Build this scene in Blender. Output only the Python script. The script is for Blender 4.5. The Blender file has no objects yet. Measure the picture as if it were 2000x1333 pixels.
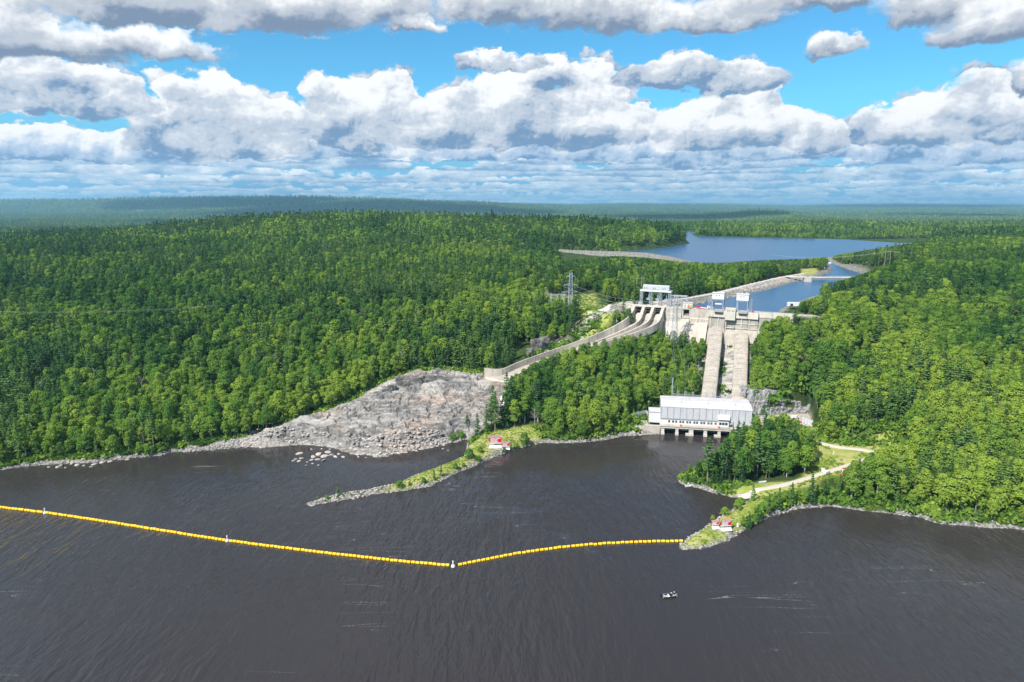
import bpy, bmesh, math, random
import numpy as np
from mathutils import Vector, Matrix
random.seed(7); rng = np.random.default_rng(7)
SC = bpy.context.scene; COL = SC.collection
R = math.radians

# ------------------------------------------------------------------ camera
PITCH = R(11.3); FPX = 1333.0; HC = 120.0
cam = bpy.data.objects.new('camera', bpy.data.cameras.new('camera')); COL.objects.link(cam)
cam.location = (0, 0, HC); cam.rotation_euler = (R(90) - PITCH, 0, 0)
cam.data.sensor_width = 36.0; cam.data.lens = 36.0 * FPX / 2000.0
cam.data.clip_start = 0.5; cam.data.clip_end = 60000
SC.camera = cam

# ------------------------------------------------------------------ light
SUN_EL = R(49); SUN_AZ = R(225)            # compass angle from +Y, clockwise: behind the camera and to the left
sd = Vector((math.sin(SUN_AZ) * math.cos(SUN_EL), math.cos(SUN_AZ) * math.cos(SUN_EL), math.sin(SUN_EL)))
sun = bpy.data.objects.new('sun', bpy.data.lights.new('sun', 'SUN')); COL.objects.link(sun)
sun.data.energy = 4.8; sun.data.angle = R(0.5); sun.data.color = (1.0, 0.955, 0.88)
sun.rotation_euler = sd.to_track_quat('Z', 'Y').to_euler(); sun.location = (0, 0, 400)
SC.view_settings.view_transform = 'Standard'; SC.view_settings.look = 'None'
SC.view_settings.exposure = 0.72; SC.view_settings.gamma = 1.0; SC.view_settings.use_curve_mapping = False
SC.render.engine = 'CYCLES'
cy = SC.cycles
cy.max_bounces = 5; cy.diffuse_bounces = 2; cy.glossy_bounces = 2; cy.transmission_bounces = 2
cy.transparent_max_bounces = 4; cy.volume_bounces = 0; cy.use_denoising = True
cy.caustics_reflective = False; cy.caustics_refractive = False

# ------------------------------------------------------------------ node expression helper
class NV:
    """a socket (or number) with arithmetic that adds Math nodes"""
    def __init__(s, nt, v): s.nt = nt; s.v = v
    def m(s, op, *a, clamp=False):
        n = s.nt.nodes.new('ShaderNodeMath'); n.operation = op; n.use_clamp = clamp
        for i, q in enumerate((s,) + a):
            q = q.v if isinstance(q, NV) else q
            if isinstance(q, (int, float)): n.inputs[i].default_value = q
            else: s.nt.links.new(q, n.inputs[i])
        return NV(s.nt, n.outputs[0])
    def __add__(s, o): return s.m('ADD', o)
    def __radd__(s, o): return s.m('ADD', o)
    def __sub__(s, o): return s.m('SUBTRACT', o)
    def __rsub__(s, o): return NV(s.nt, o).m('SUBTRACT', s)
    def __mul__(s, o): return s.m('MULTIPLY', o)
    def __rmul__(s, o): return s.m('MULTIPLY', o)
    def __truediv__(s, o): return s.m('DIVIDE', o)
    def __rtruediv__(s, o): return NV(s.nt, o).m('DIVIDE', s)
    def max(s, o): return s.m('MAXIMUM', o)
    def min(s, o): return s.m('MINIMUM', o)
    def smax(s, o, k): return s.m('SMOOTH_MAX', o, k)
    def clamp(s): return s.m('MULTIPLY', 1.0, clamp=True)
    def step(s, a, b):
        n = s.nt.nodes.new('ShaderNodeMapRange'); n.interpolation_type = 'SMOOTHSTEP'
        s.nt.links.new(s.v, n.inputs[0]); n.inputs[1].default_value = a; n.inputs[2].default_value = b
        return NV(s.nt, n.outputs[0])
    def lin(s, a, b, c=0.0, d=1.0):
        n = s.nt.nodes.new('ShaderNodeMapRange')
        s.nt.links.new(s.v, n.inputs[0])
        for i, q in enumerate((a, b, c, d)): n.inputs[i + 1].default_value = q
        return NV(s.nt, n.outputs[0])
def comb(nt, x, y, z=0.0):
    n = nt.nodes.new('ShaderNodeCombineXYZ')
    for i, q in enumerate((x, y, z)):
        q = q.v if isinstance(q, NV) else q
        if isinstance(q, (int, float)): n.inputs[i].default_value = q
        else: nt.links.new(q, n.inputs[i])
    return n.outputs[0]
def noise(nt, vec, scale, detail=4, rough=0.55, dim='3D', typ='FBM', dist=0.0):
    n = nt.nodes.new('ShaderNodeTexNoise'); n.noise_dimensions = dim
    n.noise_type = typ
    if vec is not None: nt.links.new(vec, n.inputs['Vector'])
    n.inputs['Scale'].default_value = scale; n.inputs['Detail'].default_value = detail
    n.inputs['Roughness'].default_value = rough; n.inputs['Distortion'].default_value = dist
    return NV(nt, n.outputs['Fac'])
def voro(nt, vec, scale, detail=3, rough=0.5, dim='2D', smooth=0.6):
    n = nt.nodes.new('ShaderNodeTexVoronoi'); n.voronoi_dimensions = dim; n.feature = 'SMOOTH_F1'; n.normalize = True
    nt.links.new(vec, n.inputs['Vector']); n.inputs['Scale'].default_value = scale
    n.inputs['Detail'].default_value = detail; n.inputs['Roughness'].default_value = rough
    n.inputs['Smoothness'].default_value = smooth
    return NV(nt, n.outputs['Distance'])
def mixc(nt, f, a, b, blend='MIX'):
    n = nt.nodes.new('ShaderNodeMix'); n.data_type = 'RGBA'; n.blend_type = blend
    for i, q in ((0, f), (6, a), (7, b)):
        q = q.v if isinstance(q, NV) else q
        if isinstance(q, (int, float)): n.inputs[i].default_value = q
        elif isinstance(q, tuple): n.inputs[i].default_value = q + (1,) if len(q) == 3 else q
        else: nt.links.new(q, n.inputs[i])
    return n.outputs[2]
def vadd(nt, v, off):
    n = nt.nodes.new('ShaderNodeVectorMath'); n.operation = 'ADD'; nt.links.new(v, n.inputs[0]); n.inputs[1].default_value = off
    return n.outputs[0]

# ------------------------------------------------------------------ sky
W = bpy.data.worlds.new('World'); SC.world = W; W.use_nodes = True
nt = W.node_tree; nt.nodes.clear()
out = nt.nodes.new('ShaderNodeOutputWorld'); bg = nt.nodes.new('ShaderNodeBackground'); nt.links.new(bg.outputs[0], out.inputs[0])
bg.inputs[1].default_value = 0.105
sky = nt.nodes.new('ShaderNodeTexSky'); sky.sky_type = 'NISHITA'; sky.sun_disc = False
sky.sun_elevation = SUN_EL; sky.sun_rotation = SUN_AZ; sky.altitude = 300; sky.air_density = 1.0; sky.dust_density = 0.3; sky.ozone_density = 2.5
tc = nt.nodes.new('ShaderNodeTexCoord'); sx = nt.nodes.new('ShaderNodeSeparateXYZ'); nt.links.new(tc.outputs['Generated'], sx.inputs[0])
X, Y, Z = (NV(nt, sx.outputs[i]) for i in range(3))
AZ = X.m('ARCTAN2', Y) * 57.29578
EL = Z.m('ARCSINE') * 57.29578
def azel(px, py):
    u = (px - 1000) / FPX; v = (666.5 - py) / FPX
    y = math.cos(PITCH) + v * math.sin(PITCH); z = -math.sin(PITCH) + v * math.cos(PITCH)
    return math.degrees(math.atan2(u, y)), math.degrees(math.atan2(z, math.hypot(u, y)))
PV = comb(nt, AZ, EL * 1.3, 0.0)
warp = noise(nt, PV, 0.16, 5, 0.6, '2D') - 0.5
warp2 = noise(nt, vadd(nt, PV, (40, 7, 0)), 0.5, 5, 0.6, '2D') - 0.5
PW = comb(nt, AZ + warp * 2.2 + warp2 * 0.8, EL * 1.3 + warp * 0.9 - warp2 * 1.0)
WA = AZ + warp * 6.5 + warp2 * 2.6
WE = EL + warp2 * 2.0 + warp * 1.6
def puff(vec, dv=4, dn=8, s=1.0):            # rounded cauliflower field, 0..1
    a = voro(nt, vec, 0.30 * s, min(dv, 3), 0.55, '2D', 0.65)
    b = noise(nt, vec, 0.55 * s, min(dn, 7), 0.56, '2D')
    return (1.0 - a * 1.35) * 0.55 + b * 0.62
N0 = puff(PW)
S0 = puff(PW, 1.4, 3)
S1 = puff(vadd(nt, PW, (-0.75, 1.1, 0)), 1, 2)  # the same field a step towards the sun: its difference is the relief
F0 = noise(nt, PW, 1.5, 5, 0.6, '2D'); F1 = noise(nt, vadd(nt, PW, (-0.16, 0.26, 0)), 1.5, 4, 0.6, '2D')
REL = (S0 - S1) + (F0 - F1) * 0.45
soft = noise(nt, PV, 0.20, 5, 0.55, '2D')
def blobs(lst, k=0.25, base=0.45, wob=1.0):
    """lst: (px, py, half width px, half height px) -> field and height inside the cloud"""
    F = None; G = None
    ua = AZ + (WA - AZ) * wob; ue = EL + (WE - EL) * wob
    for (cx, cy_, rx, ry) in lst:
        a0, e0 = azel(cx, cy_); a1, _ = azel(cx + rx, cy_); _, e1 = azel(cx, cy_ - ry)
        rx_, ry_ = abs(a1 - a0), abs(e1 - e0)
        dx = (ua - a0) / rx_; dy = (ue - e0) / ry_
        dyl = dy.min(0.0) / base + dy.max(0.0)      # lower half is squashed: flat cloud base
        f = 1.0 - (dx * dx + dyl * dyl)
        w = f.max(0.0); g = w * dy
        F = f if F is None else F.smax(f, k)
        if G is None: G = g; WT = w
        else: G = G + g; WT = WT + w
    return F, G / (WT + 0.02)
def cloudlayer(colr, F, G, th=0.0, edge=0.16, amp=1.15, bright=1.0, dark=(1.15, 1.9, 3.05), mid=(3.45, 3.85, 4.45), white=(6.1, 6.15, 6.2), rel=0.95, gs=0.80, off=0.40):
    D = F + (N0 - 0.58) * amp * 2.0
    M = D.step(th, th + edge)
    L = G * gs + REL * rel + (soft - 0.5) * 1.2 + off
    rim = D.step(th + 0.5, th + 0.02) * G.step(-0.1, 0.5) * 0.38
    L = (L + rim).clamp()
    c = mixc(nt, L.step(0.0, 0.40), tuple(q * bright for q in dark), tuple(q * bright for q in mid))
    c = mixc(nt, L.step(0.36, 0.95), c, tuple(q * bright for q in white))
    return mixc(nt, M, colr, c), M
# clear sky: the physical sky, a little deeper and more cyan as the photograph's rendering has it
c = mixc(nt, 1.0, sky.outputs[0], (0.33, 0.80, 0.94), 'MULTIPLY')
c = mixc(nt, EL.step(8.5, 1.0), c, (1.15, 3.0, 4.8))
zz = Z.max(0.012)
# rows of small cumulus packed down to the horizon, far to near
def rowband(c, py, hpx, wpx, seed, haze_):
    _, e0 = azel(1000, py); _, e1 = azel(1000, py - hpx); hh = e1 - e0; wd = wpx / FPX * 57.3
    v = comb(nt, AZ / wd + seed * 7.3, EL / hh * 0.30 + seed * 3.1)
    t = noise(nt, v, 1.0, 6, 0.58, '2D'); fine = noise(nt, v, 3.1, 5, 0.62, '2D')
    q = (EL - e0) / hh + (noise(nt, vadd(nt, v, (5, 5, 0)), 0.35, 2, 0.5, '2D') - 0.5) * 1.1
    top = (t - 0.33) * 4.6 + (fine - 0.5) * 1.3
    D = (top - q).min(q * 2.5 + 0.55 + (fine - 0.5) * 0.8)
    M = D.step(0.0, 0.30)
    L = (q / (top.max(0.25)) * 0.55 + (fine - 0.5) * 1.5 + 0.25 + (soft - 0.5) * 0.6).clamp()
    h = haze_; mx = lambda a, b: tuple(x * (1 - h) + y * h for x, y in zip(a, b))
    cc = mixc(nt, L.step(0.02, 0.45), mx((1.1, 2.1, 3.6), (2.6, 4.2, 5.6)), mx((3.3, 4.1, 5.0), (4.0, 5.1, 6.0)))
    cc = mixc(nt, L.step(0.4, 0.9), cc, mx((6.5, 6.6, 6.7), (5.6, 6.2, 6.6)))
    return mixc(nt, M * (0.97 - h * 0.25), c, cc)
for k, (py, hpx, wpx, hz_) in enumerate(((396, 6, 46, .8), (390, 8, 56, .7), (383, 10, 66, .6), (375, 12, 84, .5), (366, 15, 100, .38), (356, 18, 120, .28), (344, 22, 140, .18), (330, 27, 170, .1), (314, 36, 210, .04))):
    c = rowband(c, py, hpx, wpx, k + 1, hz_)
rowB = [(120, 285, 220, 40), (300, 300, 160, 36), (560, 300, 180, 36), (830, 290, 170, 44), (1060, 300, 180, 34), (1260, 295, 160, 40), (1440, 290, 190, 44), (1640, 295, 160, 40), (1880, 285, 180, 46), (120, 300, 190, 30), (430, 290, 180, 38), (700, 295, 160, 34), (930, 302, 150, 30), (1170, 298, 190, 32), (1350, 312, 80, 42), (1520, 300, 150, 30), (1760, 300, 170, 36), (1980, 300, 150, 34)]
F, G = blobs(rowB, 0.2, wob=.6); c, _ = cloudlayer(c, F, G, th=0.0, amp=0.9, edge=.2, dark=(1.05, 1.95, 3.3), mid=(3.0, 3.8, 4.9))
rowC = [(380, 262, 130, 118), (430, 215, 90, 80), (520, 255, 80, 62), (360, 190, 60, 50), (470, 285, 150, 52),
        (690, 255, 120, 105), (650, 200, 70, 62), (770, 225, 75, 92), (850, 262, 110, 72), (900, 230, 90, 62),
        (1000, 225, 120, 110), (1060, 160, 58, 52), (1150, 205, 100, 92), (1215, 250, 90, 62), (1100, 265, 210, 62),
        (1380, 262, 130, 72), (1500, 262, 110, 66), (1480, 215, 70, 62), (1590, 280, 80, 52),
        (1720, 255, 70, 54), (1800, 258, 120, 74), (1900, 215, 90, 84), (1990, 240, 110, 92)]
F, G = blobs(rowC, 0.22, wob=.55); c, _ = cloudlayer(c, F, G, th=-0.06, edge=.30)
rowD = [(60, 190, 130, 84), (180, 200, 110, 76), (1330, 150, 120, 46), (1430, 165, 100, 50), (960, 128, 90, 34)]
F, G = blobs(rowD, 0.2, wob=.6); c, _ = cloudlayer(c, F, G, th=0.0, edge=0.36, gs=.8, off=.28)
rowE = [(60, 90, 230, 66), (280, 95, 180, 50), (-80, 30, 300, 80), (260, 20, 290, 80), (540, 25, 240, 86), (730, 20, 150, 74), (800, 55, 80, 26),
        (1010, 15, 190, 76), (1200, 35, 210, 82), (1370, 45, 190, 62), (1500, 5, 130, 60), (1640, 0, 100, 45), (1625, 95, 58, 40),
        (1850, 15, 170, 84), (1980, 50, 160, 72), (2050, 150, 110, 60)]
F, G = blobs(rowE, 0.25, wob=.8); c, _ = cloudlayer(c, F, G, th=-0.05, edge=0.70, amp=0.75, dark=(1.3, 1.75, 2.5), mid=(3.2, 3.5, 4.0), rel=0.5, gs=1.15, off=.34)
# overhead and behind the camera the broken cloud goes on
PU = comb(nt, X / zz.max(0.2), Y / zz.max(0.2), 0.0)
un = noise(nt, PU, 1.3, 6, 0.55, '2D')
um = un.step(0.42, 0.60) * EL.step(17.0, 22.0)
uc = mixc(nt, noise(nt, vadd(nt, PU, (3, 1, 0)), 1.1, 4).step(0.3, 0.7), (3.2, 3.8, 4.7), (6.8, 6.9, 7.0))
c = mixc(nt, um, c, uc)
nt.links.new(c, bg.inputs[0])
cy.use_adaptive_sampling = True; cy.adaptive_threshold = 0.012
W.cycles.sampling_method = 'MANUAL'; W.cycles.sample_map_resolution = 512
#SKYEND

# ------------------------------------------------------------------ placing: a pixel of the photograph meets a level or a distance
def ray(px, py):
    u = (px - 1000) / FPX; v = (666.5 - py) / FPX
    return np.array([u, math.cos(PITCH) + v * math.sin(PITCH), -math.sin(PITCH) + v * math.cos(PITCH)])
def P(px, py, h):
    d = ray(px, py); t = (h - HC) / d[2]
    return np.array([d[0] * t, d[1] * t, h])
def PXY(lst, h): return [tuple(P(x, y, h)[:2]) for x, y in lst]
def colx(px, y): return (px - 1000) / FPX * 1.0 * (y * math.cos(PITCH) + 90 * math.sin(PITCH))   # ground x for a pixel column
def proj(x, y, z):
    zz = z - HC
    dep = y * math.cos(PITCH) - zz * math.sin(PITCH); v = y * math.sin(PITCH) + zz * math.cos(PITCH)
    return 1000 + FPX * x / dep, 666.5 - FPX * v / dep, dep

# ------------------------------------------------------------------ numpy noise
def vnoise(x, y, scale, seed=0, oct=4, rough=0.5):
    tot = 0; amp = 1; s = 0
    for o in range(oct):
        u = x / scale * 2 ** o + 37.1 * (seed + o); v = y / scale * 2 ** o + 11.7 * (seed * 3 + o)
        i = np.floor(u).astype(np.int64); j = np.floor(v).astype(np.int64); f = u - i; g = v - j
        f = f * f * (3 - 2 * f); g = g * g * (3 - 2 * g)
        def h(a, b):
            n = (a * 374761393 + b * 668265263 + seed * 1442695) & 0x7fffffff
            n = ((n ^ (n >> 13)) * 1274126177) & 0x7fffffff
            return (n & 0xffff) / 32768.0 - 1
        tot = tot + amp * ((h(i, j) * (1 - f) + h(i + 1, j) * f) * (1 - g) + (h(i, j + 1) * (1 - f) + h(i + 1, j + 1) * f) * g)
        s += amp; amp *= rough
    return tot / s
def sdf(x, y, poly):
    """signed distance to a polygon, negative inside"""
    x = np.asarray(x, float); y = np.asarray(y, float)
    d = np.full(x.shape, 1e18); ins = np.zeros(x.shape, bool); n = len(poly)
    for k in range(n):
        ax, ay = poly[k]; bx, by = poly[(k + 1) % n]
        ex, ey = bx - ax, by - ay; L = ex * ex + ey * ey + 1e-9
        t = np.clip(((x - ax) * ex + (y - ay) * ey) / L, 0, 1)
        d = np.minimum(d, (x - ax - t * ex) ** 2 + (y - ay - t * ey) ** 2)
        c = ((ay > y) != (by > y)); xi = ax + (y - ay) * ex / (ey if abs(ey) > 1e-9 else 1e-9)
        ins ^= c & (x < xi)
    d = np.sqrt(d); return np.where(ins, -d, d)
def dline(x, y, pts):
    """distance to a polyline and the interpolated height along it"""
    d = np.full(np.shape(x), 1e18); z = np.zeros(np.shape(x))
    for (ax, ay, az), (bx, by, bz) in zip(pts[:-1], pts[1:]):
        ex, ey = bx - ax, by - ay; L = ex * ex + ey * ey + 1e-9
        t = np.clip(((x - ax) * ex + (y - ay) * ey) / L, 0, 1)
        q = (x - ax - t * ex) ** 2 + (y - ay - t * ey) ** 2
        m = q < d; d = np.where(m, q, d); z = np.where(m, az + t * (bz - az), z)
    return np.sqrt(d), z
def sst(a, b, v):
    t = np.clip((v - a) / (b - a), 0, 1); return t * t * (3 - 2 * t)

# ------------------------------------------------------------------ frames of the two big buildings
DA = np.array([82.3, 455.0]); DX = np.array([0.900, -0.4359]); DN = np.array([-0.4359, -0.900])      # dam: along, downstream
def dam_xy(s, t): return DA + DX * s + DN * t
HA = np.array([79.2, 347.4]); HX = np.array([0.985, -0.1726]); HN = np.array([-0.1726, -0.985])      # powerhouse
def ph_xy(s, t): return HA + HX * s + HN * t

# ------------------------------------------------------------------ shorelines
river = PXY([(-900, 960), (-400, 935), (-100, 924), (0, 918), (40, 912), (85, 908), (130, 905), (190, 903), (262, 893), (312, 890), (330, 884), (400, 880), (470, 873), (520, 872),
             (560, 869), (600, 868), (650, 872), (690, 885), (740, 890), (800, 881), (860, 868), (900, 857), (925, 858), (912, 868),
             (912, 885), (903, 895), (860, 912), (800, 935), (770, 948), (700, 962), (655, 968), (600, 984), (604, 988), (660, 979), (720, 967),
             (780, 960), (840, 950), (870, 934), (930, 908), (980, 887), (1020, 874), (1060, 864), (1085, 866), (1140, 864), (1180, 860),
             (1215, 851), (1270, 849), (1290, 849)], 0) + \
        [tuple(ph_xy(-.4, -.4)), tuple(ph_xy(-.4, -6)), tuple(ph_xy(46, -6)), tuple(ph_xy(47, -2)), tuple(ph_xy(50, -1))] + \
        PXY([(1436, 872), (1420, 884), (1396, 905), (1360, 918), (1330, 930), (1322, 937), (1332, 946), (1360, 952), (1400, 964), (1430, 972), (1462, 974), (1466, 977),
             (1440, 990), (1418, 1004), (1400, 1016), (1370, 1036), (1342, 1052), (1326, 1066), (1334, 1074), (1370, 1073), (1420, 1056), (1460, 1032), (1500, 1011),
             (1560, 993), (1620, 989), (1680, 998), (1740, 1003), (1800, 1011), (1830, 1022), (1900, 1028), (2000, 1034), (2300, 1060), (2900, 1120)], 0) + \
        [(700, 150), (700, -400), (-900, -400), (-900, 260)]
lake = PXY([(1180, 492), (1230, 495), (1300, 502), (1345, 512), (1420, 517), (1500, 516), (1570, 511), (1600, 508), (1640, 500), (1690, 492), (1740, 485), (1790, 478), (1800, 474), (1760, 475),
            (1650, 468), (1560, 466), (1500, 465), (1400, 463), (1362, 462), (1352, 459), (1366, 455), (1340, 452), (1322, 455), (1336, 461), (1340, 470), (1347, 476), (1300, 484), (1250, 489)], 50)
canal = [tuple(dam_xy(22, -3)), tuple(dam_xy(22, -16)), tuple(dam_xy(30, -26))] + \
    PXY([(1362, 590), (1420, 583), (1500, 566), (1545, 553), (1580, 545), (1618, 534), (1628, 528), (1622, 522), (1600, 514), (1585, 508), (1612, 506), (1628, 516), (1650, 524), (1680, 533), (1684, 541),
         (1664, 551), (1640, 566), (1618, 574), (1585, 584), (1550, 594), (1525, 604)], 50) + [tuple(dam_xy(88, -3))]
dike = [tuple(dam_xy(-14, 4)) + (53.5,), tuple(dam_xy(-10, -14)) + (53.5,), tuple(dam_xy(8, -26)) + (53.2,)] + [tuple(P(x, y, 53.5)) for x, y in
        [(1352, 581), (1410, 570), (1470, 555), (1530, 541), (1568, 535)]]
saddle = [tuple(P(x, y, 55.0)) for x, y in [(1085, 487), (1120, 489), (1200, 491), (1262, 494), (1305, 501), (1345, 511)]]

# chute: left wall top as seen, floor below it, right wall across
chute_left = [np.array(list(dam_xy(1.2, 1.0)) + [53.0])] + [P(*q) for q in
              [(1237, 607, 51), (1229, 619, 48.5), (1206, 634, 44), (1180, 647, 40), (1150, 659, 37), (1100, 677, 32), (1050, 694, 29), (1010, 709, 26.5), (980, 721, 24.5), (948, 719, 25)]]
chute_wall = [4.5, 5.5, 6, 5.2, 4.6, 4.2, 3.8, 3.6, 3.6, 3.8, 5.2]
chute_w = [19.2, 18.5, 18, 16.5, 14.5, 12.5, 11, 11, 11.5, 13, 16]
chute_dir = [(.9, -.4359), (.9, -.4359), (.88, -.47), (.76, -.65), (.6, -.8), (.5, -.866), (.47, -.883), (.45, -.893), (.47, -.883), (.6, -.8), (.8, -.6)]
chute_right = [np.array([l[0] + d[0] * w, l[1] + d[1] * w, l[2]]) for l, d, w in zip(chute_left, chute_dir, chute_w)]
chute_c = [((l[0] + r[0]) / 2, (l[1] + r[1]) / 2, l[2] - h - 2.0) for l, r, h in zip(chute_left, chute_right, chute_wall)]

# ------------------------------------------------------------------ heights
TC = np.array([-300, 0, 250, 500, 750, 1000, 1250, 1400, 1500, 1600, 1750, 2000, 2300.0])
TR = {
 200: [2] * 13, 260: [2, 2, 2, 2, 2, 2, 2, 2, 2, 2, 4, 8, 14], 300: [2, 2, 2, 2, 2, 2, 2, 2, 2, 3, 6, 14, 22],
 340: [2, 2, 3, 3, 4, 4, 3, 3, 4, 6, 14, 24, 32], 380: [8, 8, 8, 10, 12, 14, 14, 14, 18, 22, 26, 34, 42],
 420: [15, 15, 16, 18, 22, 26, 28, 30, 36, 36, 36, 42, 50], 460: [20, 20, 22, 25, 30, 35, 40, 46, 50, 50, 46, 50, 58],
 500: [25, 26, 28, 30, 36, 40, 44, 48, 50, 53, 52, 57, 64], 600: [36, 38, 40, 40, 43, 46, 46, 48, 48, 53, 58, 62, 70],
 750: [46, 48, 50, 50, 50, 49, 46, 45, 47, 51, 61, 67, 74], 900: [54, 56, 60, 62, 60, 50, 46, 45, 45, 47, 53, 67, 76],
 1100: [50, 52, 62, 72, 75, 70, 57, 45, 45, 45, 50, 60, 68], 1300: [44, 46, 64, 88, 90, 86, 74, 44, 45, 45, 46, 52, 60],
 1500: [40, 40, 50, 72, 76, 74, 60, 45, 45, 46, 46, 52, 56], 1750: [40, 40, 42, 50, 55, 55, 52, 51, 51, 51, 51, 52, 56],
 2000: [34, 34, 36, 40, 40, 40, 46, 50, 52, 54, 52, 56, 58], 2400: [46, 50, 44, 38, 38, 40, 40, 42, 62, 58, 38, 38, 44],
 3000: [56, 54, 46, 50, 82, 68, 46, 66, 92, 42, 36, 36, 38], 3600: [66, 62, 64, 84, 116, 96, 42, 44, 46, 36, 34, 38, 40],
 4500: [136, 142, 158, 166, 132, 104, 60, 40, 36, 36, 40, 44, 48], 5500: [110, 112, 115, 115, 100, 88, 66, 52, 48, 50, 56, 56, 58],
 7000: [100, 95, 90, 90, 98, 104, 104, 98, 96, 99, 106, 94, 80], 9000: [70] * 13, 13000: [45] * 13, 40000: [20] * 13}
def farther(y, hs):
    # rows beyond the lake lie farther off than first drawn: same line of sight, longer distance
    k = float(np.interp(y, [1750, 2000, 2400, 3000], [1.0, 1.3, 1.8, 2.2])); return y * k, [HC + (h + 15 - HC) * k - 15 for h in hs]
TR = dict([farther(y, hs) if 1750 < y < 12000 else (y, hs) for y, hs in TR.items() if y != 13000])
TR[26000] = [60] * 13
tys = sorted(TR); TL = np.log(np.array(tys, float)); TT = (TC - 1000) / FPX * 1.01
fl = np.linspace(TL[0], TL[-1], 500); ft = np.linspace(TT[0] - 0.3, TT[-1] + 0.3, 160)
G0 = np.array([np.interp(ft, TT, TR[y]) for y in tys])
G1 = np.array([np.interp(fl, TL, G0[:, k]) for k in range(len(ft))]).T
def blur(a, r, ax):
    k = np.exp(-np.linspace(-2, 2, 2 * r + 1) ** 2); k /= k.sum()
    p = np.pad(a, [(r, r) if i == ax else (0, 0) for i in range(2)], mode='edge')
    return np.apply_along_axis(lambda v: np.convolve(v, k, 'valid'), ax, p)
G1 = blur(blur(G1, 4, 0), 5, 1)
def table(x, y):
    yy = np.maximum(y, 201.0); u = np.clip(x / (yy * 0.985 + 12), ft[0], ft[-1]); v = np.log(np.minimum(yy, 39000))
    i = (v - fl[0]) / (fl[1] - fl[0]); j = (u - ft[0]) / (ft[1] - ft[0])
    i0 = np.clip(i.astype(int), 0, len(fl) - 2); j0 = np.clip(j.astype(int), 0, len(ft) - 2); a = i - i0; b = j - j0
    return (G1[i0, j0] * (1 - b) + G1[i0, j0 + 1] * b) * (1 - a) + (G1[i0 + 1, j0] * (1 - b) + G1[i0 + 1, j0 + 1] * b) * a
corr = [(c, y, h) for c, y, h in [(1030, 350, 7), (1050, 378, 11), (1100, 404, 26), (1060, 394, 22), (1140, 412, 29), (1200, 424, 33), (1250, 434, 36), (1015, 382, 17), (1180, 400, 22), (1290, 432, 26), (1290, 444, 33), (1200, 395, 15), (1300, 400, 16), (1345, 415, 26), (1350, 370, 6), (1200, 360, 7),
        (1300, 358, 6), (1380, 372, 4.5), (1390, 403, 20), (1402, 428, 34), (1430, 368, 4.5), (1440, 400, 20), (1452, 420, 34), (1498, 408, 37), (1530, 405, 45), (1560, 405, 49), (1590, 412, 51), (1630, 420, 50), (1470, 410, 27), (1600, 400, 28),
        (900, 372, 11), (950, 390, 17), (850, 392, 17), (750, 380, 12), (650, 372, 7), (600, 378, 8), (990, 378, 13), (1180, 460, 38), (1110, 450, 32), (1150, 455, 34), (1100, 500, 44), (1180, 480, 43),
        (1300, 480, 48), (1400, 520, 47)]]
cxy = np.array([(colx(c, y), y, h) for c, y, h in corr])
cdel = cxy[:, 2] - table(cxy[:, 0], cxy[:, 1])
# level pads: polygon, level, blend width
pad_house = [tuple(ph_xy(-14, 0)), tuple(ph_xy(-12, -14)), tuple(ph_xy(-2, -26)), tuple(ph_xy(49, -24)), (colx(1520, 366), 366), (colx(1586, 371), 371), tuple(ph_xy(78, 8)), tuple(ph_xy(56, 4)), tuple(ph_xy(48, -3)), tuple(ph_xy(46, -7)), tuple(ph_xy(-.4, -7)), tuple(ph_xy(-.6, -1))]
pad_clear = PXY([(1596, 862), (1690, 866), (1745, 872), (1690, 905), (1640, 935), (1560, 955), (1490, 968), (1440, 962), (1470, 945), (1570, 930)], 3)
pad_switch = PXY([(1078, 580), (1160, 574), (1172, 590), (1160, 606), (1090, 604)], 45)
pad_park = [tuple(dam_xy(86, -4.5)), tuple(dam_xy(89, -10)), tuple(dam_xy(110, -13)), tuple(dam_xy(116, -7)), tuple(dam_xy(106, -4.5))]
pad_sign1 = PXY([(950, 871), (1003, 875), (1000, 881), (948, 877)], 1.9)
pad_sign2 = PXY([(1391, 1030), (1444, 1036), (1432, 1044), (1388, 1036)], 1.7)
pads = [(pad_house, 4.6, 3.0), (pad_clear, 3.0, 8.0), (pad_switch, 45.0, 12.0), (pad_park, 53.0, 4.0), (pad_sign1, 1.9, 2.0), (pad_sign2, 1.7, 2.0)]
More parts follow.
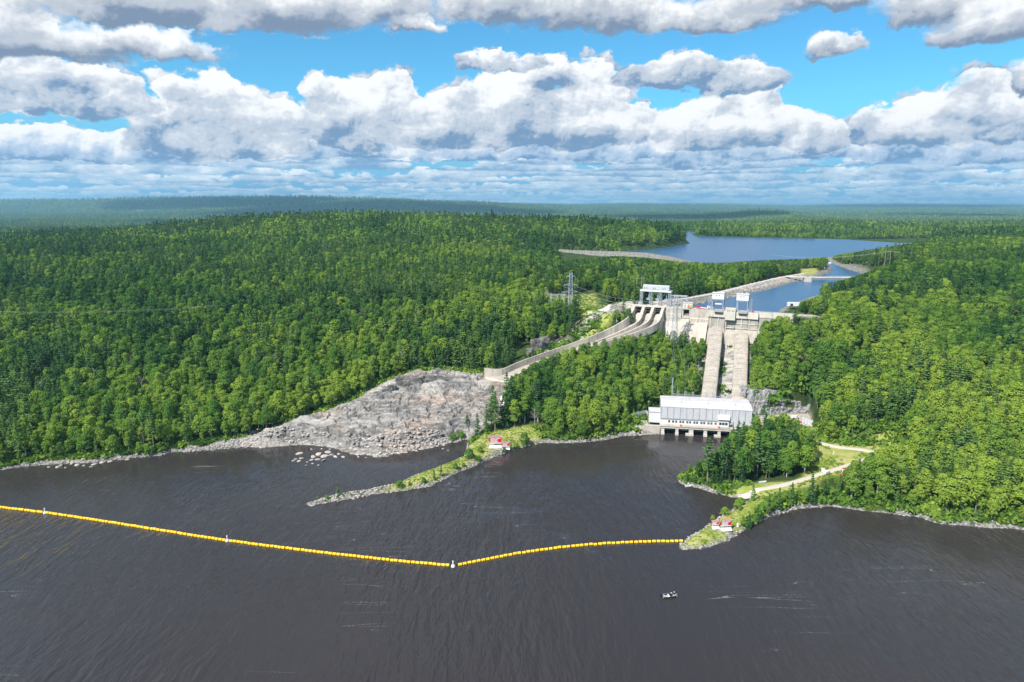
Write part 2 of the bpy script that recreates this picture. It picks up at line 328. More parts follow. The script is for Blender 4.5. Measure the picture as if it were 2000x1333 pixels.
def height_exact(x, y):
    h = table(x, y)
    # local corrections
    num = 0; den = 1e-3
    near = (y > 330) & (y < 560)
    for (cx, cy_, ch), dl in zip(cxy, cdel):
        w = np.exp(-((x - cx) ** 2 + (y - cy_) ** 2) / (2 * 15.0 ** 2)); num = num + w * dl; den = den + w
    h = h + num / den * np.minimum(den, 1.0)
    r = np.maximum(y, 250.0)
    up = sst(2, 12, h)
    h = h + up * (vnoise(x, y, 60, 1, 3) * 1.6 + vnoise(x, y, 14, 2, 2) * 0.5) + sst(500, 1200, r) * vnoise(x, y, 240, 3, 4) * 10
    h = h + sst(1500, 3500, r) * (vnoise(x, y, 900, 5, 4) * 16) + sst(5000, 9000, r) * vnoise(x, y, 2600, 6, 3) * 42
    # upper water
    loc_t = (x - DA[0]) * DN[0] + (y - DA[1]) * DN[1]
    upstream = sst(2.0, -2.0, loc_t)
    dc = np.minimum(sdf(x, y, canal), sdf(x, y, lake))
    bank = np.where(dc < 0, 50 - np.minimum(4, -dc * 0.5), np.maximum(h, 50.2 + np.minimum(dc * 0.35, 1.6) - np.maximum(dc - 10, 0) * 0.6))
    bank = np.where((dc >= 0) & (dc > 60), h, bank)
    bank = np.where(dc >= 0, np.minimum(bank, 50.4 + dc * 0.9), bank)
    h = np.where(dc < 60, h + (bank - h) * np.where(dc < 0, 1, upstream), h)
    # dikes
    d, z = dline(x, y, dike); wd = np.maximum(z - np.maximum(d - 2.5, 0) / 1.7, 0); h = np.maximum(h, wd)
    d, z = dline(x, y, saddle); wd = np.maximum(z - np.maximum(d - 3.0, 0) / 2.2, 0)
    h = np.where(d < 40, np.maximum(np.minimum(h, np.where(dc > 0, 47.0, h) + 30 * sst(25, 60, d)), wd), h)
    # chute bed
    d, z = dline(x, y, chute_c); k = sst(13, 8, d); h = h * (1 - k) + np.minimum(h, z) * k; h = np.where(d < 10, np.maximum(h, z - 1.5), h)
    # pads
    for poly, lv, bw in pads:
        d = sdf(x, y, poly); k = sst(bw, 0.0, d); h = h * (1 - k) + lv * k
    # river
    d = sdf(x, y, river) + vnoise(x, y, 6, 9, 3) * 0.9 * (1 - sst(20, 40, np.abs(sdf(x, y, pad_house))) * 0)
    hs = np.where(d < 0, -np.minimum(4, -d * 0.4), np.minimum(h, 0.25 + d * 0.55))
    h = np.where(y < 430, np.where(d < 40, hs, h), h)
    return h
# grid: columns fan out, rows get longer with distance
NT = 840
tan_c = np.linspace(-1.02, 1.02, NT)
rows = [-400, -150, 0, 100, 150]
y_ = 172.0
while y_ < 520: rows.append(y_); y_ += 1.15
while y_ < 1600: rows.append(y_); y_ *= 1.0052
while y_ < 20500: rows.append(y_); y_ *= 1.018
rows += [22000, 24000]
rows = np.array(rows); NR = len(rows)
gx = tan_c[None, :] * (np.maximum(rows, 200.0)[:, None] + 8); gy = np.repeat(rows[:, None], NT, 1)
GH = height_exact(gx, gy)
def ground(x, y):
    x = np.asarray(x, float); y = np.asarray(y, float)
    i = np.clip(np.searchsorted(rows, y) - 1, 0, NR - 2); a = np.clip((y - rows[i]) / (rows[i + 1] - rows[i]), 0, 1)
    u = x / (np.maximum(y, 200.0) + 8); j = (u - tan_c[0]) / (tan_c[1] - tan_c[0]); j0 = np.clip(j.astype(int), 0, NT - 2); b = np.clip(j - j0, 0, 1)
    return (GH[i, j0] * (1 - b) + GH[i, j0 + 1] * b) * (1 - a) + (GH[i + 1, j0] * (1 - b) + GH[i + 1, j0 + 1] * b) * a
def G(px, Y):                       # ground point in a pixel column at distance Y
    x = colx(px, Y); return np.array([x, Y, float(ground(x, Y))])
def PG(px, py, h0=3.0):             # ground point seen at a pixel (a few fixed-point steps)
    h = h0
    for _ in range(12):
        q = P(px, py, h); h = h * 0.4 + 0.6 * float(ground(q[0], q[1]))
    return P(px, py, h)

# ------------------------------------------------------------------ surface kinds on the ground (0..1 masks)
def zone(poly, x, y, soft=2.0, jit=2.0, seed=20):
    return sst(soft, -soft, sdf(x, y, poly) + vnoise(x, y, 7, seed, 3) * jit)
z_grass = [PXY([(720, 970), (790, 938), (850, 912), (890, 900), (905, 880), (915, 862), (1000, 850), (1060, 845), (1065, 862), (1000, 882), (940, 905), (880, 935), (850, 950), (780, 968)], 1),
           PXY([(1320, 1080), (1330, 1050), (1400, 1005), (1470, 965), (1500, 975), (1470, 1020), (1430, 1055), (1360, 1080)], 2),
           PXY([(1596, 864), (1680, 862), (1760, 862), (1760, 885), (1690, 902), (1650, 925), (1600, 942), (1500, 974), (1430, 977), (1396, 956), (1480, 944), (1560, 938), (1588, 915), (1584, 888)], 3),
           PXY([(1125, 655), (1138, 618), (1160, 612), (1210, 600), (1228, 606), (1212, 630), (1170, 655)], 40),
           pad_switch, PXY([(1565, 520), (1595, 522), (1600, 533), (1560, 540)], 53), PXY([(1590, 503), (1625, 503), (1620, 512), (1596, 512)], 51)]
outcrop = PXY([(455, 872), (480, 858), (520, 828), (580, 803), (640, 782), (700, 768), (745, 756), (800, 742), (850, 731), (905, 728), (945, 728)], 12)
outcrop = [(p[0], p[1]) for p in outcrop]
outcrop = [tuple(q[:2]) for q in (P(440, 876, 1), P(480, 860, 3), P(520, 830, 7), P(580, 803, 10), P(640, 783, 12), P(700, 768, 13), P(745, 750, 15), P(800, 736, 17), P(860, 727, 19), P(945, 726, 21),
           P(1000, 748, 17), P(998, 775, 13), P(992, 800, 9), P(975, 825, 5), P(940, 850, 2), P(905, 862, 0.5), P(880, 870, 0), P(740, 895, 0), P(690, 890, 0), P(600, 874, 0))]
z_cut = [(colx(1455, 364), 364), (colx(1520, 366), 366), (colx(1610, 371), 371), (colx(1612, 374), 374), (colx(1520, 370.5), 370.5), (colx(1455, 370), 370)]
z_rock = [outcrop, PXY([(290, 885), (420, 868), (540, 850), (600, 850), (600, 880), (330, 893)], 1.5),
          [(colx(1352, 372), 372), (colx(1368, 410), 410), (colx(1380, 434), 434), (colx(1470, 424), 424), (colx(1468, 398), 398), (colx(1462, 362), 362)],
          PXY([(1040, 700), (1060, 655), (1110, 650), (1180, 640), (1180, 655), (1110, 672), (1060, 690)], 34)]
z_gravel = [pad_house, pad_park, pad_sign1, pad_sign2, PXY([(0, 925), (0, 905), (60, 906), (140, 900), (250, 885), (300, 882), (330, 890), (250, 900), (100, 915)], 1)]
gxx, gyy = gx, gy
mask_grass = np.max([zone(p, gxx, gyy, 2.0, 2.0, 20 + i) for i, p in enumerate(z_grass)], 0)
mask_rock = np.max([zone(p, gxx, gyy, 1.5, 2.5, 30 + i) for i, p in enumerate(z_rock)], 0)
mask_gravel = np.max([zone(p, gxx, gyy, 1.0, 0.8, 40 + i) for i, p in enumerate(z_gravel)], 0)
driver = sdf(gxx, gyy, river)
spitx = sst(4, -4, sdf(gxx, gyy, PXY([(585, 1000), (590, 960), (900, 880), (940, 850), (1060, 845), (1065, 890), (900, 950)], 1))) + sst(4, -4, sdf(gxx, gyy, PXY([(1300, 1090), (1300, 1040), (1460, 975), (1560, 950), (1560, 1010), (1400, 1090)], 1)))
spitx = np.minimum(spitx + sst(70, 95, gxx) * (gyy < 300), 1.25)
mask_shore = sst(3.4 - 1.9 * spitx, 0.6, driver + vnoise(gxx, gyy, 5, 50, 3) * 1.3) * (gyy < 430)
dd, zz_ = dline(gxx, gyy, dike); ddk = sst(11, 7, dd + vnoise(gxx, gyy, 5, 51) * 1.5)
ds_, _ = dline(gxx, gyy, saddle); dds = sst(24, 16, ds_)
dlake = np.minimum(sdf(gxx, gyy, lake), sdf(gxx, gyy, canal))
mask_shore = np.maximum(mask_shore, sst(8, 3, dlake) * (gyy > 440) * (gyy < 900))
mask_rock = np.maximum(mask_rock, ddk)
mask_rip = np.maximum(dds, mask_shore)
slope = np.hypot(np.gradient(GH, axis=0) / np.gradient(gyy, axis=0), 0)
# bare patches on far hillsides
bare = sst(0.52, 0.62, vnoise(gxx, gyy, 260, 61, 4)) * sst(1800, 2600, gyy) * (gyy < 12000)

def mesh_from_grid(name, X_, Y_, Z_, attrs=None, smooth=True):
    nr, nc = X_.shape
    me = bpy.data.meshes.new(name)
    co = np.stack([X_, Y_, Z_], -1).reshape(-1, 3).astype(np.float32)
    i = (np.arange(nr - 1)[:, None] * nc + np.arange(nc - 1)[None, :]).reshape(-1)
    f = np.stack([i, i + 1, i + nc + 1, i + nc], -1).astype(np.int32)
    me.vertices.add(len(co)); me.vertices.foreach_set('co', co.reshape(-1))
    me.loops.add(f.size); me.loops.foreach_set('vertex_index', f.reshape(-1))
    me.polygons.add(len(f)); me.polygons.foreach_set('loop_start', np.arange(len(f), dtype=np.int32) * 4)
    me.polygons.foreach_set('use_smooth', np.full(len(f), smooth))
    for k, v in (attrs or {}).items():
        a = me.attributes.new(k, 'FLOAT', 'POINT'); a.data.foreach_set('value', np.ascontiguousarray(v, dtype=np.float32).reshape(-1))
    me.update(calc_edges=True); me.validate()
    return me
def tag(o, label=None, cat=None, group=None, kind=None):
    if label: o['label'] = label
    if cat: o['category'] = cat
    if group: o['group'] = group
    if kind: o['kind'] = kind
    return o
def link(name, me, mat=None, parent=None):
    o = bpy.data.objects.new(name, me); COL.objects.link(o)
    if mat: me.materials.append(mat)
    if parent: o.parent = parent
    return o
def empty(name, loc=(0, 0, 0), rz=0.0):
    o = bpy.data.objects.new(name, None); COL.objects.link(o); o.location = loc; o.rotation_euler = (0, 0, rz); o.empty_display_size = 1
    return o

# ------------------------------------------------------------------ materials
def newmat(name):
    m = bpy.data.materials.new(name); m.use_nodes = True; m.node_tree.nodes.clear(); return m, m.node_tree
def finish(nt, color, rough=0.85, bump=None, bstr=0.4, bdist=0.1, metal=0.0, spec=0.3, extra=None):
    o = nt.nodes.new('ShaderNodeOutputMaterial'); b = nt.nodes.new('ShaderNodeBsdfPrincipled')
    if isinstance(color, tuple): b.inputs['Base Color'].default_value = color + (1,)
    else: nt.links.new(color, b.inputs['Base Color'])
    if isinstance(rough, NV): nt.links.new(rough.v, b.inputs['Roughness'])
    else: b.inputs['Roughness'].default_value = rough
    b.inputs['Metallic'].default_value = metal; b.inputs['Specular IOR Level'].default_value = spec
    if bump is not None:
        bn = nt.nodes.new('ShaderNodeBump'); bn.inputs['Strength'].default_value = bstr; bn.inputs['Distance'].default_value = bdist
        nt.links.new(bump.v, bn.inputs['Height']); nt.links.new(bn.outputs[0], b.inputs['Normal'])
    nt.links.new(b.outputs[0], o.inputs[0]); return b
def geopos(nt): 
    g = nt.nodes.new('ShaderNodeNewGeometry'); return g.outputs['Position'], g.outputs['Normal']
def attr(nt, name, typ='GEOMETRY'):
    a = nt.nodes.new('ShaderNodeAttribute'); a.attribute_name = name; a.attribute_type = typ; return NV(nt, a.outputs['Fac'])
def simple(name, col, rough=0.7, metal=0.0, spec=0.3, var=0.12, scale=1.5, streak=0.0):
    m, nt = newmat(name); p, _ = geopos(nt)
    n = noise(nt, p, scale, 4, 0.6)
    c = mixc(nt, n.lin(0.25, 0.75), tuple(q * (1 - var) for q in col), tuple(min(1, q * (1 + var)) for q in col))
    if streak:
        s = nt.nodes.new('ShaderNodeMapping'); s.inputs['Scale'].default_value = (1.3, 1.3, 0.12); nt.links.new(p, s.inputs[0])
        c = mixc(nt, noise(nt, s.outputs[0], 1.1, 4, 0.65).step(0.48, 0.72) * streak, c, tuple(q * 0.45 for q in col))
    finish(nt, c, rough, metal=metal, spec=spec); return m

def rock_color(nt, p, light=1.0):
    mp = nt.nodes.new('ShaderNodeMapping'); mp.inputs['Rotation'].default_value = (0.2, 0.1, 0.5); mp.inputs['Scale'].default_value = (0.35, 1.5, 2.2)
    nt.links.new(p, mp.inputs[0])
    a = noise(nt, p, 0.06, 5, 0.6); b = noise(nt, mp.outputs[0], 0.25, 7, 0.65); c3 = noise(nt, p, 0.03, 3, 0.5); f = noise(nt, p, 1.6, 5, 0.65)
    c = mixc(nt, b.step(0.36, 0.64), (0.145 * light, 0.142 * light, 0.14 * light), (0.43 * light, 0.395 * light, 0.36 * light))
    c = mixc(nt, c3.step(0.5, 0.68) * 0.65, c, (0.46 * light, 0.33 * light, 0.24 * light))
    c = mixc(nt, a.step(0.55, 0.72) * 0.6, c, (0.22 * light, 0.235 * light, 0.22 * light))
    c = mixc(nt, f.step(0.55, 0.75) * 0.55, c, (0.10 * light, 0.095 * light, 0.09 * light))
    return c, b, f

# ground
M_ground, nt = newmat('ground_cover'); p, nrm = geopos(nt)
gr, rk, gv, rp, br = (attr(nt, k) for k in ('grass', 'rock', 'gravel', 'riprap', 'bare'))
n1 = noise(nt, p, 0.12, 5, 0.6); n2 = noise(nt, p, 0.9, 4, 0.6); n3 = noise(nt, p, 0.02, 4, 0.6); n4 = noise(nt, p, 0.005, 5, 0.6)
floor_c = mixc(nt, n1.step(0.35, 0.65), (0.022, 0.040, 0.010), (0.050, 0.080, 0.018))
floor_c = mixc(nt, n3.step(0.35, 0.7) * 0.6, floor_c, (0.030, 0.060, 0.022))
grass_c = mixc(nt, n1.step(0.32, 0.68), (0.19, 0.24, 0.04), (0.36, 0.33, 0.13))
grass_c = mixc(nt, n2.step(0.45, 0.75) * 0.5, grass_c, (0.12, 0.19, 0.02))
rc, rb, rf = rock_color(nt, p)
grav_c = mixc(nt, n2.step(0.3, 0.7), (0.30, 0.265, 0.22), (0.42, 0.38, 0.33))
vor = nt.nodes.new('ShaderNodeTexVoronoi'); nt.links.new(p, vor.inputs['Vector']); vor.inputs['Scale'].default_value = 0.75; vor.inputs['Randomness'].default_value = 1
vd = NV(nt, vor.outputs['Distance'])
rip_c = mixc(nt, vd.step(0.15, 0.75), (0.30, 0.285, 0.26), (0.10, 0.097, 0.09))
rip_c = mixc(nt, n1.step(0.5, 0.7) * 0.4, rip_c, (0.2, 0.22, 0.1))
c = mixc(nt, gr, floor_c, grass_c); c = mixc(nt, gv, c, grav_c); c = mixc(nt, rk, c, rc); c = mixc(nt, rp, c, rip_c); c = mixc(nt, br * 0.6, c, (0.33, 0.27, 0.22))
finish(nt, c, 0.95, bump=(vd * -0.6 + n2 * 0.8), bstr=0.8, bdist=0.5, spec=0.1)
me = mesh_from_grid('ground', gx, gy, GH, dict(grass=mask_grass, rock=mask_rock, gravel=mask_gravel, riprap=mask_rip, bare=bare))
ground_o = tag(link('ground', me, M_ground), kind='structure')

# water
def water_mat(name, body, s1, rot, amp, foam=False, rough=0.06):
    m, nt = newmat(name); p, _ = geopos(nt)
    def dirn(scale, ang, stretch, det, seed=0):
        mp = nt.nodes.new('ShaderNodeMapping'); mp.inputs['Rotation'].default_value = (0, 0, ang); mp.inputs['Location'].default_value = (seed, seed * 2, 0)
        mp.inputs['Scale'].default_value = (1.0, stretch, 1.0); nt.links.new(p, mp.inputs[0])
        return noise(nt, mp.outputs[0], scale, det, 0.6, '2D', dist=0.25)
    a = dirn(s1, rot, 0.28, 3); b = dirn(s1 * 2.1, rot + 0.45, 0.35, 3, 17); d = dirn(s1 * 0.35, rot - 0.2, 0.3, 2, 41)
    gust = noise(nt, p, 0.013, 4, 0.55, '2D').step(0.35, 0.65)
    sp_ = nt.nodes.new('ShaderNodeSeparateXYZ'); nt.links.new(p, sp_.inputs[0]); calm = 1.0 - NV(nt, sp_.outputs[1]).step(248, 320) * 0.62   # the sheltered bay lies smoother
    hgt = (a * 0.75 + b * 0.25 + d * 1.0) * (gust * 0.6 + 0.55) * calm
    col = body
    if foam:
        mp = nt.nodes.new('ShaderNodeMapping'); mp.inputs['Scale'].default_value = (0.07, 1.0, 1.0); mp.inputs['Rotation'].default_value = (0, 0, 0.06); nt.links.new(p, mp.inputs[0])
        f = noise(nt, mp.outputs[0], 0.16, 2, 0.5, '2D', dist=0.1); fb = noise(nt, p, 2.5, 4, 0.7)
        where = noise(nt, vadd(nt, p, (31, 9, 0)), 0.022, 2, 0.5, '2D').step(0.60, 0.68)
        line = ((f - 0.5).m('ABSOLUTE')).step(0.0045, 0.0015) * where * fb.step(0.45, 0.60)
        col = mixc(nt, line * 0.55, body, (0.6, 0.6, 0.62))
    b_ = finish(nt, col, rough, bump=hgt, bstr=1.0, bdist=amp, spec=0.5)
    b_.inputs['IOR'].default_value = 1.33
    return m
M_river = water_mat('river_water', (0.031, 0.0265, 0.0265), 0.46, R(-42), 0.62, foam=True)
M_lake = water_mat('lake_water', (0.028, 0.080, 0.165), 0.5, R(-10), 0.30, rough=0.28)
def sheet(name, x0, x1, y0, y1, z, mat):
    me = bpy.data.meshes.new(name); me.from_pydata([(x0, y0, z), (x1, y0, z), (x1, y1, z), (x0, y1, z)], [], [(0, 1, 2, 3)]); return tag(link(name, me, mat), kind='structure')
sheet('river_water', -900, 700, -400, 432, 0.0, M_river)
# the upper water: a flat sheet cut from the ground's grid to the two upper shorelines (dam face on its near side)
def lake_sheet():
    lt = (gx - DA[0]) * DN[0] + (gy - DA[1]) * DN[1]
    use = (dlake < np.maximum(3.0, gy * 0.006)) & (lt < -1.2) & (gy > 430)
    idx = -np.ones(gx.shape, int); q = use[:-1, :-1] & use[1:, :-1] & use[:-1, 1:] & use[1:, 1:]
    v = np.zeros(gx.shape, bool)
    for a, b in ((slice(0, -1), slice(0, -1)), (slice(1, None), slice(0, -1)), (slice(0, -1), slice(1, None)), (slice(1, None), slice(1, None))): v[a, b] |= q
    idx[v] = np.arange(v.sum()); co = np.stack([gx[v], gy[v], np.full(v.sum(), 50.0)], -1)
    i, j = np.nonzero(q); f = np.stack([idx[i, j], idx[i, j + 1], idx[i + 1, j + 1], idx[i + 1, j]], -1)
    me = bpy.data.meshes.new('lake_water'); me.from_pydata(co.tolist(), [], f.tolist()); me.update(); return me
tag(link('lake_water', lake_sheet(), M_lake), kind='structure')

# ------------------------------------------------------------------ trees
def leaf_mat(name, dark, mid, light, trans=0.35):
    m, nt = newmat(name); p, _ = geopos(nt)
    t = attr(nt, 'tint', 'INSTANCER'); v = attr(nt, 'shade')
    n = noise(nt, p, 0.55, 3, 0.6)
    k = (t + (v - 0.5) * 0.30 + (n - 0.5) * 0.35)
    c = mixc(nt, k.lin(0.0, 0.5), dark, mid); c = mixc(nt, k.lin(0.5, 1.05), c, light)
    o = nt.nodes.new('ShaderNodeOutputMaterial'); d = nt.nodes.new('ShaderNodeBsdfDiffuse'); tr = nt.nodes.new('ShaderNodeBsdfTranslucent'); mx = nt.nodes.new('ShaderNodeMixShader')
    nt.links.new(c, d.inputs[0]); nt.links.new(mixc(nt, 1.0, c, (0.9, 1.0, 0.45), 'MULTIPLY'), tr.inputs[0]); mx.inputs[0].default_value = trans
    nt.links.new(d.outputs[0], mx.inputs[1]); nt.links.new(tr.outputs[0], mx.inputs[2]); nt.links.new(mx.outputs[0], o.inputs[0]); return m
M_leaf = leaf_mat('broad_leaves', (0.036, 0.102, 0.030), (0.115, 0.225, 0.040), (0.27, 0.37, 0.055))
M_needle = leaf_mat('pine_needles', (0.026, 0.072, 0.032), (0.070, 0.150, 0.046), (0.14, 0.23, 0.055), 0.2)
M_bark = simple('grey_bark', (0.20, 0.17, 0.14), 0.9, var=0.3, scale=2.5)
M_birch = simple('pale_bark', (0.50, 0.47, 0.42), 0.8, var=0.25, scale=2.5)
M_dead = simple('dead_wood', (0.34, 0.31, 0.28), 0.9, var=0.2, scale=2)

def crown_mesh(name, quads, shade, mat):
    """quads: (n,4,3)"""
    q = np.asarray(quads, np.float32); n = len(q)
    me = bpy.data.meshes.new(name)
    me.vertices.add(n * 4); me.vertices.foreach_set('co', q.reshape(-1))
    me.loops.add(n * 4); me.loops.foreach_set('vertex_index', np.arange(n * 4, dtype=np.int32))
    me.polygons.add(n); me.polygons.foreach_set('loop_start', np.arange(n, dtype=np.int32) * 4)
    a = me.attributes.new('shade', 'FLOAT', 'POINT'); a.data.foreach_set('value', np.repeat(np.asarray(shade, np.float32), 4))
    me.update(calc_edges=True); me.materials.append(mat); return me
def leaf_quads(c, nrm, size, r, jit=0.75):
    """small kinked leaf clumps at points c facing about nrm"""
    n = len(c)
    d = nrm + r.normal(0, jit, (n, 3)); d /= np.linalg.norm(d, axis=1)[:, None] + 1e-9
    a = np.cross(d, r.normal(0, 1, (n, 3))); a /= np.linalg.norm(a, axis=1)[:, None] + 1e-9
    b = np.cross(d, a); s = (size * r.uniform(0.6, 1.4, n))[:, None]; k = (size * r.uniform(-0.25, 0.25, n))[:, None]
    j = lambda: r.uniform(0.65, 1.25, (n, 1))
    return np.stack([c - a * s * j(), c - b * s * 0.8 * j() + d * k, c + a * s * j(), c + b * s * 0.8 * j() - d * k], 1)
def broad_crown(seed, h=13.0, rad=3.6, lobes=11, per=124, size=0.34, low=0.30, mat=None, name='crown'):
    r = np.random.default_rng(seed); Q = []; S = []
    L = []
    for k in range(lobes):
        z = low + (1 - low) * (k + 0.5) / lobes
        prof = math.sin(min(1, (z - low) / (1 - low) * 0.86 + 0.22) * math.pi) ** 0.6
        a = k * 2.4 + r.uniform(-.5, .5); rr = rad * prof * r.uniform(0.35, 0.72)
        L.append((math.cos(a) * rr, math.sin(a) * rr, h * z * 0.93, rad * r.uniform(0.36, 0.56), r.uniform(0.2, 0.8)))
    L.append((0, 0, h * 0.90, rad * 0.45, 0.7)); L.append((0, 0, h * 0.62, rad * 0.75, 0.4))
    C = np.array([l[:3] for l in L])
    for (x, y, z, rr, sh) in L:
        n = int(per * (rr / (rad * 0.46)) ** 2)
        d = r.normal(0, 1, (n, 3)); d /= np.linalg.norm(d, axis=1)[:, None]
        d[:, 2] = np.where(d[:, 2] < -0.35, -d[:, 2], d[:, 2])
        bump = 1 + 0.16 * np.sin(d[:, 0] * 7 + seed) * np.sin(d[:, 1] * 6 + z) + r.normal(0, 0.07, n)
        pos = np.array([x, y, z]) + d * np.array([rr, rr, rr * 0.82]) * bump[:, None]
        # drop what is buried in other lobes
        keep = np.ones(n, bool)
        for (x2, y2, z2, r2, _) in L:
            if (x2, y2, z2) != (x, y, z): keep &= np.linalg.norm((pos - [x2, y2, z2]) / [1, 1, 0.82], axis=1) > r2 * 0.78
        pos = pos[keep]; d = d[keep]
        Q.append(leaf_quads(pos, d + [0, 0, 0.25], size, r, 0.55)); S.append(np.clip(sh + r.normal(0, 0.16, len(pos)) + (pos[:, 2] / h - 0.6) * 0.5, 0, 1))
    return crown_mesh(name, np.concatenate(Q), np.concatenate(S), mat or M_leaf)
def pine_crown(seed, h=17.0, rad=3.1, whorls=15, base=0.28, size=0.42, per=9, tufts=7, name='crown', spire=1.0, gap=0.12):
    r = np.random.default_rng(seed); C = []; N = []; S = []
    for k in range(whorls):
        f = k / (whorls - 1); z = h * (base + (1 - base) * f)
        R_ = rad * ((1 - f) ** spire * 0.92 + 0.10) * r.uniform(0.78, 1.15) * (0.75 + 0.25 * min(1, f * 6))
        for j in range(per if f < 0.7 else per - 2):
            if r.random() < gap: continue
            a = r.uniform(0, 2 * math.pi); Lb = R_ * r.uniform(0.6, 1.12); sh = r.uniform(0.15, 0.85)
            for q in range(tufts):
                u = (q + 0.7) / tufts; dz = -0.10 * Lb * u + 0.20 * Lb * u * u
                w = 0.26 * Lb * (1 - u * 0.55)
                o = r.normal(0, 1, 2) * w * 0.6
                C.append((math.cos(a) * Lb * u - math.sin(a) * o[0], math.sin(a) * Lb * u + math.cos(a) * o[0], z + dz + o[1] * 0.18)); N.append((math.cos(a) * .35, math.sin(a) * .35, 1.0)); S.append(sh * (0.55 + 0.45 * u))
    for q in range(8): C.append((0, 0, h * (0.93 + 0.01 * q))); N.append((0, 0, 1)); S.append(0.6)
    C = np.array(C); Q = leaf_quads(C, np.array(N), size, r, 0.45)
    return crown_mesh(name, Q, np.clip(S, 0, 1), M_needle)
def trunk_mesh(h, r0, mat, seed=0, name='trunk', limbs=4):
    r = random.Random(seed); bm = bmesh.new()
    def tube(pts, rad, n=6):
        rings = []
        for (p_, q) in zip(pts, rad):
            rings.append([bm.verts.new((p_[0] + q * math.cos(a * 2 * math.pi / n), p_[1] + q * math.sin(a * 2 * math.pi / n), p_[2])) for a in range(n)])
        for a, b in zip(rings[:-1], rings[1:]):
            for k in range(n): bm.faces.new((a[k], a[(k + 1) % n], b[(k + 1) % n], b[k]))
        bm.faces.new(rings[-1])
    bx, by = r.uniform(-.4, .4), r.uniform(-.4, .4)
    tube([(0, 0, -1.0), (bx * .3, by * .3, h * .35), (bx, by, h * .7), (bx, by, h * .96)], [r0 * 1.15, r0 * .85, r0 * .5, r0 * .12])
    for k in range(limbs):
        a = r.uniform(0, 6.28); z = h * r.uniform(.32, .72); L = h * r.uniform(.12, .2)
        tube([(bx * .5, by * .5, z), (bx + math.cos(a) * L * .6, by + math.sin(a) * L * .6, z + L * .5), (bx + math.cos(a) * L, by + math.sin(a) * L, z + L)], [r0 * .35, r0 * .22, r0 * .06], 4)
    me = bpy.data.meshes.new(name); bm.to_mesh(me); bm.free(); me.materials.append(mat); return me
def dead_crown(seed, h):
    r = random.Random(seed); Q = []
    for k in range(34):
        z = h * r.uniform(0.35, 0.98); a = r.uniform(0, 6.28); L = (h - z) * 0.25 + h * r.uniform(0.06, 0.15)
        p0 = np.array([0, 0, z]); p1 = p0 + [math.cos(a) * L, math.sin(a) * L, L * r.uniform(.2, .9)]
        w = np.array([-math.sin(a), math.cos(a), 0]) * 0.06; v = np.array([0, 0, 0.06])
        Q += [np.array([p0 - w, p0 + w, p1 + w * .3, p1 - w * .3]), np.array([p0 - v, p0 + v, p1 + v * .3, p1 - v * .3])]
        for s in range(3):
            f = r.uniform(.4, .9); b0 = p0 + (p1 - p0) * f; a2 = a + r.uniform(-1, 1); b1 = b0 + np.array([math.cos(a2), math.sin(a2), r.uniform(.2, 1)]) * L * .35
            Q.append(np.array([b0 - w * .5, b0 + w * .5, b1 + w * .2, b1 - w * .2]))
    return crown_mesh('branches', np.array(Q), np.full(len(Q), .5), M_dead)
# kinds: (name, crown mesh, trunk mesh, height)
KIND = []
for k in range(5):
    h = [13.0, 11.0, 16.0, 12.5, 14.0][k]; rd = [3.5, 3.1, 3.5, 2.3, 4.4][k]
    KIND.append(('broadleaf_tree', broad_crown(100 + k, h, rd, lobes=[11, 9, 13, 8, 12][k]), trunk_mesh(h * 0.85, 0.22, M_birch if k in (1, 3) else M_bark, k), h))
for k in range(4):
    h = [17.0, 15.0, 19.0, 13.0][k]; rd = [3.8, 3.2, 4.3, 2.8][k]
    KIND.append(('pine_tree', pine_crown(200 + k, h, rd, whorls=[15, 15, 13, 16][k], base=[.26, .16, .36, .08][k], spire=[.8, .95, .6, 1.0][k], gap=[.15, .08, .28, .05][k], size=[.36, .34, .42, .32][k]), trunk_mesh(h * 0.97, 0.24, M_bark, 10 + k, limbs=0), h))
KIND.append(('dead_tree', dead_crown(5, 12.0), trunk_mesh(12.0, 0.18, M_dead, 30, limbs=3), 12.0))
KIND.append(('bush', broad_crown(300, 3.2, 1.7, lobes=6, per=46, size=0.30, low=0.12), trunk_mesh(2.0, 0.07, M_bark, 31, limbs=3), 3.2))
KIND.append(('young_conifer', pine_crown(301, 4.6, 1.35, whorls=9, base=0.04, size=0.24, per=7, tufts=4, gap=0.0), trunk_mesh(4.2, 0.09, M_bark, 32, limbs=0), 4.6))
# coarser meshes for the distant forest
FAR = [broad_crown(400, 13.0, 3.9, lobes=7, per=20, size=0.95), broad_crown(401, 11.5, 3.5, lobes=6, per=18, size=0.95),
       pine_crown(402, 16.5, 3.1, whorls=8, base=.2, size=.85, per=6, tufts=3, spire=.8), pine_crown(403, 14.0, 2.6, whorls=8, base=.1, size=.8, per=6, tufts=3)]

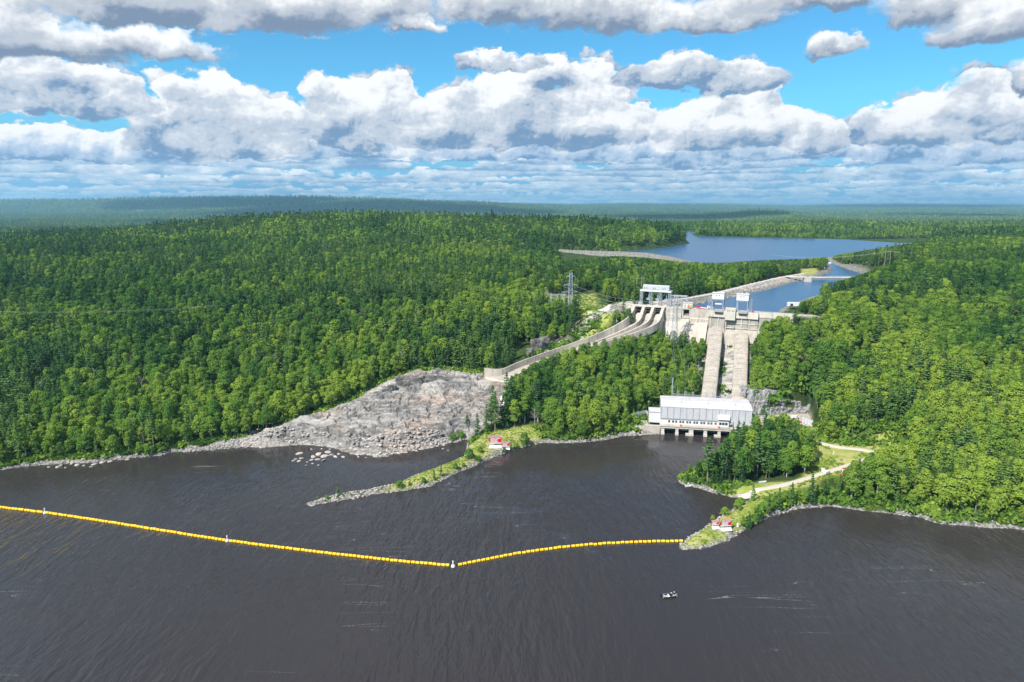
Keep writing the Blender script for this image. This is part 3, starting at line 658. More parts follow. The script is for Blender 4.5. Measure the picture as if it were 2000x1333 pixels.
# no trees on these: roads, lawns, rock, water works
def band(pts, w):
    """closed strip of width w along ground points"""
    L = []; Rr = []
    for k, p_ in enumerate(pts):
        a = np.array(pts[max(0, k - 1)][:2]); b = np.array(pts[min(len(pts) - 1, k + 1)][:2]); d = b - a; d = d / (np.linalg.norm(d) + 1e-9); n = np.array([-d[1], d[0]])
        L.append(tuple(np.array(p_[:2]) + n * w / 2)); Rr.append(tuple(np.array(p_[:2]) - n * w / 2))
    return L + Rr[::-1]
roads = {  # surface path, width
 'gravel_track': ([PG(1440, 970), PG(1490, 955), PG(1540, 945), PG(1580, 933), PG(1630, 918), PG(1668, 906), PG(1720, 890), PG(1790, 872), PG(1850, 868)], 3.6),
 'access_road': ([ph_xy(60, 0), PG(1560, 842), PG(1590, 862), PG(1640, 874), PG(1690, 880), PG(1760, 880), PG(1850, 866)], 5.5),
 'hill_road': ([PG(1152, 615, 44), PG(1185, 610, 45), PG(1210, 602, 46), PG(1228, 596, 49), dam_xy(-9, 2)], 4.0)}
clear = [(z_grass[2], 1.0), (z_grass[3], 2.0), (pad_switch, 6.0), (outcrop, 0.5), (z_rock[1], 2.0), (z_cut, 0.0), (pad_house, 2.0), (pad_park, 3.0),
         (PXY([(585, 995), (596, 962), (700, 945), (850, 905), (905, 870), (925, 862), (1010, 848), (1062, 850), (1068, 885), (900, 940), (780, 975), (600, 1000)], 1), 0.0), (z_grass[1], 1.0), (z_gravel[2], 1.0), (z_grass[5], 2.0), (z_grass[6], 2.0)]
# sight corridors that are really bare ground in front of the dam, beside the penstocks, and along the chute
clear += [([tuple(dam_xy(-2, -4)), tuple(dam_xy(108, -4)), tuple(dam_xy(108, 2)), tuple(dam_xy(80, 2)), tuple(dam_xy(78, 10)), tuple(dam_xy(60, 12)), tuple(dam_xy(26, 12)), tuple(dam_xy(-2, 14))], 0.0),
          ([(colx(1352, 360), 360), (colx(1372, 410), 410), (colx(1384, 440), 440), (colx(1466, 428), 428), (colx(1468, 398), 398), (colx(1466, 355), 355)], 0.0),
          (band([tuple(q[:2]) for q in chute_c], 17), 0.0)]
def allow(x, y, r=0.0):
    ok = sdf(x, y, river) > 2.2 + r
    for poly, m in clear: ok &= sdf(x, y, poly) > m + r
    for pts, w in roads.values():
        d, _ = dline(x, y, [(q[0], q[1], 0) for q in pts]); ok &= d > w / 2 + 2.0
    d, _ = dline(x, y, dike); ok &= d > 11
    d, _ = dline(x, y, saddle); ok &= d > 22
    lt = (x - DA[0]) * DN[0] + (y - DA[1]) * DN[1]
    ok &= (np.minimum(sdf(x, y, lake), sdf(x, y, canal)) > 6) | (lt > 1)
    ok &= (sdf(x, y, canal) > 14) | (lt > 1) | (y > 560)
    return ok
def scatter(y0, y1, sp, seed):
    r = np.random.default_rng(seed); xs = []; ys = []
    W_ = 0.80 * y1 + 40
    nx = int(2 * W_ / sp); ny = int((y1 - y0) / sp)
    X_, Y_ = np.meshgrid(np.arange(nx) * sp - W_, y0 + np.arange(ny) * sp)
    X_ = X_ + (np.arange(ny) % 2)[:, None] * sp / 2 + r.uniform(-.42, .42, X_.shape) * sp; Y_ = Y_ + r.uniform(-.42, .42, X_.shape) * sp
    k = np.abs(X_) < 0.80 * Y_ + 25; return X_[k], Y_[k]
TX = []; TY = []; TS = []
for y0, y1, sp, sc in ((225, 560, 4.1, 1.0), (560, 950, 5.4, 1.02), (950, 1650, 7.2, 1.12), (1650, 2600, 10.5, 1.25), (2600, 5200, 17.0, 1.5), (5200, 9500, 30.0, 2.1), (9500, 17500, 50.0, 3.0)):
    x, y = scatter(y0, y1, sp, int(sp * 10)); TX.append(x); TY.append(y); TS.append(np.full(len(x), sc))
TX = np.concatenate(TX); TY = np.concatenate(TY); TS = np.concatenate(TS)
# horizon test: keep what can be seen from the camera and a step beside it
TZ = ground(TX, TY)
nb = 700; bins = np.linspace(-0.86, 0.86, nb + 1); yy_ = rows[(rows > 225) & (rows < 19000)]
bc = (bins[:-1] + bins[1:]) / 2; prof = ground(bc[:, None] * yy_[None, :], np.repeat(yy_[None, :], nb, 0)); ang = (prof - HC) / yy_[None, :]
cm = np.maximum.accumulate(ang, 1)
bi = np.clip(((TX / TY) - bins[0]) / (bins[1] - bins[0]), 0, nb - 1).astype(int); yi = np.clip(np.searchsorted(yy_, TY) - 2, 0, len(yy_) - 1)
vis = (TZ + 17 * TS + 4 - HC) / TY > cm[bi, yi]
TX, TY, TS, TZ = TX[vis], TY[vis], TS[vis], TZ[vis]
bare_t = (vnoise(TX, TY, 260, 61, 4) > 0.55) & (TY > 2000) & (TY < 12000)
ok = allow(TX, TY) & ~bare_t
TX, TY, TS, TZ = TX[ok], TY[ok], TS[ok], TZ[ok]
N_ = len(TX)
px_, py_, dep_ = proj(TX, TY, TZ + 8)
# kind and colour follow patches of the wood
u1 = rng.random(N_); fp = vnoise(TX, TY, 70, 71, 3); fq = vnoise(TX, TY, 22, 72, 3); fl_ = vnoise(TX, TY, 130, 73, 3)
pine_p = np.clip(0.42 + fp * 0.95 + fq * 0.25 + 0.22 * sst(480, 1100, TY) * (px_ < 1400), 0.04, 0.92)
pine_p = np.where((TY < 460) & (px_ > 1480), pine_p * 0.5, pine_p)
pine_p = np.where((TY < 450) & (px_ > 1000) & (px_ < 1400), 0.20, pine_p)
isp = u1 < pine_p
kind = np.where(isp, 5 + rng.integers(0, 4, N_), rng.integers(0, 5, N_)); kind = np.where((rng.random(N_) < 0.010) & (TY < 1000), 9, kind)
kind = np.where((kind == 7) & (rng.random(N_) < 0.4), 5, kind)
drv = sdf(TX, TY, river)
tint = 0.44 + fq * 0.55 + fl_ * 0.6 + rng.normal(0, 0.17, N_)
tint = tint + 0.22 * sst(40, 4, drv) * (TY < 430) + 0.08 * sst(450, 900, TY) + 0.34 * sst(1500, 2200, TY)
tint = tint + np.where((TY < 450) & (px_ > 1000) & (px_ < 1400), 0.18, 0) + np.where((TY < 480) & (px_ > 1450), 0.12, 0)
tint = tint + 0.30 * sst(22, 6, sdf(TX, TY, outcrop)) * (TY > 352) * (px_ < 960)
tint = np.where(rng.random(N_) < 0.03, tint + 0.35, tint); tint = np.clip(tint, 0.0, 1.0)
scl = TS * (0.55 + 0.75 * rng.beta(2.2, 2.6, N_)) * (1 + fp * 0.22)
edge = (drv < 9) & (TY < 430); scl = np.where(edge & (rng.random(N_) < 0.45), scl * 0.62, scl)
small_hill = (TY < 450) & (TY > 335) & (px_ > 1000) & (px_ < 1400); scl = np.where(small_hill, scl * 0.95, scl)
scl = np.where((px_ > 1480) & (px_ < 1700) & (TY > 395) & (TY < 450), scl * 1.0, scl)

# crowns stay below what the photograph shows behind them (water works, road, powerhouse)
hk = np.array([k[3] for k in KIND])[kind]
limits = [((1000, 1500), [1590, 1640, 1700, 1760, 1820], [504, 497, 488, 479, 471]),
          ((560, 1000), [1090, 1130, 1200, 1260, 1330, 1400, 1480, 1560, 1600, 1640, 1700, 1760, 1810], [508, 506, 500, 503, 511, 514, 509, 506, 504, 497, 488, 479, 470]),
          ((470, 700), [1560, 1600, 1650, 1700, 1760], [575, 556, 546, 530, 505]),
          ((280, 345), [1318, 1350, 1390, 1412, 1440, 1480, 1530, 1590, 1600], [918, 905, 893, 866, 824, 806, 806, 842, 856]),
          ((345, 440), [1000, 1020, 1060, 1100, 1150, 1200, 1280, 1300, 1340, 1372], [734, 722, 700, 684, 668, 659, 645, 646, 648, 660]),
          ((385, 475), [1462, 1480, 1496, 1530, 1560, 1600, 1650, 1700, 1740], [700, 652, 626, 606, 592, 578, 566, 554, 546]),
          ((225, 280), [1460, 1500, 1560, 1600, 1640, 1665, 1700, 1740, 1790], [969, 962, 952, 944, 928, 903, 884, 872, 850]), ((280, 301), [1608, 1640, 1665, 1700, 1740, 1790], [930, 925, 903, 884, 872, 850]),
          ((345, 364), [1455, 1500, 1560, 1600], [772, 768, 772, 760])]
keepm = np.ones(N_, bool)
for (ya, yb), lx, ly in limits:
    for _ in range(2):
        a_, b_, _d = proj(TX, TY, TZ + hk * scl); m = (TY > ya) & (TY <= yb) & (a_ > lx[0]) & (a_ < lx[-1])
        lim = np.interp(a_, lx, ly); _, pb, _d = proj(TX, TY, TZ); over = m & (b_ < lim)
        f_ = np.clip((pb - lim) / np.maximum(pb - b_, 1e-3), 0, 1); scl = np.where(over, scl * f_, scl)
keepm = scl > 0.36
TX, TY, TZ, TS, kind, tint, scl, drv, px_, fp = (q[keepm] for q in (TX, TY, TZ, TS, kind, tint, scl, drv, px_, fp)); N_ = len(TX)

# ---- individual trees: those that show largest
regions = [(lambda u, v, Y_: (u < 330), 'left shore by the beach'), (lambda u, v, Y_: (u < 620), 'bank above the stony shore'), (lambda u, v, Y_: (u < 1000), 'top edge of the rock slope'),
           (lambda u, v, Y_: (u < 1200) & (Y_ < 400), 'hill left of the powerhouse'), (lambda u, v, Y_: (u < 1400) & (Y_ > 330), 'slope below the dam'),
           (lambda u, v, Y_: (Y_ < 345) & (u < 1600) & (v < 935), 'headland before the powerhouse'), (lambda u, v, Y_: (u < 1500), 'grassy sign point'),
           (lambda u, v, Y_: (v > 900) & (u < 1760), 'right shore beside the track'), (lambda u, v, Y_: (v > 900), 'right shore near the edge'),
           (lambda u, v, Y_: (u > 1400), 'hillside above the road')]
ORD = 'first second third fourth fifth sixth seventh eighth ninth tenth eleventh twelfth thirteenth fourteenth fifteenth sixteenth seventeenth eighteenth nineteenth twentieth'.split()
TENS = {2: 'twenty', 3: 'thirty', 4: 'forty', 5: 'fifty'}
def ordinal(k):
    return ORD[k] if k < 20 else (TENS[(k + 1) // 10] + '-' + ORD[(k + 1) % 10 - 1] if (k + 1) % 10 else {30: 'thirtieth', 40: 'fortieth', 50: 'fiftieth'}[k + 1])
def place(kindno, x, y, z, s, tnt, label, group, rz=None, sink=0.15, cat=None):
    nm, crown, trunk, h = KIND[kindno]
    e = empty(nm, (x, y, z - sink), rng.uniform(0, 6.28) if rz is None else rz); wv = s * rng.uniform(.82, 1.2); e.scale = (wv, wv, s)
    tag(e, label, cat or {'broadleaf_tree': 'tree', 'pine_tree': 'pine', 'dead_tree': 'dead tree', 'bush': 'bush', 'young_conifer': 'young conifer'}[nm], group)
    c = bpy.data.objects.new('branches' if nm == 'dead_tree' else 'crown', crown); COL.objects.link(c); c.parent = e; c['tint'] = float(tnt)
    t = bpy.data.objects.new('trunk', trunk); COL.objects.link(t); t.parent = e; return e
hgt = np.array([k[3] for k in KIND])[kind] * scl
pxt, pyt, _ = proj(TX, TY, TZ + hgt); pxb, pyb, dep_ = proj(TX, TY, TZ)
size = FPX * hgt / dep_
inside = (pxb > 10) & (pxb < 1990) & (pyt < 1300) & (pyt > 0)
score = np.where(inside, size, 0) + 6 * ((drv < 14) & (TY < 430))
order = np.argsort(-score)
pick = np.zeros(N_, bool); cnt = {0: 0, 1: 0}
for i in order:
    g = 0 if kind[i] >= 5 and kind[i] < 9 else 1
    if score[i] <= 0: break
    if cnt[g] < (120 if g == 0 else 175): pick[i] = True; cnt[g] += 1
    if cnt[0] >= 120 and cnt[1] >= 175: break
colw = ['dark green', 'deep green', 'mid green', 'fresh green', 'lime green']
fam = {}
for i in np.nonzero(pick)[0]:
    reg = next((t for f, t in regions if f(pxb[i], pyb[i], TY[i])), 'wooded bank'); nm = KIND[kind[i]][0]
    cw = colw[min(4, int(tint[i] * 4.2))] if nm != 'dead_tree' else 'bare grey'; sz = 'tall' if size[i] > 58 else ('middling' if size[i] > 44 else 'small')
    fam.setdefault((cw, sz, {'broadleaf_tree': 'broadleaf tree', 'pine_tree': 'conifer', 'dead_tree': 'dead tree'}[nm], reg), []).append(i)
for (cw, sz, what, reg), ids in fam.items():
    ids.sort(key=lambda i: pxb[i])
    for k, i in enumerate(ids):
        lab = f"{sz} {cw} {what} on the {reg}" if len(ids) == 1 else f"{ordinal(k)} {sz} {cw} {what} from the left, {reg}"
        place(kind[i], TX[i], TY[i], TZ[i], scl[i], tint[i], lab, f"{sz} {cw} {what}s, {reg}")
# ---- the rest of the wood: points that carry copies of the same crowns and trunks
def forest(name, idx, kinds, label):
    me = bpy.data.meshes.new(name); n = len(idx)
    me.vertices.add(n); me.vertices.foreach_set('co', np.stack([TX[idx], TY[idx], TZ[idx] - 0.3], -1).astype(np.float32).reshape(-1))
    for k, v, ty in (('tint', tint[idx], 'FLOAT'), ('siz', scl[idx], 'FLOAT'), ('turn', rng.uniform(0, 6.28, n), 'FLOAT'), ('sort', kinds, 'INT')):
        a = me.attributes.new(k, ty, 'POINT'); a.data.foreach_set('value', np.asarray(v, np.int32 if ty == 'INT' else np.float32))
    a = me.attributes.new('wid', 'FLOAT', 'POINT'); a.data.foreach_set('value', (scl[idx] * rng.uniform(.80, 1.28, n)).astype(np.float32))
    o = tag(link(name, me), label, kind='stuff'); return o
def grow(o, sources):
    ng = bpy.data.node_groups.new(o.name + '_growth', 'GeometryNodeTree')
    ng.interface.new_socket('Geometry', in_out='INPUT', socket_type='NodeSocketGeometry'); ng.interface.new_socket('Geometry', in_out='OUTPUT', socket_type='NodeSocketGeometry')
    N = ng.nodes.new; Lk = ng.links.new
    gi = N('NodeGroupInput'); go = N('NodeGroupOutput'); J = N('GeometryNodeJoinGeometry')
    def na(nm, ty):
        a = N('GeometryNodeInputNamedAttribute'); a.data_type = ty; a.inputs['Name'].default_value = nm; return a.outputs['Attribute']
    so, tu, sz_ = na('sort', 'INT'), na('turn', 'FLOAT'), na('siz', 'FLOAT')
    if 'wid' in o.data.attributes:
        wd_ = na('wid', 'FLOAT'); c3 = N('ShaderNodeCombineXYZ'); Lk(wd_, c3.inputs[0]); Lk(wd_, c3.inputs[1]); Lk(sz_, c3.inputs[2]); sz_ = c3.outputs[0]
    cx = N('ShaderNodeCombineXYZ'); Lk(tu, cx.inputs[2])
    e2r = N('FunctionNodeEulerToRotation'); Lk(cx.outputs[0], e2r.inputs[0])
    for k, objs in enumerate(sources):
        cmpn = N('FunctionNodeCompare'); cmpn.data_type = 'INT'; cmpn.operation = 'EQUAL'; Lk(so, cmpn.inputs[2]); cmpn.inputs[3].default_value = k
        jj = N('GeometryNodeJoinGeometry')
        for ob in objs:
            oi = N('GeometryNodeObjectInfo'); oi.inputs['Object'].default_value = ob; oi.transform_space = 'ORIGINAL'; Lk(oi.outputs['Geometry'], jj.inputs[0])
        ip = N('GeometryNodeInstanceOnPoints'); Lk(gi.outputs[0], ip.inputs['Points']); Lk(cmpn.outputs[0], ip.inputs['Selection']); Lk(jj.outputs[0], ip.inputs['Instance'])
        Lk(e2r.outputs[0], ip.inputs['Rotation']); Lk(sz_, ip.inputs['Scale']); Lk(ip.outputs[0], J.inputs[0])
    Lk(J.outputs[0], go.inputs[0])
    md = o.modifiers.new('growth', 'NODES'); md.node_group = ng
near_i = np.nonzero(~pick & (TY < 950))[0]; far_i = np.nonzero(~pick & (TY >= 950))[0]
fo = forest('forest', near_i, kind[near_i], 'dense mixed wood of broadleaf trees and pines')
def src(k):
    """an existing tree of this kind lends its crown and trunk"""
    for o in COL.objects:
        if o.type == 'EMPTY' and o.name.split('.')[0] == KIND[k][0]:
            ch = [c for c in o.children]
            if any(c.data == KIND[k][1] for c in ch): return ch
    return None
srcs = []
for k in range(10):
    s_ = src(k)
    if s_ is None:
        i = near_i[np.nonzero(kind[near_i] == k)[0][0]]; s_ = list(place(k, TX[i], TY[i], TZ[i], scl[i], tint[i], 'single tree standing in the left hand wood', 'trees of the wood').children)
    srcs.append(s_)
grow(fo, srcs)
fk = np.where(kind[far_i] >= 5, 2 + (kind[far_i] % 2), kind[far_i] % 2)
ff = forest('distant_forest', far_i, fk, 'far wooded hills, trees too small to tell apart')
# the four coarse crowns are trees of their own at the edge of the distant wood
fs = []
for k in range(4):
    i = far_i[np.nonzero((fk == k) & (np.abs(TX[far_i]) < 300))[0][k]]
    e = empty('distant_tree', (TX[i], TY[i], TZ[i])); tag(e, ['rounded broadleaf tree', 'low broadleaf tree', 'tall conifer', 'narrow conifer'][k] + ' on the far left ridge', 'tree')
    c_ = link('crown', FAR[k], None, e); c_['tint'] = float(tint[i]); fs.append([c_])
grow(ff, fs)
print('trees', N_, 'near', len(near_i), 'far', len(far_i), 'picked', int(pick.sum()))

# ------------------------------------------------------------------ building kit
class MB:
    """collects faces in world space; build() links them as one mesh object under its parent"""
    def __init__(s): s.v = []; s.f = []
    def hexa(s, p):                                   # 8 points: bottom 4 (ccw), top 4
        o = len(s.v); s.v += [tuple(map(float, q)) for q in p]
        s.f += [tuple(o + k for k in f) for f in ((3, 2, 1, 0), (4, 5, 6, 7), (0, 1, 5, 4), (1, 2, 6, 5), (2, 3, 7, 6), (3, 0, 4, 7))]; return s
    def fbox(s, fr, s0, s1, t0, t1, z0, z1):          # box in a (along, outward) frame
        a = [fr(s0, t1), fr(s1, t1), fr(s1, t0), fr(s0, t0)]
        return s.hexa([(*q, z0) for q in a] + [(*q, z1) for q in a])
    def box(s, x, y, z, w, d, h, rz=0.0):             # base centre
        c, n = math.cos(rz), math.sin(rz); a = [(-w / 2, -d / 2), (w / 2, -d / 2), (w / 2, d / 2), (-w / 2, d / 2)]
        a = [(x + c * i - n * j, y + n * i + c * j) for i, j in a]
        return s.hexa([(*q, z) for q in a] + [(*q, z + h) for q in a])
    def prism(s, fr, s0, s1, prof):                   # (t,z) outline swept along s
        o = len(s.v); n = len(prof)
        for sv in (s0, s1): s.v += [(*map(float, fr(sv, t)), float(z)) for t, z in prof]
        s.f += [tuple(o + k for k in range(n))[::-1], tuple(o + n + k for k in range(n))]
        for k in range(n): j = (k + 1) % n; s.f.append((o + k, o + j, o + n + j, o + n + k))
        return s
    def bar(s, a, b, w, h=None):
        a = Vector(a); b = Vector(b); d = (b - a); L = d.length
        if L < 1e-6: return s
        d /= L; up = Vector((0, 0, 1)) if abs(d.z) < 0.95 else Vector((1, 0, 0)); x = d.cross(up).normalized() * w / 2; y = d.cross(x).normalized() * (h or w) / 2
        q = [-x - y, x - y, x + y, -x + y]; return s.hexa([a + k for k in q] + [b + k for k in q])
    def cyl(s, a, b, r, n=10, r2=None):
        a = Vector(a); b = Vector(b); d = (b - a).normalized(); up = Vector((0, 0, 1)) if abs(d.z) < 0.95 else Vector((1, 0, 0)); x = d.cross(up).normalized(); y = d.cross(x).normalized(); r2 = r if r2 is None else r2
        o = len(s.v)
        for c, q in ((a, r), (b, r2)):
            for k in range(n): an = 2 * math.pi * k / n; s.v.append(tuple(c + x * math.cos(an) * q + y * math.sin(an) * q))
        for k in range(n): j = (k + 1) % n; s.f.append((o + k, o + n + k, o + n + j, o + j))
        s.f.append(tuple(o + k for k in range(n))); s.f.append(tuple(o + n + k for k in range(n))[::-1]); return s
    def build(s, name, mat, parent=None, kind=None, smooth=False):
        L = Vector((0, 0, 0))
        if parent is not None:
            p_ = parent
            while p_ is not None: L = L + p_.location; p_ = p_.parent
        v = np.array(s.v, float)
        if parent is None or parent.type == 'MESH':      # own origin at the base centre
            c = (v.min(0) + v.max(0)) / 2; c[2] = v[:, 2].min(); c = Vector(c)
            loc = c - L; v = v - np.array(c)
        else: loc = Vector((0, 0, 0)); v = v - np.array(L)
        me = bpy.data.meshes.new(name); me.from_pydata(v.tolist(), [], s.f); bm = bmesh.new(); bm.from_mesh(me); bmesh.ops.recalc_face_normals(bm, faces=bm.faces[:]); bm.to_mesh(me); bm.free()
        if smooth: me.polygons.foreach_set('use_smooth', [True] * len(me.polygons))
        o = link(name, me, mat, parent); o.location = loc
        if kind: o['kind'] = kind
        return o
def thing(name, loc, label, cat, group=None): return tag(empty(name, tuple(map(float, loc))), label, cat, group)

# ------------------------------------------------------------------ concrete and paint
def concrete(name, col, stain=0.5, pale=0.3):
    m, nt = newmat(name); p, nn = geopos(nt)
    st = nt.nodes.new('ShaderNodeMapping'); st.inputs['Scale'].default_value = (0.9, 0.9, 0.10); nt.links.new(p, st.inputs[0])
    a = noise(nt, p, 0.22, 5, 0.6); b = noise(nt, st.outputs[0], 0.9, 6, 0.68); f = noise(nt, p, 2.2, 4, 0.6)
    c = mixc(nt, a.step(0.3, 0.7), tuple(q * 0.86 for q in col), tuple(q * 1.1 for q in col))
    c = mixc(nt, b.step(0.48, 0.72) * stain, c, tuple(q * 0.42 for q in col))
    c = mixc(nt, noise(nt, vadd(nt, st.outputs[0], (9, 4, 2)), 0.7, 6, 0.7).step(0.56, 0.72) * pale, c, (0.66, 0.62, 0.56))
    c = mixc(nt, f.step(0.55, 0.8) * 0.25, c, tuple(q * 0.6 for q in col))
    finish(nt, c, 0.9, bump=f, bstr=0.3, bdist=0.05, spec=0.2); return m
M_conc = concrete('pale_concrete', (0.45, 0.40, 0.34), 0.5, 0.3)
M_conc2 = concrete('stained_concrete', (0.36, 0.325, 0.28), 0.65, 0.55)
M_concw = concrete('light_concrete', (0.54, 0.50, 0.43), 0.38, 0.3)
M_pen = concrete('weathered_concrete', (0.35, 0.31, 0.265), 0.75, 0.3)
M_clad = simple('light_grey_cladding', (0.47, 0.475, 0.49), 0.5, var=0.08, scale=0.5, streak=0.34)
M_roof = simple('pale_roofing', (0.44, 0.42, 0.43), 0.7, var=0.16, scale=0.25, streak=0.2)
M_white = simple('white_paint', (0.60, 0.60, 0.595), 0.5, var=0.05)
M_seam = simple('dark_seam', (0.10, 0.105, 0.11), 0.8, var=0.1)
M_glass = simple('dark_window_glass', (0.03, 0.035, 0.04), 0.15, spec=0.6, var=0.2)
M_void = simple('gate_steel_and_opening_shade', (0.035, 0.032, 0.03), 0.7, var=0.4, scale=0.8)  # near-black: steel of the gates, and painted shade inside the draft openings
M_steel = simple('galvanised_steel', (0.44, 0.47, 0.49), 0.5, metal=0.3, var=0.12)
M_steelb = simple('blue_grey_steel', (0.30, 0.35, 0.42), 0.5, metal=0.2, var=0.12)
M_trim = simple('grey_trim', (0.30, 0.31, 0.32), 0.6)
M_red = simple('red_paint', (0.55, 0.012, 0.02), 0.5, var=0.08)
M_yel = simple('yellow_plastic', (0.86, 0.50, 0.004), 0.42, spec=0.45, var=0.07, scale=3)
M_yelp = simple('yellow_machine_paint', (0.72, 0.36, 0.01), 0.4, spec=0.5)
M_black = simple('black_rubber', (0.012, 0.012, 0.012), 0.5, spec=0.4)
M_teal = simple('teal_panel', (0.05, 0.30, 0.28), 0.5)
M_wood = simple('weathered_pole_wood', (0.30, 0.27, 0.22), 0.9, var=0.25)
M_orange = simple('rust_orange', (0.45, 0.13, 0.05), 0.7)
M_wire = simple('aluminium_wire', (0.33, 0.35, 0.34), 0.5, metal=0.3)

# ------------------------------------------------------------------ dam
def dfr(s_, t_): return dam_xy(s_, t_)
dam = thing('dam', (*dam_xy(45, 0), 30.0), 'long pale concrete dam with three spillway bays and two intakes', 'dam')
pier_s = [0.2, 6.9, 13.2, 19.8]
prof = [(-7, 40), (-7, 53.3), (1.6, 53.3), (3.4, 52.3), (7.5, 49.0), (11, 45.5), (15.5, 42.6), (15.5, 36), (-7, 36)]
for k, s_ in enumerate(pier_s): MB().prism(dfr, s_ - 0.95, s_ + 0.95, prof).build('pier', M_conc, dam)
for k in range(3):
    a, b = pier_s[k] + 0.95, pier_s[k + 1] - 0.95
    MB().prism(dfr, a, b, [(-7, 36), (-7, 48.0), (-1, 48.6), (1.5, 48.2), (4.0, 46.8), (7.5, 44.6), (12, 42.2), (17, 40.6), (17, 36)]).build('crest', M_conc, dam)
    g = MB().fbox(dfr, a, b, -2.6, -2.2, 47.5, 53.0)
    for q in range(4): g.fbox(dfr, a, b, -2.2, -1.95, 48.9 + q * 1.05, 49.1 + q * 1.05)
    g.build('gate', M_void, dam)
MB().fbox(dfr, -2.0, 21.2, -7.4, 1.9, 53.32, 54.0).build('bridge_deck', M_concw, dam)
MB().fbox(dfr, -8, -2.05, -6.0, 0.5, 44, 54.0).build('end_block', M_conc, dam)
MB().prism(dfr, -3.2, -0.8, [(0.6, 53.6), (0.6, 40), (14, 36), (14, 43.6), (9, 47.6), (4, 51.5)]).build('side_wall', M_conc, dam)
def wall(s0, s1, prof_, mat, name='wall_block'): return MB().prism(dfr, s0 + 0.07, s1 - 0.07, prof_).build(name, mat, dam)
# non-overflow blocks: upright face above a battered foot
for k, (s0, s1) in enumerate([(20.8, 24.2), (24.2, 28.6), (28.6, 31.8)]):
    o_ = [0.0, 0.35, 0.1][k]
    wall(s0, s1, [(-5, 30), (-5, 53.8), (0.4 + o_, 53.8), (0.4 + o_, 49.8), (0.9 + o_, 49.6), (0.9 + o_, 44.8), (2.2, 44.4), (9.5, 34), (9.5, 30)], M_concw if k == 1 else M_conc)
wall(31.8, 37.4, [(-5, 30), (-5, 53.0), (-3.0, 53.0), (-3.0, 47.2), (2.0, 46.8), (9.5, 34), (9.5, 30)], M_conc)
wall(31.8, 33.0, [(-3, 47.3), (-3, 53.0), (0.2, 53.0), (0.2, 47.3)], M_conc)
wall(36.6, 37.4, [(-3, 47.3), (-3, 53.0), (0.2, 53.0), (0.2, 47.3)], M_conc)
wall(33.0, 36.6, [(-3, 47.3), (-3, 48.9), (0.2, 48.9), (0.2, 47.3)], M_conc)
wall(31.8, 37.4, [(-5, 53.05), (-5, 53.8), (0.5, 53.8), (0.5, 53.05), (-2.5, 53.05)], M_conc, 'lintel')
MB().fbox(dfr, 33.0, 36.6, -2.95, -2.7, 48.9, 53.0).build('gate', M_void, dam)
for k, (s0, s1) in enumerate([(37.4, 43.2), (43.2, 49.2)]):
    wall(s0, s1, [(-5, 30), (-5, 53.8), (0.8, 53.8), (0.8, 48.0), (1.5, 47.6), (1.5, 45.0 + k * 0.5), (2.6, 44.4 + k * 0.5), (9.5, 33), (9.5, 28)], M_conc)
for k, (s0, s1) in enumerate([(49.2, 52.2), (52.2, 59.6), (66.0, 73.2), (73.2, 79.6)]):
    top = 54.0
    wall(s0, s1, [(-6, 30), (-6, top), (2.0, top), (2.0, 50.0), (1.2, 49.8), (1.2, 42.5), (3.2, 40.5), (8.5, 30), (8.5, 28)], M_conc2)
    MB().fbox(dfr, s0 + 0.08, s1 - 0.08, 1.2, 2.25, 49.9, 53.9).build('parapet_panel', M_concw, dam)
wall(59.6, 66.0, [(-6, 30), (-6, 54.0), (0.6, 54.0), (0.6, 42.5), (3.2, 39.5), (8.5, 30), (8.5, 28)], M_conc2)
for s0 in np.arange(50.5, 79, 4.75):                           # pale ribs and ledges on the stained face
    if abs((s0 - 62.8)) > 2: MB().fbox(dfr, s0, s0 + 0.45, 1.15, 1.75, 41.8, 49.8).build('rib', M_concw, dam)
for z in (43.2, 46.2): MB().fbox(dfr, 60.2, 79.4, 1.15, 1.6, z, z + 0.35).build('ledge', M_concw, dam)
for k, (s0, s1) in enumerate([(79.6, 87.5), (87.5, 94.5), (94.5, 101.0)]):
    wall(s0, s1, [(-4, 30), (-4, 54.2), (0.6, 54.2), (0.6, 44), (6, 34), (6, 28)], M_conc2 if k == 0 else M_conc)
    MB().fbox(dfr, s0 + 0.08, s1 - 0.08, 0.6, 0.9, 51.0, 54.3).build('parapet_panel', M_concw, dam)
ib = MB().fbox(dfr, 59.75, 65.9, 0.65, 3.6, 48.6, 56.2).build('intake_house', M_concw, dam)
for s0 in (61.0, 62.0, 63.6, 64.6): MB().fbox(dfr, s0, s0 + 0.62, 3.6, 3.66, 54.2, 54.75).build('window', M_glass, ib)
for s0 in (53.0, 67.6):
    MB().fbox(dfr, s0, s0 + 5.2, 2.25, 3.3, 53.2, 54.6).build('intake_hood', M_trim, dam)
    MB().fbox(dfr, s0 + 0.1, s0 + 5.1, 2.27, 3.2, 52.5, 53.18).build('intake_slot', M_void, dam)
rail = MB()
for s0, s1 in ((21.5, 52), (66.5, 67.5), (73.5, 105)):
    for q in np.arange(s0, s1, 2.0): rail.bar((*dfr(q, 0.2), 54.0), (*dfr(q, 0.2), 55.1), 0.07)
    for z in (54.6, 55.1): rail.bar((*dfr(s0, 0.2), z), (*dfr(s1, 0.2), z), 0.06)
rail.build('handrail', M_steel, dam)
rail = MB()
for t_ in (1.7, -7.2):
    for q in np.arange(-1.8, 21, 1.6): rail.bar((*dfr(q, t_), 54.0), (*dfr(q, t_), 55.1), 0.07)
    for z in (54.6, 55.1): rail.bar((*dfr(-1.8, t_), z), (*dfr(21, t_), z), 0.06)
rail.build('handrail', M_steel, dam)

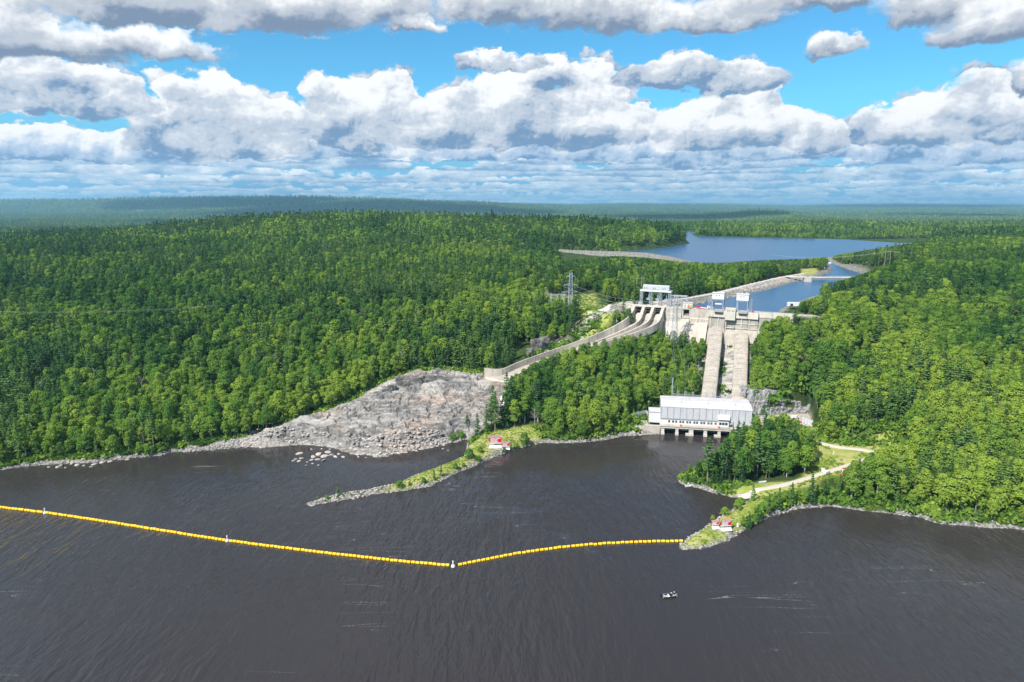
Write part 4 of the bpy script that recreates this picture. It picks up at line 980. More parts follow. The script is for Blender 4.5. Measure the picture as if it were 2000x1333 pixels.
# ------------------------------------------------------------------ chute
def strip(sections, name, mat, parent):
    """sections: list of closed outlines of equal length, joined end to end"""
    b = MB(); n = len(sections[0])
    for sct in sections: b.v += [tuple(map(float, q)) for q in sct]
    for k in range(len(sections) - 1):
        for j in range(n): i = (j + 1) % n; b.f.append((k * n + j, k * n + i, (k + 1) * n + i, (k + 1) * n + j))
    b.f.append(tuple(range(n))); b.f.append(tuple((len(sections) - 1) * n + j for j in range(n))[::-1]); return b.build(name, mat, parent)
def dens(pts, k=4):
    pts = np.array(pts, float); t = np.arange(len(pts)); tt = np.linspace(0, len(pts) - 1, (len(pts) - 1) * k + 1)
    out_ = []
    for q in tt:                                                   # catmull-rom
        i = min(int(q), len(pts) - 2); f = q - i; p0 = pts[max(i - 1, 0)]; p1 = pts[i]; p2 = pts[i + 1]; p3 = pts[min(i + 2, len(pts) - 1)]
        out_.append(0.5 * ((2 * p1) + (-p0 + p2) * f + (2 * p0 - 5 * p1 + 4 * p2 - p3) * f * f + (-p0 + 3 * p1 - 3 * p2 + p3) * f ** 3))
    return np.array(out_)
cl = dens(chute_left[1:]); cr = dens(chute_right[1:]); cw = dens([(q,) for q in chute_wall[1:]])[:, 0]
chute = thing('spillway_chute', (cl[20][0], cl[20][1], 20), 'long curved concrete spillway chute ending on the bare rock slope', 'spillway')
un = (cr - cl); un[:, 2] = 0; un /= np.linalg.norm(un, axis=1)[:, None]
fl_l = cl - np.array([0, 0, 1]) * cw[:, None]; fl_r = cr.copy(); fl_r[:, 2] = fl_l[:, 2]
cr2 = cr.copy(); cr2[:, 2] = fl_l[:, 2] + np.linspace(3.4, 2.2, len(cr2))
strip([[l - u * 0.7, l, f, f - u * 0.7 + (0, 0, -1.5)] for l, f, u in zip(cl, fl_l, un)], 'side_wall', M_conc, chute)
strip([[r_, r_ + u * 0.7, f + u * 0.7 + (0, 0, -1.5), f] for r_, f, u in zip(cr2, fl_r, un)], 'side_wall', M_conc, chute)
strip([[a + u * 0.02, b - u * 0.02, b + (0, 0, -1.2), a + (0, 0, -1.2)] for a, b, u in zip(fl_l, fl_r, un)], 'floor', M_pen, chute)
for f_ in (0.34, 0.67):
    n_ = 17 if f_ < 0.5 else 19
    mid = fl_l[:n_] * (1 - f_) + fl_r[:n_] * f_; hh = np.linspace(4.2, 1.6, n_)[:, None] * np.array([0, 0, 1])
    strip([[m - u * 0.45 + h, m + u * 0.45 + h, m + u * 0.45, m - u * 0.45] for m, u, h in zip(mid, un, hh)], 'divider_wall', M_conc, chute)
jt = MB()                                                            # upright joints on the visible wall
for k in range(4, len(cl), 2): jt.bar(cl[k] + un[k] * 0.05 + (0, 0, .05), fl_l[k] + un[k] * 0.05, 0.16, 0.1)
jt.build('wall_joints', M_conc2, chute)
e0, e1 = cl[-1], cr[-1]
MB().hexa([(e0[0] - 2, e0[1] - 9, 13.0), (e1[0] - 1, e1[1] - 9, 12.0), (e1[0] + .5, e1[1] + 1, 12), (e0[0] - .5, e0[1] + 1, 13), (e0[0] - 2, e0[1] - 9, 15.6), (e1[0] - 1, e1[1] - 9, 13.6), (e1[0] + .5, e1[1] - .8, 17.6), (e0[0] - .5, e0[1] - .8, 18.0)]).build('apron', M_conc2, chute)
MB().hexa([(e0[0], e0[1] - 1.0, 17.9), (e1[0], e1[1] - 1.0, 17.6), (e1[0], e1[1] + .3, 17.6), (e0[0], e0[1] + .3, 17.9), (e0[0], e0[1] - 1.0, 19.6), (e1[0], e1[1] - 1.0, 19.2), (e1[0], e1[1] + .3, 19.2), (e0[0], e0[1] + .3, 19.6)]).build('lip', M_concw, chute)
MB().box(e1[0] + 1.2, e1[1] - 0.8, 14.5, 2.6, 2.4, 7.5, -0.5).build('end_pillar', M_conc, chute)

# ------------------------------------------------------------------ gate hoists
def lattice_leg(b, fr, s0, t0, w, d, z0, z1, n):
    for i, j in ((0, 0), (w, 0), (w, d), (0, d)): b.bar((*fr(s0 + i, t0 + j), z0), (*fr(s0 + i, t0 + j), z1), 0.26)
    for k in range(n):
        a = z0 + (z1 - z0) * k / n; c_ = z0 + (z1 - z0) * (k + 1) / n
        for (i0, j0), (i1, j1) in (((0, d), (w, d)), ((0, 0), (0, d)), ((w, 0), (w, d)), ((0, 0), (w, 0))):
            if k % 2: i0, j0, i1, j1 = i1, j1, i0, j0
            b.bar((*fr(s0 + i0, t0 + j0), a), (*fr(s0 + i1, t0 + j1), c_), 0.15); b.bar((*fr(s0 + i0, t0 + j0), c_), (*fr(s0 + i1, t0 + j1), c_), 0.13)
    return b
hg = thing('gate_hoist', (*dam_xy(13.5, -3), 54.0), 'long white hoist house on four lattice legs over the spillway bays', 'hoist')
for s0 in (3.2, 9.6, 15.8, 22.2): lattice_leg(MB(), dfr, s0, -5.6, 1.5, 3.6, 54.0, 63.2, 6).build('leg', M_steel, hg)
g = MB().fbox(dfr, 3.0, 24.0, -1.9, -1.5, 63.2, 64.1).fbox(dfr, 3.0, 24.0, -6.1, -5.7, 63.2, 64.1).fbox(dfr, 3.0, 24.0, -5.7, -1.9, 63.9, 64.1)
g.build('girder', M_white, hg)
hh_ = MB().prism(dfr, 4.9, 22.4, [(-5.6, 64.1), (-5.6, 67.2), (-3.8, 67.6), (-2.0, 67.2), (-2.0, 64.1)]).build('hoist_house', M_clad, hg)
for s0 in (5.8, 7.0, 11.8, 13.0, 18.2, 19.5): MB().fbox(dfr, s0, s0 + 0.5, -2.0, -1.94, 65.1, 65.9).build('window', M_seam, hh_)
r_ = MB()
for q in np.arange(3.0, 24.1, 1.5): r_.bar((*dfr(q, -1.6), 64.1), (*dfr(q, -1.6), 65.2), 0.06)
r_.bar((*dfr(3, -1.6), 65.2), (*dfr(24, -1.6), 65.2), 0.06).build('handrail', M_steel, hg)
mc = MB()
for q in (7.5, 13.5, 19.5): mc.fbox(dfr, q, q + 2.4, -4.8, -2.8, 57.4, 58.6).fbox(dfr, q + 0.9, q + 1.3, -4, -3.4, 58.6, 63.9)
mc.build('lifting_beam', M_steelb, hg, 'stuff')
for k, (s0, side) in enumerate(((50.7, -1), (65.6, 1))):
    t = thing('intake_hoist', (*dam_xy(s0 + 3.5, -3), 54.0), ['white intake hoist with its ladder tower on the left', 'white intake hoist with its ladder tower on the right'][k], 'hoist', 'intake hoists on the dam crest')
    for a, b_ in ((0.1, -5.2), (6.5, -5.2), (0.1, -1.2), (6.5, -1.2)): MB().fbox(dfr, s0 + a, s0 + a + 0.45, b_, b_ + 0.45, 54.0, 60.8).build('leg', M_steelb, t)
    h_ = MB().prism(dfr, s0 - 0.15, s0 + 7.2, [(-5.6, 60.8), (-5.6, 64.5), (-3, 64.9), (-0.5, 64.5), (-0.5, 60.8)]).build('hoist_house', M_white, t)
    MB().prism(dfr, s0 - 0.3, s0 + 7.35, [(-5.8, 64.5), (-5.8, 64.75), (-3, 65.2), (-0.3, 64.75), (-0.3, 64.5), (-3, 64.92)]).build('roof', M_roof, h_)
    for q in (2.2, 3.9): MB().fbox(dfr, s0 + q, s0 + q + 0.7, -0.5, -0.44, 63.0, 63.5).build('window', M_seam, h_)
    MB().fbox(dfr, s0 + 0.1, s0 + 6.9, -1.1, -0.8, 60.2, 60.8).build('girder', M_steelb, t)
    MB().fbox(dfr, s0 + 1.5, s0 + 5.6, -3.5, -2.5, 57.2 - k * 0.2, 58.3).build('lifting_beam', M_white if k == 0 else M_steelb, t) if k == 0 else None
    lattice_leg(MB(), dfr, s0 - 2.2 if side < 0 else s0 + 7.5, -3.4, 1.7, 1.8, 54.0, 61.6, 5).build('ladder_tower', M_steelb, t)
# portal frame, hut and small things on the crest
t = thing('portal_frame', (*dam_xy(29, -3), 54.0), 'grey goalpost frame right of the long hoist house', 'steel frame')
for s0 in (23.8, 30.4, 33.8): MB().fbox(dfr, s0, s0 + 0.3, -2.5, -2.2, 54.0, 61.0).build('post', M_steel, t); MB().fbox(dfr, s0, s0 + 0.3, -6.0, -5.7, 54.0, 61.0).build('post', M_steel, t)
MB().fbox(dfr, 23.7, 34.2, -2.6, -2.1, 61.0, 61.4).fbox(dfr, 23.7, 34.2, -6.1, -5.6, 61.0, 61.4).fbox(dfr, 30.3, 30.8, -5.6, -2.6, 61.02, 61.38).fbox(dfr, 33.7, 34.15, -5.6, -2.6, 61.02, 61.38).build('beam', M_steel, t)
t = thing('concrete_hut', (*dam_xy(35, -3.4), 53.8), 'plain pale hut on the dam crest behind the yellow lift truck', 'hut')
MB().fbox(dfr, 31.8, 38.2, -5.0, -2.0, 53.8, 57.0).build('wall', M_concw, t); MB().fbox(dfr, 31.6, 38.4, -5.2, -1.8, 57.0, 57.3).build('roof', M_roof, t); MB().fbox(dfr, 33.0, 33.9, -2.0, -1.94, 53.9, 55.9).build('door', M_trim, t)
t = thing('lift_truck', (*dam_xy(37, -0.7), 53.85), 'small yellow lift truck parked by the crest rail', 'lift truck')
MB().fbox(dfr, 35.8, 38.0, -1.4, -0.2, 54.15, 55.0).build('body', M_yelp, t)
MB().fbox(dfr, 36.2, 37.4, -1.3, -0.3, 55.0, 56.0).build('cab', M_yelp, t); MB().fbox(dfr, 35.5, 35.75, -1.3, -0.3, 54.0, 56.2).build('mast', M_black, t)
for q in (36.2, 37.5):
    for u in (-1.5, -0.3): MB().cyl((*dfr(q, u), 54.15), (*dfr(q, u + 0.2), 54.15), 0.3, 10).build('wheel', M_black, t)
t = thing('work_float', (*dam_xy(44.5, -1.2), 54.0), 'red and white work float curled up on the dam crest', 'float')
pts = [(41.8 + 1.3 * math.cos(a), -1.6 + 1.0 * math.sin(a), 54.5 + 0.25 * math.sin(a)) for a in np.linspace(0.4, 5.2, 12)]
b = MB()
for p0, p1 in zip(pts[:-1], pts[1:]): b.cyl((*dfr(p0[0], p0[1]), p0[2] + .6), (*dfr(p1[0], p1[1]), p1[2] + .6), 0.42, 8)
b.build('curled_end', M_red, t); MB().cyl((*dfr(43.4, -1.5), 54.75), (*dfr(48.0, -1.2), 54.35), 0.38, 8, 0.25).build('tail', M_white, t); MB().cyl((*dfr(43.2, -0.9), 54.4), (*dfr(47.0, -0.8), 54.25), 0.22, 8).build('hose', M_red, t)
def van(name, x, y, z, rz, L, Wd, Hh, mat, label, cat, cabmat=None, group=None):
    t = thing(name, (x, y, z), label, cat, group); t.rotation_euler = (0, 0, 0)
    c, n = math.cos(rz), math.sin(rz); fr = lambda a, b: (x + c * a - n * b, y + n * a + c * b)
    MB().prism(lambda s_, t_: fr(t_, s_), -Wd / 2, Wd / 2, [(-L / 2, z + .35), (-L / 2, z + Hh), (L * .22, z + Hh), (L * .34, z + Hh * .62), (L / 2, z + Hh * .55), (L / 2, z + .35)]).build('body', mat, t)
    MB().prism(lambda s_, t_: fr(t_, s_), -Wd / 2 - .02, Wd / 2 + .02, [(L * .05, z + Hh * .6), (L * .05, z + Hh * .88), (L * .20, z + Hh * .88), (L * .30, z + Hh * .6)]).build('side_window', M_glass, t)
    for a in (-L * .3, L * .3):
        for b_ in (-Wd / 2 - .02, Wd / 2 - .2): MB().cyl((*fr(a, b_), z + .36), (*fr(a, b_ + .22), z + .36), .36, 10).build('wheel', M_black, t)
    return t
q = dam_xy(49.6, -2.6); van('parked_van', q[0], q[1], 54.0, -0.45, 4.2, 1.8, 1.9, M_white, 'white van parked left of the first intake hoist', 'van')
q = P(1549, 600, 53.2)
t = thing('site_trailer', tuple(q), 'long white trailer beside the reservoir at the right end of the dam', 'trailer')
MB().box(q[0], q[1], q[2] + 0.7, 7.6, 2.5, 2.4, -0.15).build('body', M_white, t); MB().box(q[0] - 1.6, q[1] - 1.25, q[2] + 1.0, 1.6, 0.08, 1.4, -0.15).build('door', M_glass, t)
MB().box(q[0] + 1.8, q[1] - 1.22, q[2] + 1.6, 1.2, 0.08, 0.8, -0.15).build('window', M_glass, t)
for a in (-2.5, 2.5): MB().cyl((q[0] + a, q[1] - 1.2, q[2] + .4), (q[0] + a, q[1] - .9, q[2] + .4), .42, 10).build('wheel', M_black, t)
for k, (a, b_) in enumerate(((52.6, 'first'), (76.0, 'second'))):
    pt = dam_xy(a if k else 59.2, 0.6); t = tag(MB().cyl((pt[0], pt[1], 54.0), (pt[0], pt[1], 55.1), 0.5, 8).build('barrel', M_red), ['red barrel between the two intake hoists', 'red barrel right of the second intake hoist'][k], 'barrel')

# ------------------------------------------------------------------ penstocks
def penstock(s0, z0, end, r, label):
    a = np.array([*dam_xy(s0, 1.0), z0]); b = np.array(end)
    t = thing('penstock', (b[0], b[1], b[2] - r), label, 'penstock', 'concrete penstocks down to the powerhouse'); n = 15
    d = (b - a); hx = np.array([-d[1], d[0], 0]); hx /= np.linalg.norm(hx)
    for k in range(n):
        f0, f1 = k / n, (k + 1) / n; secs = []
        for f in (f0 + 0.002, f1 - 0.002):
            c_ = a + d * f; rr = r * (1.0 + 0.012 * math.sin(k * 2.1)); 
            if k == 0 and f == f0 + 0.002: rr = r * 0.8
            prof_ = [(-1, -1.6), (-1.0, 0.30), (-.93, .44), (-.74, .55), (-.40, .61), (0, .63), (.40, .61), (.74, .55), (.93, .44), (1.0, .30), (1, -1.6)]
            secs.append([c_ + hx * i * rr + np.array([0, 0, j * rr * 0.82]) for i, j in prof_])
        strip(secs, 'segment', M_pen, t)
    return t
penstock(54.6, 42.0, (109.0, 366.0, 8.5), 4.1, 'left of the two grey concrete penstocks')
penstock(70.2, 40.6, (124.6, 360.5, 8.5), 4.1, 'right of the two grey concrete penstocks')

# ------------------------------------------------------------------ powerhouse
def hfr(s_, t_): return ph_xy(s_, t_)
ph = thing('powerhouse', (*ph_xy(23, -8), 0.0), 'long light grey powerhouse with vertical panels standing over the river', 'powerhouse')
for s0, s1 in ((0.2, 1.9), (7.7, 9.2), (14.6, 16.9), (22.2, 23.9), (29.3, 30.8), (35.4, 36.7), (41.6, 43.4)):
    MB().fbox(hfr, s0, s1, -4.0, 0.3, -2.5, 3.6).build('pier', M_concw, ph); MB().fbox(hfr, s0 - 0.12, s1 + 0.12, -0.5, 0.75, -2.5, 1.25).build('pier_nose', M_concw, ph)
for s0, s1 in ((1.9, 7.7), (9.2, 14.6), (16.9, 22.2), (23.9, 29.3), (30.8, 35.4), (36.7, 41.6)):
    MB().fbox(hfr, s0 + .02, s1 - .02, -4.4, -4.0, -2.5, 3.6).build('draft_opening', M_void, ph)  # near-black back panel: the shade deep in the opening is painted in
    MB().fbox(hfr, s0 + 0.4, s1 - 0.5, -2.2, -1.9, 2.0, 2.4).build('stop_beam', M_trim, ph)
for s0 in (13.0, 27.6): MB().fbox(hfr, s0, s0 + 1.55, -1.2, 0.5, -2.5, 1.0).build('side_block', M_concw, ph)
MB().fbox(hfr, -0.4, 47.5, -6.5, 0.55, 3.6, 4.55).build('deck_beam', M_concw, ph)
MB().fbox(hfr, -0.4, 47.5, -6.0, 0.8, 4.57, 4.9).build('deck', M_conc, ph)
MB().fbox(hfr, 0.0, 46.6, -20, -3.4, 4.9, 14.2).build('hall_wall', M_seam, ph)
MB().fbox(hfr, 0.0, 36.2, -3.4, -3.22, 4.92, 7.7).build('base_wall', M_white, ph)
for k in range(14):
    s0 = 0.05 + k * 3.325; z0 = 8.1 if k < 11 else 5.2
    MB().fbox(hfr, s0 + 0.09, s0 + 3.325 - 0.09, -3.4, -3.1, z0, 14.15).build('wall_panel', M_clad, ph)
for k in range(5): MB().fbox(hfr, -0.06, 0.12, -20 + k * 3.3 + .08, -20 + (k + 1) * 3.3 - .08, 4.95, 14.1).build('wall_panel', M_clad, ph); MB().fbox(hfr, 46.55, 46.75, -20 + k * 3.3 + .08, -20 + (k + 1) * 3.3 - .08, 4.95, 14.1).build('wall_panel', M_clad, ph)
MB().fbox(hfr, 0.0, 29.4, -3.4, -2.85, 7.72, 8.02).build('gutter', M_trim, ph)
for k in range(3): MB().prism(hfr, -0.15 + k * 15.65 + .04, -0.15 + (k + 1) * 15.65 - .04, [(-3.0, 14.16), (-3.0, 14.42), (-9.0, 15.7), (-20.2, 15.7), (-20.2, 14.16)]).build('roof', M_roof, ph)
MB().fbox(hfr, 0.2, 46.5, -9.7, -9.2, 15.7, 16.15).build('parapet', M_white, ph)
for k, s0 in enumerate((8.4, 22.4, 36.4)):
    v_ = MB().fbox(hfr, s0, s0 + 2.0, -9.0, -7.9, 15.2, 16.5).build('roof_vent', M_white, ph); MB().fbox(hfr, s0 + 2.0, s0 + 2.5, -8.9, -8.0, 15.3, 16.1).build('vent_duct', M_trim, v_)
for px in (1307.5, 1315.5, 1321.7, 1330, 1335.7, 1343.9, 1349.7, 1358, 1363.4, 1372, 1377.6, 1386, 1391.9, 1400):
    s0 = (px - 1290.5) / 176.5 * 45.8; w_ = MB().fbox(hfr, s0 - 0.5, s0 + 0.5, -3.22, -3.12, 5.7, 6.9).build('window', M_glass, ph)
    if px != 1315.5: MB().fbox(hfr, s0 - 0.03, s0 + 0.03, -3.12, -3.08, 5.7, 6.9).fbox(hfr, s0 - 0.5, s0 + 0.5, -3.12, -3.09, 6.27, 6.33).build('mullion', M_trim, w_)
ob = MB().fbox(hfr, 29.6, 34.9, -3.1, -1.2, 5.3, 8.3).build('control_booth', M_white, ph)
MB().prism(hfr, 29.3, 35.2, [(-3.1, 9.2), (-3.1, 11.3), (-2.2, 11.2), (-0.6, 9.7), (-0.6, 9.2)]).build('canopy', M_white, ph)
MB().fbox(hfr, 29.8, 34.7, -2.8, -1.4, 8.32, 9.18).build('canopy_gap', M_seam, ph)
for s0 in (30.0, 31.5, 33.0): MB().fbox(hfr, s0, s0 + 1.2, -1.2, -1.14, 6.4, 7.7).build('window', M_glass, ob)
MB().fbox(hfr, 29.2, 35.3, -1.2, -0.2, 5.0, 5.28).build('booth_floor', M_trim, ph)
MB().fbox(hfr, 35.3, 36.9, -3.1, -2.0, 6.6, 8.4).build('vent_box', M_clad, ph)
an = MB().fbox(hfr, -6.2, -0.12, -13, -5.0, 4.65, 10.4).build('annex', M_white, ph); MB().fbox(hfr, -6.4, -0.1, -13.2, -4.8, 10.4, 10.7).build('annex_roof', M_roof, ph)
r_ = MB()
for q in np.arange(-0.2, 47.5, 2.2): r_.bar((*hfr(q, 0.65), 4.9), (*hfr(q, 0.65), 5.9), 0.06)
for z in (5.4, 5.9): r_.bar((*hfr(-0.2, 0.65), z), (*hfr(47.4, 0.65), z), 0.05)
r_.build('handrail', M_steel, ph)
for k, s0 in enumerate((10.4, 29.9)):
    p_ = hfr(s0, 0.2); tag(MB().cyl((p_[0], p_[1], 4.9), (p_[0], p_[1] + 0.25, 5.9), 0.42, 8).build('life_ring_stand', M_red), ['red life ring stand left of centre on the powerhouse deck', 'red life ring stand below the powerhouse control booth'][k], 'life ring stand')
MB().fbox(hfr, -8.0, -0.45, -1.5, 0.3, -2.5, 4.5).build('retaining_wall', M_conc, ph)
MB().hexa([(*hfr(-13, 1.2), -2.5), (*hfr(-8.05, .3), -2.5), (*hfr(-8.05, -.6), -2.5), (*hfr(-13, .3), -2.5), (*hfr(-13, 1.2), 0.8), (*hfr(-8.05, .3), 4.5), (*hfr(-8.05, -.6), 4.5), (*hfr(-13, .3), 0.8)]).build('wing_wall', M_conc, ph)
# fences of upright grey boards
def fence(name, pts, z, hgt, step_, label):
    t = thing(name, (*pts[0], z), label, 'fence')
    for (a, b_) in zip(pts[:-1], pts[1:]):
        a = np.array(a); b_ = np.array(b_); L = np.linalg.norm(b_ - a); n = max(1, int(L / step_)); d = (b_ - a) / L
        for k in range(n):
            p0 = a + (b_ - a) * k / n; p1 = a + (b_ - a) * (k + 1) / n
            m = [MB().bar((*(p0 + d * .08), z + hgt / 2), (*(p1 - d * .08), z + hgt / 2), 0.10, hgt - .2)]
            m[0].build('panel', M_clad, t); MB().bar((*p0, z - .3), (*p0, z + hgt + .1), 0.16).build('post', M_trim, t)
    return t
fence('board_fence', [tuple(P(1229, 822, 4.8)[:2]), tuple(P(1236, 818, 4.8)[:2]), tuple(P(1262, 812, 4.8)[:2]), tuple(ph_xy(-6.5, -13))], 4.7, 3.3, 1.9, 'tall grey panel fence round the yard left of the powerhouse')
fence('board_fence', [tuple(P(1566, 826, 4.8)[:2]), tuple(P(1587, 834, 4.8)[:2])], 4.7, 3.6, 1.6, 'tall grey panel fence at the right end of the powerhouse yard')
# steel bus gantry behind the hall
t = thing('bus_gantry', (*ph_xy(14, -25), 4.6), 'steel bus gantry rising behind the powerhouse roof', 'steel gantry')
gs = [1315, 1327, 1341, 1356, 1382, 1396, 1411, 1426]
gp = []
for px in gs:
    p_ = P(px, 786, 12.0); y_l = 372.0 - (px - 1315) * 0.07; p_ = np.array([colx(px, y_l) * 1.0, y_l]); gp.append(p_)
    b = MB(); z1 = 24.5 if px == 1315 else 17.3
    for dx in (-.45, .45): b.bar((p_[0] + dx, p_[1], 4.2), (p_[0] + dx * (0.3 if px == 1315 else 1), p_[1], z1), 0.2)
    for k in range(8): z = 5 + k * (z1 - 5) / 8; b.bar((p_[0] - .45, p_[1], z), (p_[0] + .45, p_[1], z + (z1 - 5) / 8), 0.12)
    b.build('post', M_steel, t)
for z in (13.6, 15.4):
    b = MB(); b.bar((*gp[0], z), (*gp[-1], z), 0.2); b.bar((gp[0][0], gp[0][1], z - .9), (gp[-1][0], gp[-1][1], z - .9), 0.16)
    L = 30
    for k in range(L): f0 = k / L; f1 = (k + 1) / L; q0 = gp[0] * (1 - f0) + gp[-1] * f0; q1 = gp[0] * (1 - f1) + gp[-1] * f1; b.bar((*q0, z - .9 * (k % 2)), (*q1, z - .9 * ((k + 1) % 2)), 0.1)
    b.build('lattice_beam', M_steel, t)
for k in range(1, 7):
    p_ = gp[k]; MB().cyl((p_[0] + 1.4, p_[1] - .6, 10.5), (p_[0] + 1.4, p_[1] - .6, 12.9), 0.22, 6).build('insulator', M_white, t)
for k, px in enumerate((1334, 1348, 1388)):
    y_l = 369.0; x = colx(px, y_l); tt = thing('transformer', (x, y_l, 4.6), ['grey transformer behind the left third of the powerhouse', 'grey transformer beside the left penstock foot', 'white transformer between the penstock feet'][k], 'transformer')
    MB().box(x, y_l, 4.6, 3.6, 3, 6.0).build('tank', M_steel if k < 2 else M_white, tt); 
    for q in (-1, 0, 1): MB().cyl((x + q, y_l, 10.6), (x + q, y_l, 12.6), .16, 6).build('bushing', M_white, tt)
# vehicles in the right yard
q = P(1553, 838, 4.7)
t = thing('box_truck', (q[0], q[1], 4.6), 'white box truck with red roof edge in the yard right of the powerhouse', 'truck')
MB().box(q[0], q[1], 5.5, 5.4, 2.5, 2.9, 0.1).build('cargo_box', M_white, t); MB().box(q[0] - .4, q[1] - 1.28, 5.6, 4.0, 0.08, 1.3, 0.1).build('side_panel', M_teal, t)
MB().box(q[0], q[1], 8.4, 5.6, 2.7, 0.35, 0.1).build('roof_edge', M_red, t); MB().box(q[0] + 3.5, q[1] + .3, 5.2, 1.7, 2.3, 2.1, 0.1).build('cab', M_white, t)
for a in (-1.7, 1.2, 3.4): MB().cyl((q[0] + a, q[1] - 1.3, 5.1), (q[0] + a, q[1] - .95, 5.1), .48, 10).build('wheel', M_black, t)
for k, (px, py) in enumerate(((1535, 814), (1528, 816), (1553, 817))):
    q = P(px, py, 4.8); van('parked_car', q[0], q[1], 4.65, [0.1, 1.5, 0.1][k], 4.2, 1.8, 1.5, M_white, ['white car in front of the grey rock cutting', 'white car end-on nearest the powerhouse in the yard', 'white car beside the short grey fence'][k], 'car')
# roads and tracks laid over the ground
M_track = simple('pale_gravel', (0.44, 0.40, 0.345), 0.95, var=0.14, scale=0.7)
def road(name, pts, w):
    pts = dens([(q[0], q[1], 0) for q in pts], 14)[:, :2]; rows_ = []
    for k in range(len(pts)):
        d = pts[min(k + 1, len(pts) - 1)] - pts[max(k - 1, 0)]; d = d / (np.linalg.norm(d) + 1e-9); n = np.array([-d[1], d[0]])
        wob = 1 + 0.16 * float(vnoise(np.array(pts[k][0]), np.array(pts[k][1]), 9, 88, 2))
        rows_.append([pts[k] + n * u * w * wob for u in np.linspace(-.5, .5, 7)])
    A_ = np.array(rows_); zc = ground(A_[..., 0], A_[..., 1]); zc = zc * 0.5 + zc.mean(1, keepdims=True) * 0.5
    z = zc + np.array([-.25, .08, .16, .2, .16, .08, -.25])[None, :] + 0.06
    me = mesh_from_grid(name, A_[..., 0], A_[..., 1], z); return tag(link(name, me, M_track), kind='structure')
for k, (pts, w) in roads.items(): road(k, pts, w)
road('dike_road', [(q[0], q[1]) for q in dike[1:]], 3.5)
# bridge over the canal
b0, b1 = P(1578, 541.5, 54.2), P(1672, 541.5, 54.2); bs, be = P(1560, 540, 54.2), P(1738, 545.5, 54.2)
t = thing('road_bridge', ((b0[0] + b1[0]) / 2, b0[1], 50.0), 'low white road bridge across the headpond canal', 'bridge')
MB().bar((*b0[:2], 53.8), (*b1[:2], 53.8), 5.0, 0.7).build('deck', M_concw, t)
MB().bar((b0[0], b0[1] - 2, 52.9), (b1[0], b1[1] - 2, 52.9), .4, 1.1).bar((b0[0], b0[1] + 2, 52.9), (b1[0], b1[1] + 2, 52.9), .4, 1.1).build('girder', M_conc2, t)
MB().box(b0[0] - .5, b0[1] - .5, 48, 5.5, 6.4, 5.3, -.1).build('abutment', M_concw, t); MB().box(b1[0] + 2.0, b1[1] - 1.5, 48, 6.5, 7, 4.9, .1).build('abutment', M_concw, t)
r_ = MB()
for f in np.linspace(0, 1, 34):
    q = b0 + (b1 - b0) * f; r_.bar((q[0], q[1] - 2.4, 54.1), (q[0], q[1] - 2.4, 55.2), .1)
r_.bar((b0[0], b0[1] - 2.4, 55.2), (b1[0], b1[1] - 2.4, 55.2), .12).bar((b0[0], b0[1] - 2.4, 54.6), (b1[0], b1[1] - 2.4, 54.6), .1); r_.build('railing', M_white, t)
bb = MB(); bb.bar((bs[0] - 12, bs[1] + 1, 54.0), (b0[0] - .05, b0[1], 54.0), 4.2, .5).bar((b1[0] + .05, b1[1], 54.0), (be[0], be[1], 54.0), 4.2, .5); bb.build('approach_slab', M_concw, t)
# small houses by the reservoir
for k, (px, py, w, lab) in enumerate(((1618, 512, 5, 'small white cabin where the canal leaves the lake'), (1580, 517, 7, 'low white-roofed shed in the trees left of the canal mouth'), (1718, 508, 4, 'tiny white hut on the wooded hill under the pylon'))):
    q = P(px, py, 52.0 if k < 2 else 56); q[2] = float(ground(q[0], q[1])); t = thing('cabin', tuple(q), lab, 'cabin')
    MB().box(*q[:2], q[2] - .5, w, w * .8, 3.4).build('wall', M_white, t)
    fr = lambda s_, t_, q=q: (q[0] + s_, q[1] + t_)
    MB().prism(fr, -w * .56, w * .56, [(-w * .48, q[2] + 2.9), (0, q[2] + 4.4), (w * .48, q[2] + 2.9)]).build('roof', M_roof, t); MB().box(q[0], q[1] - w * .4 - .02, q[2] - .3, 1, .08, 2).build('door', M_trim, t)

